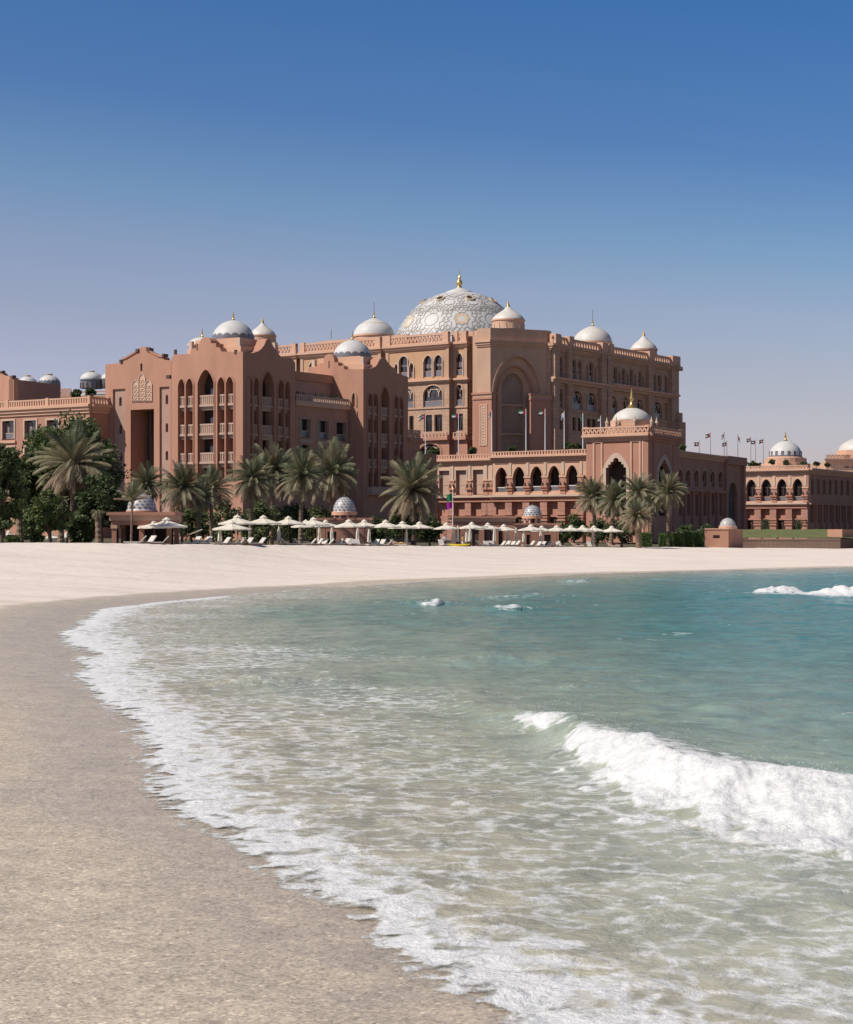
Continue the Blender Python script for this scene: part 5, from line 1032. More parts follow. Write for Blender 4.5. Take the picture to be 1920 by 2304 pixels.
for k in range(16):
    a = 2*math.pi*k/16; e = Vector((math.cos(a), math.sin(a), 0)); t = Vector((-e.y, e.x, 0)); b = Vector((*dR, zR+.15)); w = .32
    q.hexa([b+e*rR*.9-t*w, b+e*rR*.9+t*w, b+e*(rR+.06)+t*w, b+e*(rR+.06)-t*w, b+e*rR*.9-t*w+Vector((0, 0, 1.25)), b+e*rR*.9+t*w+Vector((0, 0, 1.25)), b+e*(rR+.03)+t*w+Vector((0, 0, 1.25)), b+e*(rR+.03)-t*w+Vector((0, 0, 1.25))], DOMEG)
q.lathe((*dR, zR), [(rR*1.012, 0), (rR*1.012, .28), (rR*1.0, .3)], 40, DOMEG); q.build('drum_windows', rgt)
far = thing('distant_domed_pavilion', (*col(1925, 500), zg), 'distant peach pavilion with a cream dome cut by the right edge of the picture', 'building')
Yf = 500; cf = col(1932, Yf); q = MB(); q.prism([cf+Vector((-10.5, -6)), cf+Vector((12, -6)), cf+Vector((12, 14)), cf+Vector((-10.5, 14))], zg, Zp(1040, Yf), TRIM, CONC); q.lathe((*cf, Zp(1040, Yf)), [(8, 0), (8, 2), (6.2, 2.1), (6.2, 3.2), (5.5, 3.3)], 8, TRIM); q.build('wall', far)
ff = Face(cf+Vector((-10.5, -6.1)), cf+Vector((12, -6.1))); q = MB(); balus(ff, 0, ff.len, Zp(1032, Yf), Zp(1025, Yf), q, TRIM, .9, .4, .4, 'v'); cornice(ff, 0, ff.len, Zp(1032, Yf)-1.3, q, TRIM); q.build('balustrade', far)
q = MB()
for k in range(6): ff.box(q, 5.2+2.0*k, 6.4+2*k, Zp(1054, Yf), Zp(1051.5, Yf), -.1, .06, BRONZE)
q.build('vent', far)
dome(far, (*cf, Zp(1014, Yf)), 44*Yf/FPX, 30*Yf/FPX, 'squat', DOMEC, fin=3)
# ================================================================ beach terrace: kiosks, walls, lawn
ORD = 'first second third fourth fifth sixth seventh eighth ninth tenth eleventh twelfth thirteenth fourteenth fifteenth sixteenth seventeenth eighteenth nineteenth twentieth twenty-first twenty-second twenty-third twenty-fourth twenty-fifth twenty-sixth twenty-seventh twenty-eighth twenty-ninth thirtieth thirty-first thirty-second thirty-third thirty-fourth thirty-fifth thirty-sixth thirty-seventh thirty-eighth thirty-ninth fortieth'.split()
TILEB = mat('blue_grey_tile', (.15, .16, .20), .4, .3, 2, 0, spec=.5)
TILEW = mat('pale_tile', (.45, .43, .41), .4, .1, 2, 0, spec=.5)
def netdome(root, c, r, h, mt_a, mt_b, n=16, rows=7):
    """small dome clad in lozenge tiles of two colours"""
    d = MB(); d.lathe(c, [(r*1.06, -.12*h), (r*1.06, -.02*h), (r, 0)]+[(r*math.cos(t), h*math.sin(t)) for t in [R(a) for a in range(6, 90, 7)]]+[(0, h)], 32, mt_a); o = d.build('dome', root, smooth=True)
    q = MB(); c = Vector(c)
    def P(a, t): t = min(t, .985); k = 1.012; return c+Vector((r*k*math.cos(t*math.pi/2)*math.cos(a), r*k*math.cos(t*math.pi/2)*math.sin(a), h*k*math.sin(t*math.pi/2)))
    for j in range(rows):
        t0, t1, t2 = j/rows*.94, (j+.5)/rows*.94, (j+1)/rows*.94
        for i in range(n):
            a = 2*math.pi*(i+.5*(j % 2))/n; w = 2*math.pi/n*.36; q.poly([P(a, t0+.02), P(a+w, t1), P(a, t2-.02), P(a-w, t1)], mt_b)
    q.build('lozenge_tiles', o); return o
def kiosk(px, Y, body_px, y_roof, dome_px, y_db, y_dt, r, label, cols=True, front=None, tile=(TILEW, TILEB), depth=5, drumh=0, wallmt=None):
    zb = gz(px, Y); x0, x1 = X(body_px[0], Y), X(body_px[1], Y); zr = Zp(y_roof, Y); t = thing('beach_kiosk', (X(px, Y), Y, zb), label, 'kiosk', 'domed kiosks behind the sun umbrellas')
    wm = wallmt or ROSEP; q = MB(); q.box(x0-.35, x1+.35, Y-.35, Y+depth+.35, zr-.28, zr, ROSEP); q.box(x0-.15, x1+.15, Y-.15, Y+depth+.15, zr-.75, zr-.28, TRIM); q.box(x0, x1, Y, Y+depth, zr-1.15, zr-.75, ROSEP); q.build('roof', t)
    if cols:
        n = max(2, round((x1-x0)/2.4))
        for i in range(n+1):
            for yy in (Y+.25, Y+depth-.25):
                c = x0+.25+(x1-x0-.5)*i/n; q = MB(); q.box(c-.2, c+.2, yy-.2, yy+.2, zb-.3, zr-1.15, ROSEP); q.box(c-.28, c+.28, yy-.28, yy+.28, zr-1.45, zr-1.15, TRIM); q.box(c-.28, c+.28, yy-.28, yy+.28, zb-.3, zb+.25, ROSEP); q.build('column', t)
        q = MB(); q.box(x0+.5, x1-.5, Y+depth-.6, Y+depth-.5, zb-.2, zr-1.15, DARKIN); q.build('back_wall', t)  # near-black wall: shade behind the open front is put into its colour
    else:
        ops = front or []
        f = Face((x0, Y), (x1, Y)); q = MB(); hs = [[(f.u(a), zb-.2), (f.u(b), zb-.2), (f.u(b), zr-1.6), (f.u(a), zr-1.6)] for a, b in ops]
        wall(f, [(0.02, zr-1.15), (f.len-.02, zr-1.15)], zb-.4, hs, q, wm, .4, .35, ROSEP); q.box(x0, x0+.3, Y+.4, Y+depth, zb-.4, zr-1.15, wm); q.box(x1-.3, x1, Y+.4, Y+depth, zb-.4, zr-1.15, wm); q.box(x0+.3, x1-.3, Y+depth-.3, Y+depth, zb-.4, zr-1.15, wm); q.build('wall', t)
        for h in hs: pane(f, h, -.3, t, NICHE, 1, 0, name='doorway')
    if dome_px:
        rr = r*Y/FPX; c = (X(dome_px, Y), Y+depth/2, Zp(y_db, Y)); h = (y_db-y_dt)*Y/FPX
        if drumh:
            for i in range(8):
                a = math.pi/4*(i+.5); q = MB(); q.lathe((c[0]+rr*.86*math.cos(a), c[1]+rr*.86*math.sin(a), zr), [(.17, 0), (.15, .2), (.13, c[2]-zr-.45), (.2, c[2]-zr-.25)], 8, CREAM); q.build('drum_column', t)
            q = MB(); q.lathe((c[0], c[1], c[2]-.4), [(rr*.7, 0), (rr*1.12, 0), (rr*1.12, .4), (rr, .42)], 24, TRIM); q.build('drum_ring', t)
        else:
            q = MB(); q.lathe((c[0], c[1], zr-.02), [(rr*1.1, 0), (rr*1.1, max(.1, c[2]-zr-.1)), (rr, max(.15, c[2]-zr))], 24, ROSEP); q.build('drum_ring', t)
        o = netdome(t, c, rr, h, *tile); q = MB(); q.lathe((c[0], c[1], c[2]+h*.98), [(.14, 0), (.16, .12), (.06, .22), (.02, .45)], 8, BRONZE); q.build('finial', o)
    return t
kiosk(305, 156, (250, 386), 1152, 308.5, 1146, 1109, 33, 'columned rose kiosk with a blue and white tiled dome, behind the leftmost umbrellas', depth=5.2)
kiosk(773, 205, (712, 832), 1165, 773, 1151, 1117, 26, 'rose kiosk with an open-sided drum and patterned dome, behind umbrellas near the middle', cols=False, front=[(737, 757)], drumh=1)
kiosk(1200, 246, (1161, 1258), 1177, 1201, 1160, 1136, 21, 'rose kiosk with a blue lozenge-tiled dome, in front of the pointed arcade', cols=False, front=[(1185, 1193), (1225, 1240)], drumh=1)
kiosk(1090, 236, (1018, 1158), 1161, None, 0, 0, 0, 'long flat-roofed rose pavilion without a dome, in front of the blind windows', cols=False, front=[(1026, 1036), (1048, 1078), (1090, 1112), (1122, 1132)], depth=6)
# right-hand kiosk on the sea wall
def bigk():
    Y = 262; zb = gz(1612, Y); f = Face(col(1586, Y), col(1640, Y-.6)); t = thing('sea_wall_kiosk', (X(1612, Y), Y, zb), 'small pink block with a ribbed grey dome, at the left end of the tiled wall', 'kiosk', 'domed kiosks behind the sun umbrellas')
    z0, z1 = zb-.5, Zp(1191, Y); h = nrect(f, 1605, 1620, 1204, 1211); q = MB(); wall(f, [(0, z1), (f.len, z1)], z0, [h], q, PINK, .4, .35, PINK); e = (f.B-f.A).normalized(); b = Vector((.5, .86))*6; q.prism([f.A+b*.08, f.B+b*.08, f.B+b, f.A+b], z0, z1-.01, PINK); q.build('wall', t)
    pane(f, h, -.3, t, NICHE, 0, 0); q = MB(); f.box(q, -.1, f.len+.1, z1, z1+.14, -4, .12, TRIM); q.build('coping', t)
    c = (*((f.A+f.B)/2+b*.35+Vector((.9, 0))), Zp(1186, Y)); r = 18.5*Y/FPX; q = MB(); q.lathe((c[0], c[1], z1), [(r*1.12, 0), (r*1.12, .45), (r, .5)], 24, TRIM); q.build('drum_ring', t)
    netdome(t, c, r, 21*Y/FPX, TILEW, mat('grey_tile', (.30, .29, .28), .5, .15, 2, 0), 18, 8)
bigk()
TILEWALL = coursed('tiled_wall', (.33, .225, .165), (.24, .16, .12), .55, .45, off=0)
def seawall():
    f = Face(col(1594, 268), col(1891, 272)); zb = gz(1700, 268)-.4; zt = Zp(1212, 270); t = thing('sea_wall', (*f.A, zb), 'long low tan tiled wall below the lawn at right', 'wall')
    q = MB(); f.box(q, 0, f.len, zb, zt-.12, -.8, 0, TILEWALL); q.build('tiled_face', t); q = MB(); f.box(q, -.02, f.len+.05, zt-.12, zt, -.85, .06, BALC); q.build('coping', t)
    f = Face(col(1892, 274), col(1990, 280)); t = thing('end_wall', (*f.A, zb), 'darker brown low wall with a pink block above, at the right edge', 'wall')
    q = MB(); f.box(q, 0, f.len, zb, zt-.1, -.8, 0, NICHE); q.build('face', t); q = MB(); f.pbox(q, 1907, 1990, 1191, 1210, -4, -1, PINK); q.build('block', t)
seawall()
def lawn():
    m = mat('lawn_grass', (.13, .14, .045), .9, .3, .6, .6, 9); x0, x1 = X(1640, 276), X(1990, 276); P = []; F = []; nx, ny = 50, 10
    for j in range(ny+1):
        Y = 274+j*4.2; z = Zp(1211, 274)+(Zp(1192, 316)-Zp(1211, 274))*min(1, j/ny*1.15)
        for i in range(nx+1): x = x0+(x1-x0)*i/nx+j*.8; P.append((x, Y, z+.12*vnoise(np.array(x*.7), np.array(Y*.5), 3)))
    F = [(j*(nx+1)+i, j*(nx+1)+i+1, (j+1)*(nx+1)+i+1, (j+1)*(nx+1)+i) for j in range(ny) for i in range(nx)]; q = MB(); q.faces(P, F, m); o = q.build('lawn', smooth=True); o['kind'] = 'structure'
lawn()
# ================================================================ palms, trees, hedges
def frond(mb, a, el, Ln, droop, mt, rs):
    p = Vector((0, 0, 0)); d = Vector((math.cos(a)*math.cos(el), math.sin(a)*math.cos(el), math.sin(el))); n = 13; st = Ln/n; side = Vector((-math.sin(a), math.cos(a), 0)); tw = rs.uniform(-.5, .5)
    for i in range(n):
        q = p+d*st; t = (i+.5)/n; w = .028*(1-t)+.008
        mb.poly([p-side*w, p+side*w, q+side*w*.8, q-side*w*.8], mt)
        up = d.cross(side)*-1
        for s in (-1, 1):
            for kk in (.25, .75):
                b = p+(q-p)*kk; ll = Ln*.30*(math.sin(math.pi*(.10+.85*t))**.6)*rs.uniform(.8, 1.1)
                dv = (side*s*(.75+.2*tw*s)+d*.75+up*.22+Vector((0, 0, -.12-.35*t))).normalized(); e = b+dv*ll; wv = d*(.030+.014*rs.random())*Ln/2.2
                mb.poly([b-wv, b+wv, e], mt)
        p = q; d = (d+Vector((0, 0, -droop*st*(.5+1.1*t)))).normalized()
CROWNS = {}
def crown_mesh(kind, seed):
    k = (kind, seed)
    if k in CROWNS: return CROWNS[k]
    rs = random.Random(seed*13+5); mb = MB(); n = {'full': 112, 'dry': 112, 'young': 26, 'skirt': 70}[kind]
    for i in range(n):
        f = i/n; a = i*2.399963+rs.uniform(-.25, .25); el = R(86-(146 if kind != 'young' else 70)*f**.85)+rs.uniform(-.12, .12)
        if kind == 'skirt': el = R(20-105*f)+rs.uniform(-.15, .15)
        mt = FRG if f < .45 else (FRO if f < .8 else FRB)
        if kind in ('dry', 'skirt'): mt = (FRG if f < .12 else FRO if f < .6 else FRB)
        if kind == 'full' and rs.random() < .35: mt = FRO
        if rs.random() < .12: continue
        frond(mb, a, el, rs.uniform(.72, 1.18)*(1 if f < .85 else .85), .75+.7*f if kind != 'young' else .6, mt, rs)
    CROWNS[k] = mb; return mb
def palm(px, yc, rad, Y, label, kind='full', seed=1, lean=0, tw=.24, zb=None, sq=1.0):
    rl = random.Random(int(px*7)); lean = lean or rl.uniform(-.45, .45)*(1 if kind != 'skirt' else .3); sq = rl.uniform(.88, 1.12)
    z0 = gz(px, Y) if zb is None else zb; zc = Zp(yc, Y); r = rad*Y/FPX*rl.uniform(.86, 1.04); x = X(px, Y); x0 = x-lean
    t = thing('date_palm', (x0, Y, z0-.1), label, 'palm', 'date palms along the beach terrace'); h = zc-z0; r *= 1.08
    q = MB(); rs = random.Random(seed+int(px)); n = max(6, int(h/.22)); pts = []; rr = []
    for i in range(n+1):
        f = i/n; pts.append((x0+lean*f**1.5, Y, z0-.2+(h+.2)*f)); rr.append((tw*(1.22-.3*min(1, f*3)))*(1.0+(.09 if i % 2 else -.05)+rs.uniform(-.03, .03)))
    q.tube(pts, rr, 10, BARK); q.build('trunk', t)
    q = MB()                                               # cut frond stubs under the crown
    for i in range(26):
        a = i*2.4; zz = zc-.1-rs.random()*.55*min(h*.3, 1.2); c = Vector((x, Y, zz)); e = Vector((math.cos(a), math.sin(a), 0)); s = Vector((-e.y, e.x, 0))*.06
        q.poly([c+e*tw*.8-s, c+e*tw*.8+s, c+e*(tw+.2)+s*.6+Vector((0, 0, .22)), c+e*(tw+.2)-s*.6+Vector((0, 0, .22))], FRB)
    q.build('frond_stubs', t)
    src = crown_mesh(kind, seed); m = MB(); ang = rs.uniform(0, 6.28); ca, sa = math.cos(ang), math.sin(ang)
    m.v = [(x+(a*ca-b*sa)*r, Y+(a*sa+b*ca)*r, zc+c*r*sq) for a, b, c in src.v]; m.f = src.f; m.mi = src.mi; m.mats = src.mats
    m.build('crown', t); return t
PALMS = [
 (168, 1046, 92, 163, 'tall olive-brown date palm standing alone in front of the large dark tree', 'dry', 3, 0, .27),
 (42, 1100, 32, 148, 'thick-trunked palm with only a dried hanging skirt, at the far left of the beach', 'skirt', 4, 0, .3),
 (137, 1120, 26, 156, 'short grey-trunked palm half hidden behind the tall olive-brown one', 'skirt', 2, 0, .28),
 (220, 1150, 22, 153, 'stubby palm trunk between the dark tree and the columned kiosk', 'skirt', 5, 0, .3),
 (298, 1128, 40, 150, 'slender young palm with upright yellowish fronds in front of the tiled-dome kiosk', 'young', 1, .1, .10),
 (411, 1098, 58, 178, 'slim green palm with a straight bare trunk, right of the leftmost umbrellas', 'full', 2, .05, .13),
 (330, 1090, 42, 190, 'dark green palm behind the tiled dome of the columned kiosk', 'full', 1, 0, .2),
 (474, 1105, 52, 184, 'bushy brownish palm between the slim green palm and the big clump', 'dry', 6, 0, .22),
 (452, 1118, 40, 180, 'shaded green palm behind the bushy brownish one', 'full', 5, 0, .2),
 (568, 1080, 64, 192, 'large grey-green palm at the left of the clump below the pink block', 'full', 3, 0, .26),
 (616, 1062, 58, 214, 'palm at the back of the clump, its crown between two larger ones', 'full', 4, 0, .24),
 (680, 1072, 66, 200, 'large drooping palm in the middle of the clump below the terrace wing', 'full', 5, 0, .26),
 (748, 1066, 60, 212, 'dark olive palm at the right of the clump, above the patterned dome', 'full', 6, 0, .26),
 (930, 1104, 76, 224, 'pale sunlit palm with a wide drooping crown, left of the beach flagpole', 'dry', 7, 0, .3),
 (1337, 1118, 46, 266, 'palm at the left of the group below the domed pavilion', 'full', 8, 0, .3),
 (1382, 1128, 44, 262, 'dark palm at the back of the group below the pavilion portal', 'full', 1, 0, .3),
 (1437, 1108, 46, 258, 'tallest green palm in the middle of the group below the pavilion', 'full', 2, 0, .3),
 (1432, 1162, 42, 246, 'low olive palm standing in front of the group at the hedge', 'dry', 2, 0, .34),
 (1504, 1106, 46, 262, 'palm at the right of the pavilion group, beside the shaded arcade', 'full', 3, 0, .3),
 (1468, 1130, 38, 285, 'shaded palm behind the gap between the two tall pavilion palms', 'full', 6, 0, .3)]
for a in PALMS: palm(*a)
def leaves(mb, c, rad, n, size, mts, rs, wts=None):
    for i in range(n):
        while True:
            v = Vector((rs.uniform(-1, 1), rs.uniform(-1, 1), rs.uniform(-1, 1)))
            if .25 < v.length < 1: break
        p = Vector((c[0]+v.x*rad[0], c[1]+v.y*rad[1], c[2]+v.z*rad[2])); a = Vector((rs.gauss(0, 1), rs.gauss(0, 1), rs.gauss(0, 1))).normalized(); b = a.orthogonal().normalized(); s = size*rs.uniform(.6, 1.3); mt = rs.choices(mts, wts)[0]
        mb.poly([p-a*s, p+b*s*.45, p+a*s, p-b*s*.45], mt)
def tree(px, ytop, hw, ybot, Y, label, mts, wts, seed, nclump=70, nleaf=110, size=.26, name='garden_tree', cat='tree', group=None, shape=None, zb=None):
    rs = random.Random(seed); z0 = gz(px, Y) if zb is None else zb; zt, zl = Zp(ytop, Y), Zp(ybot, Y); w = hw*Y/FPX; x = X(px, Y); t = thing(name, (x, Y, z0-.1), label, cat, group)
    cr = MB(); tk = MB(); zc = (zt+zl)/2; hh = (zt-zl)/2; tops = []
    for i in range(nclump):
        while True:
            v = Vector((rs.uniform(-1, 1), rs.uniform(-1, 1), rs.uniform(-1, 1)))
            if .35 < v.length < 1: break
        k = 1-.25*max(0, v.z); c = Vector((x+v.x*w*.9*k, Y+v.y*w*.75*k, zc+v.z*hh*.88)); rr = rs.uniform(.15, .27)*min(w, hh)*(1.25 if nclump > 40 else 2.0)
        if i % 9 == 0: tops.append(c)
        leaves(cr, c, (rr, rr, rr*.8), nleaf, size, mts, rs, wts)
    b = Vector((x, Y, z0-.3)); f = Vector((x, Y, z0+(zl-z0)*.8+.25*hh)); r0 = max(.08, .035*(zt-z0)); tk.tube([b, (b+f)/2+Vector((rs.uniform(-.2, .2), 0, 0)), f], [r0*1.2, r0, r0*.8], 8, BARKD)
    for c in tops: tk.tube([f, (f+c)/2+Vector((rs.uniform(-.3, .3), rs.uniform(-.3, .3), .2)), c], [r0*.6, r0*.35, r0*.12], 5, BARKD)
    tk.build('trunk', t); cr.build('crown', t); return t
D3 = [LEAFD, LEAFM, LEAFL]
tree(4, 985, 58, 1205, 143, 'very dark dense tree cut by the left edge of the picture', D3, [6, 4, .8], 1, 80, 130, .2)
tree(158, 928, 122, 1190, 172, 'large rounded dark green tree behind the tall olive-brown palm', D3, [3, 5, 1.8], 2, 190, 150, .23)
tree(75, 1000, 56, 1200, 165, 'grey-green tree filling the gap between the large tree and the left edge', D3, [3, 5, 1.5], 9, 70, 120, .2)
tree(112, 1092, 46, 1205, 147, 'light green leafy bush in front of the dark trees at left', D3, [1, 4, 3], 3, 60, 110, .16, 'garden_bush', 'bush')
tree(225, 1055, 58, 1200, 160, 'dark bushy tree between the large rounded tree and the columned kiosk', D3, [7, 2, .2], 4, 60, 130, .2)
tree(262, 1110, 28, 1160, 162, 'brownish shrub beside the roof of the columned kiosk', [LEAFD, FRO], [2, 1], 5, 26, 90, .16, 'garden_bush', 'bush')
SHRUBS = [(28, 1205, 16, 1222, 141, 'low green shrub between the two leftmost palm trunks'), (75, 1140, 42, 1222, 158, 'dark undergrowth shrub left of the light green bush'), (180, 1160, 40, 1222, 158, 'dark undergrowth shrub right of the tall palm trunk'), (360, 1160, 30, 1215, 185, 'dark shrub behind the leftmost umbrellas'), (430, 1130, 44, 1220, 190, 'dark shrub behind the slim green palm'), (505, 1128, 46, 1220, 200, 'dark shrub behind the three large left umbrellas'),
 (585, 1122, 48, 1222, 208, 'dark shrub below the large grey-green palm'), (655, 1128, 44, 1222, 215, 'dark shrub below the drooping palm'), (712, 1135, 34, 1222, 212, 'green shrub left of the open-drum kiosk'), (850, 1165, 34, 1222, 222, 'dark shrub right of the open-drum kiosk'), (905, 1150, 42, 1222, 225, 'tall dark shrub behind the pale sunlit palm'), (965, 1155, 34, 1222, 232, 'tall dark shrub left of the beach flagpole'),
 (1265, 1168, 18, 1222, 258, 'yellow-green shrub right of the lozenge-dome kiosk'), (1292, 1158, 24, 1222, 262, 'green shrub at the foot of the arcade, left of the pavilion palms'), (1345, 1165, 34, 1224, 275, 'shrub under the leftmost pavilion palm'), (1400, 1168, 34, 1224, 280, 'shrub under the pavilion portal'), (1545, 1180, 24, 1224, 300, 'dark bush at the foot of the shaded arcade, nearest the pavilion'), (1590, 1182, 22, 1224, 302, 'dark bush at the foot of the shaded arcade, left of the ribbed dome')]
for i, (px, yt, hw, yb, Y, lb) in enumerate(SHRUBS): tree(px, yt, hw, yb, Y, lb, D3, [5, 4, .8] if 'green' not in lb else [2, 5, 2], 20+i, 26, 90, .22, 'garden_shrub', 'shrub', 'shrubs behind the umbrellas')
ROOFS = [(92, 872, 48, 898, 402, 'wide dark shrub on the roof of the low wing'), (172, 876, 13, 896, 402, 'round shrub on the low wing roof, left of its neighbour'), (203, 875, 14, 896, 402, 'round shrub on the low wing roof, below the capped dome'),
 (1064, 1006, 13, 1020, 428, 'dark bush on the arcade terrace left of the carved pier'), (1154, 1004, 11, 1016, 428, 'dark bush on the terrace below the giant portal'), (1276, 994, 13, 1012, 420, 'yellow-green clipped bush on the terrace by the flagpoles'), (1300, 998, 12, 1012, 420, 'dark bush on the terrace beside the pavilion dome'),
 (975, 1008, 15, 1024, 432, 'green bush inside the wide arch behind the flagpole'), (1535, 1001, 10, 1018, 405, 'green bush on the shaded arcade roof beside the pavilion'), (1692, 1038, 14, 1052, 470, 'dark bush on the far arcade roof under the flags'), (1712, 1042, 10, 1052, 470, 'dark bush on the far arcade roof left of the dome'), (1739, 1034, 8, 1046, 455, 'clipped box bush on the far arcade roof, left of two'), (1769, 1034, 8, 1047, 455, 'loose bush on the far arcade roof in front of the dome'), (1810, 1040, 9, 1048, 455, 'flat bush on the far arcade roof at its corner'), (1838, 1038, 6, 1048, 470, 'small round bush on the shaded roof edge at right'), (1863, 1042, 6, 1050, 470, 'small bush below the distant pavilion')]
for i, (px, yt, hw, yb, Y, lb) in enumerate(ROOFS): tree(px, yt, hw, yb, Y, lb, D3, [4, 4, 1] if 'yellow' not in lb else [1, 3, 4], 60+i, 18, 70, .3, 'roof_bush', 'bush', 'bushes on the terraces and roofs', zb=Zp(yb, Y)-.5)
for i, px in enumerate((669, 681, 713, 725, 748, 760)):
    u = FE.u(px, -1.6); p = FE.pt(u, 0, -1.6); rs = random.Random(90+i); zz = zE+.1; t = thing('potted_shrub', (p[0], p[1], zz), 'potted dark shrub on the link wing terrace, %s from the left' % ORD[i], 'potted plant', 'potted shrubs on the roof terrace')
    q = MB(); q.lathe((p[0], p[1], zz), [(.3, 0), (.42, .6), (.46, .75), (.4, .75)], 10, BRONZE, True); q.build('pot', t); q = MB(); leaves(q, (p[0], p[1], zz+1.5), (.62, .62, .85), 150, .16, [LEAFD, LEAFM], rs); q.build('foliage', t)
# clipped hedges
for i, (a, b) in enumerate(((1444, 1468), (1484, 1501.5), (1506.5, 1516), (1517, 1540), (1541, 1561), (1564, 1585))):
    Y = 254+i*1.6; x0, x1 = X(a, Y), X(b, Y); z0 = gz((a+b)/2, Y); z1 = Zp(1199+(2 if i % 2 else 0), Y); rs = random.Random(40+i); q = MB(); n = int(900*(x1-x0)/1.5)
    t = thing('clipped_hedge', ((x0+x1)/2, Y, z0), 'clipped bright green hedge block, %s from the palms along the wall kiosk side' % ORD[i], 'hedge', 'clipped hedge blocks')
    q.box(x0+.12, x1-.12, Y+.12, Y+1.4, z0-.1, z1-.12, LEAFD); q.build('core', t); q = MB()
    for k in range(n):
        s = rs.random(); x = rs.uniform(x0, x1); z = rs.uniform(z0, z1); y = Y+rs.uniform(-.04, .12)
        if s < .3: y = rs.uniform(Y, Y+1.5); z = z1+rs.uniform(-.1, .05)
        elif s < .45: x = rs.choice((x0, x1))+rs.uniform(-.05, .05); y = rs.uniform(Y, Y+1.5)
        p = Vector((x, y, z)); aa = Vector((rs.gauss(0, 1), rs.gauss(0, 1), rs.gauss(0, 1))).normalized(); bb = aa.orthogonal().normalized(); sz = .11; q.poly([p-aa*sz, p+bb*sz*.5, p+aa*sz, p-bb*sz*.5], rs.choice([HEDGE, HEDGE, LEAFL]))
    q.build('foliage', t)
for i, (px, Y) in enumerate(((1722, 330), (1797, 332))):        # tall agave-like grasses before the far arcade
    x = X(px, Y); z0 = Zp(1193, Y); rs = random.Random(70+i); t = thing('ornamental_grass', (x, Y, z0), 'grey-green clump of tall grass before the far arcade, %s pier' % ('left' if i == 0 else 'right'), 'plant', 'tall grasses on the lawn'); q = MB()
    for k in range(90):
        a = rs.uniform(0, 6.28); rr = rs.uniform(0, 1.0); h = rs.uniform(1.2, 2.6); b = Vector((x+math.cos(a)*rr*.4, Y+math.sin(a)*rr*.4, z0)); e = Vector((x+math.cos(a)*rr*1.2, Y+math.sin(a)*rr*1.2, z0+h)); s = Vector((.06, 0, 0)); q.poly([b-s, b+s, e], rs.choice([FRO, FRG, LEAFD]))
    q.build('blades', t)
# ================================================================ umbrellas, loungers
def umbrella_mesh(hw, h, rim, parent, x, Y, z0, skew=0):
    q = MB(); n = 8; zr, zt = z0+rim, z0+h-.22; P = []; F = []; rows = ((hw, zr-.12), (hw, zr), (hw*.62, zr+(zt-zr)*.36), (hw*.28, zr+(zt-zr)*.72), (hw*.14, zt))
    for r, z in rows:
        for i in range(n*2):
            a = math.pi*i/n; s = 1 if i % 2 == 0 else .935; P.append((x+r*s*math.cos(a+skew), Y+r*s*math.sin(a+skew), z-(0 if i % 2 == 0 else .03)))
    m = n*2; F = [(k*m+i, k*m+(i+1) % m, (k+1)*m+(i+1) % m, (k+1)*m+i) for k in range(4) for i in range(m)]; q.faces(P, F, CANV); q.build('canopy', parent)
    q = MB(); q.lathe((x, Y, zt-.02), [(hw*.2, .0), (hw*.19, .1), (hw*.05, .24), (.03, .3)], 8, CANV); q.build('vent_cap', parent)
    q = MB(); q.tube([(x, Y, z0), (x, Y, z0+h+.1)], .035, 6, WOOD); q.build('pole', parent)
    q = MB()
    for i in range(n): a = 2*math.pi*i/n+skew; q.tube([(x, Y, zr+.1), (x+hw*.55*math.cos(a), Y+hw*.55*math.sin(a), zr+.30*(zt-zr))], .018, 4, WOOD)
    q.build('ribs', parent)
    q = MB(); q.box(x-.4, x+.4, Y-.4, Y+.4, z0-.05, z0+.1, CONC); q.lathe((x, Y, z0+.1), [(.09, 0), (.07, .35)], 8, CONC); q.build('base', parent)
UMB = [(347, 1170, 38, 12), (375, 1164.6, 48, 7), (522, 1172, 44, 5), (534, 1159, 46, 11), (593, 1160, 42, 11), (649, 1162, 40, 11), (688.6, 1170, 36, 15), (705.7, 1164.5, 38, 9), (733, 1170, 32, 14), (785, 1169, 38, 9), (820, 1169.5, 34, 13), (868, 1170, 37, 9), (906, 1173, 34, 10), (944, 1174, 33, 11), (1004.5, 1176.5, 31, 12), (1062, 1175, 31, 10), (1098, 1176.5, 31, 13), (1134, 1180, 31, 11), (1195, 1180, 30, 9), (1219.5, 1183, 27, 14), (1253, 1182, 29, 10), (1285, 1182, 28, 11), (1311.6, 1182, 28, 12), (1337, 1183, 28, 13), (1377, 1184, 28, 9)]
UNOTE = {0: 'tucked behind the leftmost front one', 1: 'leftmost and alone before the columned kiosk', 2: 'low in front of the big pair at left', 3: 'highest of the big pair at left', 24: 'rightmost of the row, beside the low olive palm'}
ZB = {}
for i, (px, yt, hw, off) in enumerate(UMB):
    Y = float(crest(px)[0])+off; z0 = gz(px, Y); h = Zp(yt, Y)-z0; x = X(px, Y); w = hw*Y/FPX
    t = thing('beach_umbrella', (x, Y, z0), 'open cream umbrella, %s' % UNOTE.get(i, '%s from the left along the beach edge' % ORD[i]), 'umbrella', 'open cream umbrellas along the beach edge')
    umbrella_mesh(w, h, h-max(.62, w*.40), t, x, Y, z0, (i*.37) % .6)
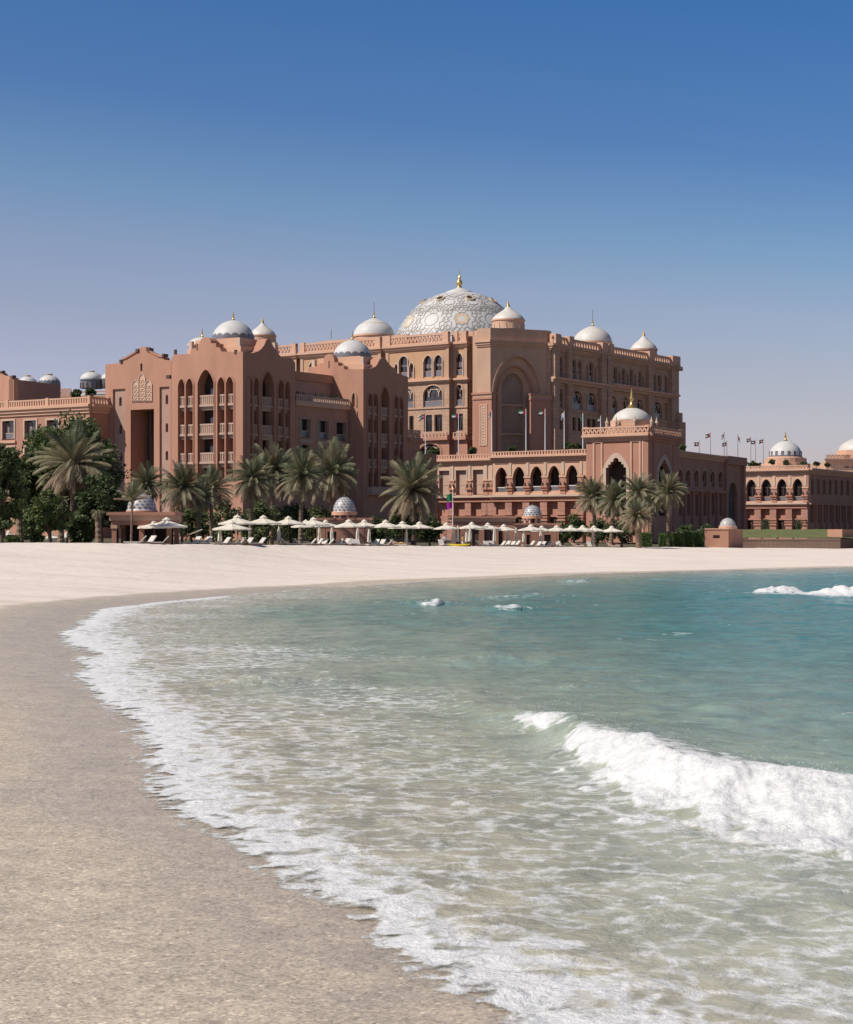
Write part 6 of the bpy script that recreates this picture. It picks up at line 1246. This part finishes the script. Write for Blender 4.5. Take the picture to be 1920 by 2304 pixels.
for i, (px, py, lb) in enumerate(((20, 1194, 'white umbrella glimpsed behind the thick palm trunk at the left edge'), (116, 1199, 'white umbrella glimpsed under the light green bush'), (150, 1198, 'white umbrella glimpsed just left of the tall palm trunk'))):
    Y = 178+i*3; z0 = gz(px, Y); x = X(px, Y); t = thing('beach_umbrella', (x, Y, z0), lb, 'umbrella', 'umbrellas under the trees'); umbrella_mesh(1.1, Zp(py, Y)-z0, Zp(py, Y)-z0-.5, t, x, Y, z0)
def closed_umbrella(px, yt, Y, label):
    z0 = gz(px, Y); x = X(px, Y); h = Zp(yt, Y)-z0; t = thing('closed_umbrella', (x, Y, z0), label, 'umbrella', 'furled cream umbrellas'); q = MB(); rs = random.Random(int(px)); P = []; n = 10; F = []
    rows = ((.10, .30), (.24, .36), (.20, .55), (.17, .75), (.10, .93), (.03, 1.0))
    for r, f in rows:
        for k in range(n): a = 2*math.pi*k/n; s = (1 if k % 2 else .7)*rs.uniform(.9, 1.1); P.append((x+r*s*math.cos(a), Y+r*s*math.sin(a), z0+h*f))
    F = [(j*n+k, j*n+(k+1) % n, (j+1)*n+(k+1) % n, (j+1)*n+k) for j in range(5) for k in range(n)]; q.faces(P, F, CANV); q.build('furled_canopy', t)
    q = MB(); q.tube([(x, Y, z0-.05), (x, Y, z0+h+.12)], .04, 6, WOOD); q.build('pole', t); q = MB(); q.lathe((x, Y, z0), [(.3, -.05), (.3, .08), (.08, .12), (.07, .3)], 10, CONC); q.build('base', t)
CLO = [(495, 1186), (628, 1184), (719, 1186), (747, 1186), (805, 1187), (831, 1190), (915, 1190), (1020, 1186), (1030.6, 1182), (1051, 1188), (1058, 1184), (1113, 1186), (1144, 1190), (1162, 1186), (1179, 1188), (1217, 1190), (1334, 1190)]
for i, (px, yt) in enumerate(CLO): closed_umbrella(px, yt, float(crest(px)[0])+8.2+(i*7 % 5)*.7, 'furled cream umbrella, %s closed one from the left' % ORD[i])
def make_lounger():
    t = thing('sun_lounger', (0, 0, 0), '', 'sun lounger', 'sun loungers on the beach edge')
    q = MB()
    for s in (-.32, .32): q.box(s-.03, s+.03, -1.0, .95, .30, .37, WOOD)
    for y in (-1.0, -.4, .2, .9): q.box(-.29, .29, y, y+.05, .31, .36, WOOD)
    q.build('frame', t)
    for x in (-.32, .32):
        for y in (-.8, .75): l = MB(); l.box(x-.035, x+.035, y-.035, y+.035, 0, .30, WOOD); l.build('leg', t)
    q = MB(); q.box(-.31, .31, -1.0, .28, .38, .48, TOWEL); q.build('mattress', t)
    q = MB(); q.hexa([(-.31, .28, .40), (.31, .28, .40), (.31, .36, .36), (-.31, .36, .36), (-.31, .80, .98), (.31, .80, .98), (.31, .88, .94), (-.31, .88, .94)], TOWEL); q.build('backrest', t)
    q = MB(); q.box(-.25, -.21, .40, .84, .37, .41, WOOD); q.hexa([(-.25, .80, .38), (-.2, .80, .38), (-.2, .85, .38), (-.25, .85, .38), (-.25, .70, .80), (-.2, .70, .80), (-.2, .75, .80), (-.25, .75, .80)], WOOD); q.build('prop', t)
    return t
LOU = [(306, 4), (330, 4), (357, 4), (433, 4), (457, 4), (499, 5), (521, 4), (533, 7), (552, 6), (567, 4), (579, 4), (650, 6), (679, 4), (693, 4), (709, 4), (722, 6), (733, 5), (755, 4), (773, 3.5), (793, 3.5), (807, 4), (839, 4), (853, 4), (866, 5), (997, 3.5), (1088, 4), (1098, 4), (1110, 6), (1124, 5), (1136, 4), (1147, 5), (1157, 3.5), (1190, 3.5), (1206, 5), (1216, 4), (1230, 4), (1246, 3.5), (1261, 4), (1330, 4)]
proto = make_lounger()
for i, (px, off) in enumerate(LOU):
    Y = float(crest(px)[0])+off; z0 = gz(px, Y)+.02; o = proto if i == 0 else copy_tree(proto)
    o.location = (X(px, Y), Y, max(z0, float(crest(px)[1])-.34)); o.rotation_euler = (0, 0, R(random.Random(i).choice((-62, -40, -75, 115, -50, 20, -85)))); o['label'] = 'empty sun lounger with a pale cushion, %s from the left on the beach edge' % ORD[i]
# tilted sunshade, side tables, towels, yellow float
def tilted():
    Y = float(crest(441)[0])+5; x = X(441, Y); z0 = gz(441, Y); t = thing('tilted_sunshade', (x, Y, z0), 'small flat white sunshade tilted to the right, beside the slim green palm', 'sunshade'); q = MB(); w = .55
    q.hexa([(x-w, Y-.5, Zp(1203, Y)), (x+w, Y-.5, Zp(1192, Y)), (x+w, Y+.5, Zp(1192, Y)), (x-w, Y+.5, Zp(1203, Y)), (x-w+.03, Y-.5, Zp(1203, Y)+.06), (x+w, Y-.5, Zp(1192, Y)+.06), (x+w, Y+.5, Zp(1192, Y)+.06), (x-w+.03, Y+.5, Zp(1203, Y)+.06)], CANV); q.build('canopy', t)
    q = MB(); q.tube([(x, Y, z0), (x, Y, Zp(1197, Y))], .03, 6, WOOD); q.build('pole', t)
tilted()
def kayak():
    m = mat('yellow_plastic', (.72, .56, .02), .35, .08, 1, 0, spec=.5); px0, px1 = 1007, 1058; Y = float(crest(1030)[0])+1.2; zc = float(crest(1030)[1]); x0, x1 = X(px0, Y), X(px1, Y); q = MB(); n = 18; P = []; F = []; sec = 10
    for i in range(n+1):
        f = i/n; w = .36*(math.sin(math.pi*min(max(f, .02), .98))**.5); h = .17*(math.sin(math.pi*min(max(f, .02), .98))**.35); rise = .10*(2*f-1)**2
        for k in range(sec): a = 2*math.pi*k/sec; P.append((x0+(x1-x0)*f, Y+w*math.cos(a), zc+.13+rise+h*math.sin(a)*(1 if math.sin(a) < 0 else .6)))
    F = [(i*sec+k, i*sec+(k+1) % sec, (i+1)*sec+(k+1) % sec, (i+1)*sec+k) for i in range(n) for k in range(sec)]; t = thing('kayak', ((x0+x1)/2, Y, zc), 'bright yellow kayak lying on the sand near the beach flagpole', 'kayak'); q.faces(P, F, m); q.build('hull', t, smooth=True)
    q = MB(); c = (x0+x1)/2; ringp = []
    q.lathe((c, Y, zc+.24), [(.30, 0), (.33, .03), (.26, .05), (.22, .02)], 16, BRONZE); q.build('cockpit_rim', t)
kayak()
# ================================================================ flags
RED = mat('flag_red', (.50, .02, .03), .8, .05, 1, 0, trans=.3); GRN = mat('flag_green', (.02, .20, .09), .8, .05, 1, 0, trans=.3); WHT = mat('flag_white', (.72, .72, .72), .8, .03, 1, 0, trans=.3); BLK = mat('flag_black', (.015, .015, .015), .8, .05, 1, 0); PUR = mat('flag_purple', (.35, .02, .30), .8, .05, 1, 0, trans=.3)
def flag(px, yt, yb, Y, label, w=1.9, h=1.1, droop=.35, dirn=-1, style='tri', group='flagpoles on the terrace', seed=0, zb=None, pr=.09):
    x = X(px, Y); z1 = Zp(yt, Y); z0 = Zp(yb, Y) if zb is None else zb; t = thing('flagpole', (x, Y, z0), label, 'flagpole', group); q = MB(); q.tube([(x, Y, z0), (x, Y, (z0+z1)/2), (x, Y, z1)], [pr, pr*.85, pr*.6], 8, METG if 'right' in group else METW); q.lathe((x, Y, z1), [(pr*.6, 0), (pr*1.3, .08), (0, .2)], 8, GOLD); q.build('pole', t)
    def cloth(zt, style, name):
        rs = random.Random(seed); m = MB(); nx, nz = 10, 6; ph = rs.uniform(0, 6); P = []
        for j in range(nz+1):
            for i in range(nx+1):
                f = i/nx; g = j/nz; P.append((x+dirn*(pr+f*w*(1-.25*droop)), Y+.16*math.sin(ph+f*7+g*1.4)*f**.5, zt-g*h-droop*w*f**1.2+.10*math.sin(ph+f*6)*f))
        for j in range(nz):
            for i in range(nx):
                mt = (RED if i < 3 else (GRN, GRN, WHT, WHT, BLK, BLK)[j]) if style == 'tri' else ((GRN if (i+j) % 9 else WHT) if style == 'green' else WHT if style == 'white' else GRN if style == 'solid' else PUR)
                m.faces([P[j*(nx+1)+i], P[j*(nx+1)+i+1], P[(j+1)*(nx+1)+i+1], P[(j+1)*(nx+1)+i]], [(0, 1, 2, 3)], mt)
        m.build(name, t)
    if style == 'beach': cloth(Zp(1110, Y), 'solid', 'flag'); h = .8; cloth(Zp(1129, Y), 'purple', 'flag')
    else: cloth(z1-.15, style, 'flag')
    return t
for i, (px, yt, yb, Y, dr, w, st, lb) in enumerate(((957.7, 929, 1030, 424, .45, 1.6, 'tri', 'in front of the wide arch'), (1032, 929, 1026, 418, .1, 1.5, 'tri', 'left of the carved pier'), (1107, 923, 1018, 412, 1.1, .8, 'tri', 'hanging limp at the portal edge'), (1184, 920, 1016, 412, .12, 1.7, 'tri', 'before the giant portal'), (1227, 920, 1013, 408, .3, 1.5, 'tri', 'right of the portal'), (1270, 926, 1010, 408, .9, .8, 'white', 'limp and white above the clipped bush'), (1312, 930, 1010, 404, 1.2, .6, 'green', 'green and limp beside the pavilion balustrade'), (1352, 936, 975, 404, .6, .7, 'tri', 'behind the pavilion dome'))):
    flag(px, yt, yb, Y, 'white flagpole on the arcade terrace, its flag %s' % lb, w, 1.15, dr, -1, st, seed=i, pr=.11)
for i, (px, yt, yb, Y, dr, d, lb) in enumerate(((1573.7, 993, 1022, 430, .15, -1, 'lowest at the left, above the shaded arcade'), (1599, 974, 1024, 430, .15, -1, 'tall, second from the left above the shaded arcade'), (1630, 974, 1028, 432, .8, -1, 'tall with a steeply hanging flag above the end bay'), (1636, 993, 1028, 436, .3, -1, 'short, close behind the steeply hanging one'), (1660.6, 979, 1028, 434, 1.3, 1, 'with a narrow limp flag above the blank end bay'), (1690, 984, 1046, 475, .35, -1, 'left of the three beside the far dome'), (1700.6, 990, 1046, 480, .05, -1, 'middle of the three beside the far dome'), (1718, 987, 1046, 478, .3, -1, 'right of the three beside the far dome'))):
    flag(px, yt, yb, Y, 'slim flagpole with a striped flag, %s' % lb, 1.15 if dr < .6 else .7, .95, dr, d, 'tri', 'flagpoles behind the right arcades', 30+i, pr=.10)
Yb = float(crest(1019)[0])+10; flag(1019, 1100, 1222, Yb, 'tall beach flagpole flying a green flag over a purple one', .7, .9, .15, -1, 'beach', 'beach flagpole', 55, zb=gz(1019, Yb), pr=.05)
# ================================================================ people
def skin(name, V, E, rad, mt, parent, loc, rot, sc=1.0):
    """one continuous body surface grown over a posed skeleton"""
    me = bpy.data.meshes.new(name); me.from_pydata(V, E, []); o = bpy.data.objects.new(name, me); COL.objects.link(o); s = o.modifiers.new('skin', 'SKIN'); s.use_smooth_shade = True
    for i, d in enumerate(me.skin_vertices[0].data): d.radius = (rad[i], rad[i]); d.use_root = i == 0
    o.modifiers.new('sub', 'SUBSURF').render_levels = 1; o.modifiers['sub'].levels = 1
    dg = bpy.context.evaluated_depsgraph_get(); nm = bpy.data.meshes.new_from_object(o.evaluated_get(dg)); nm.name = name; bpy.data.objects.remove(o)
    nm.materials.clear(); nm.materials.append(mt); c = bpy.data.objects.new(name, nm); COL.objects.link(c); c.parent = parent; return c
def skeleton(J):
    V, E, Rr, idx = [], [], [], {}
    def add(k, p, r, par=None):
        idx[k] = len(V); V.append(tuple(p)); Rr.append(r)
        if par is not None: E.append((idx[par], idx[k]))
    P = lambda k: Vector(J[k])
    add('pel', P('pel'), .145); add('waist', P('pel').lerp(P('chest'), .45), .125, 'pel'); add('chest', P('chest'), .15, 'waist'); add('neck', P('neck'), .058, 'chest'); add('chin', P('neck').lerp(P('head'), .5), .078, 'neck'); add('head', P('head'), .098, 'chin'); add('crown', P('head')+(P('head')-P('neck')).normalized()*.075, .07, 'head')
    fw = Vector(J['face']); add('nose', P('head')+fw*.115-(P('head')-P('neck')).normalized()*.02, .017, 'head')
    for s in 'lr':
        add('sh'+s, P('sh'+s), .062, 'chest'); add('el'+s, P('el'+s), .044, 'sh'+s); add('wr'+s, P('wr'+s), .030, 'el'+s); d = (P('wr'+s)-P('el'+s)).normalized(); pl = P('wr'+s)+d*.06; add('pa'+s, pl, .034, 'wr'+s); o = d.orthogonal().normalized()
        for k, (a, ln) in enumerate(((-.03, .075), (-.01, .088), (.01, .082), (.03, .065))): add('f%d' % k+s, pl+d*(.03+ln*.5)+o*a, .0095, 'pa'+s); add('g%d' % k+s, pl+d*(.03+ln)+o*a*1.2+d.cross(o)*.012, .0085, 'f%d' % k+s)
        add('th'+s, pl+d*.02-o*.055, .011, 'pa'+s)
        add('hp'+s, P('hp'+s), .088, 'pel'); add('kn'+s, P('kn'+s), .058, 'hp'+s); add('an'+s, P('an'+s), .038, 'kn'+s); add('to'+s, P('to'+s), .034, 'an'+s)
    return V, E, Rr
STAND = dict(pel=(0, 0, .94), chest=(0, .01, 1.30), neck=(0, .0, 1.48), head=(0, -.02, 1.635), face=(0, -1, 0), shl=(-.18, .0, 1.41), shr=(.18, .0, 1.41), ell=(-.25, .02, 1.14), elr=(.26, .02, 1.14), wrl=(-.22, -.1, .92), wrr=(.24, -.08, .90), hpl=(-.095, 0, .88), hpr=(.095, 0, .88), knl=(-.11, -.02, .49), knr=(.11, .02, .49), anl=(-.12, .02, .08), anr=(.12, .06, .08), tol=(-.13, -.12, .04), tor=(.14, -.08, .04))
WALK = dict(STAND, knl=(-.1, -.16, .5), anl=(-.1, -.14, .08), tol=(-.1, -.28, .05), knr=(.1, .1, .5), anr=(.1, .34, .14), tor=(.1, .26, .05), wrl=(-.24, .1, .92), wrr=(.22, -.3, 1.0), elr=(.25, -.06, 1.15))
LIE = dict(pel=(0, 0, .52), chest=(0, .36, .66), neck=(0, .52, .80), head=(0, .62, .92), face=(0, -.6, .8), shl=(-.18, .46, .72), shr=(.18, .46, .72), ell=(-.30, .26, .56), elr=(.30, .26, .56), wrl=(-.26, .0, .54), wrr=(.26, .02, .54), hpl=(-.095, -.05, .51), hpr=(.095, -.05, .51), knl=(-.11, -.46, .66), knr=(.11, -.5, .53), anl=(-.11, -.84, .52), anr=(.12, -.92, .52), tol=(-.12, -.92, .62), tor=(.13, -.98, .64))
SIT = dict(STAND, pel=(0, 0, .46), chest=(0, -.04, .82), neck=(0, -.06, 1.0), head=(0, -.09, 1.15), shl=(-.18, -.05, .93), shr=(.18, -.05, .93), ell=(-.25, -.14, .68), elr=(.25, -.14, .68), wrl=(-.16, -.36, .58), wrr=(.16, -.36, .58), hpl=(-.095, -.06, .46), hpr=(.095, -.06, .46), knl=(-.12, -.46, .48), knr=(.12, -.46, .48), anl=(-.12, -.44, .08), anr=(.12, -.44, .08), tol=(-.13, -.58, .04), tor=(.14, -.58, .04))
def garment(name, J, keys, edges, rads, mt, t): V = [J[k] for k in keys]; skin(name, V, [(keys.index(a), keys.index(b)) for a, b in edges], rads, mt, t, None, None)
def person(px, Y, J, label, rot, top=None, bottom=None, hair=HAIR, zoff=0, zabs=None):
    z0 = (gz(px, Y) if zabs is None else zabs)+zoff; t = thing('person', (X(px, Y), Y, z0), label, 'person'); V, E, Rr = skeleton(J); b = skin('body', V, E, Rr, SKIN, t, None, None)
    if top: garment('shirt', J, ['chest', 'pel', 'shl', 'shr', 'ell', 'elr'], [('chest', 'pel'), ('chest', 'shl'), ('chest', 'shr'), ('shl', 'ell'), ('shr', 'elr')], [.175, .165, .085, .085, .065, .065], top, t)
    if bottom: garment(bottom[0], J, ['pel', 'hpl', 'hpr', 'knl', 'knr']+(['anl', 'anr'] if bottom[0] == 'trousers' else []), [('pel', 'hpl'), ('pel', 'hpr'), ('hpl', 'knl'), ('hpr', 'knr')]+([('knl', 'anl'), ('knr', 'anr')] if bottom[0] == 'trousers' else []), [.165, .11, .11, .085, .085]+([.065, .065] if bottom[0] == 'trousers' else []), bottom[1], t)
    hd = Vector(J['head']); nk = (hd-Vector(J['neck'])).normalized(); fw = Vector(J['face']); c = hd+nk*.035-fw*.022; q = MB(); BASE[t] = Vector((0, 0, 0))
    P = []; F = []
    for i in range(7):
        for k in range(12):
            th = R(18*i); a = 2*math.pi*k/12; sd_ = fw.cross(nk); P.append(c+(nk*math.cos(th)+(fw*math.cos(a)+sd_*math.sin(a))*math.sin(th)*.95)*.125)
    F = [(i*12+k, i*12+(k+1) % 12, (i+1)*12+(k+1) % 12, (i+1)*12+k) for i in range(6) for k in range(12) if not (i > 3 and (k in (11, 0, 1)))]
    q.faces(P, F, hair); q.build('hair', t, smooth=True)
    q = MB()
    for s in (-1, 1): e = hd+fw*.095+fw.cross(nk)*.034*s; q.lathe(e-Vector((0, 0, .008)), [(.004, 0), (.010, .005), (.010, .011), (.004, .016)], 6, HAIR)
    q.build('eyes', t); t.rotation_euler = (0, 0, rot); return t
cyn = lambda px, o: float(crest(px)[0])+o
DK = mat('dark_cloth', (.03, .025, .035), .9, .2, 4, 0); WC = mat('white_cloth', (.68, .66, .64), .9, .05, 4, 0); YC = mat('yellow_cloth', (.60, .42, .12), .9, .1, 4, 0); RC = mat('maroon_cloth', (.14, .03, .04), .9, .1, 4, 0)
person(1001, cyn(1001, 6.5), STAND, 'person in a white top and dark maroon trousers standing left of the kayak', .5, WC, ('trousers', RC))
person(929, cyn(929, 7.5), WALK, 'bare-chested person in dark shorts walking under the umbrella left of the flagpole', -.9, None, ('shorts', DK))
person(1042, cyn(1042, 6), STAND, 'person in a yellow top standing behind the yellow kayak', 1.2, YC, ('shorts', WC))
ztop = lambda px: float(crest(px)[1])-.30
for px, lb, sh in ((1298, 'sunbather in dark shorts reclining left of the last four umbrellas', DK), (1378, 'sunbather reclining beneath the rightmost umbrella', DK), (896, 'sunbather in orange-yellow shorts reclining beneath the sunlit palm', YC)):
    Y = cyn(px, 3.5); o = copy_tree(proto); o.location = (X(px, Y), Y, ztop(px)); o.rotation_euler = (0, 0, R(82)); o['label'] = 'sun lounger under the %s' % lb.split(' reclining')[0]+(' at far right' if px > 1350 else ' by the palm' if px < 900 else ' in the middle right')
    person(px, Y, LIE, lb, R(82), None, ('shorts', sh), zabs=ztop(px))
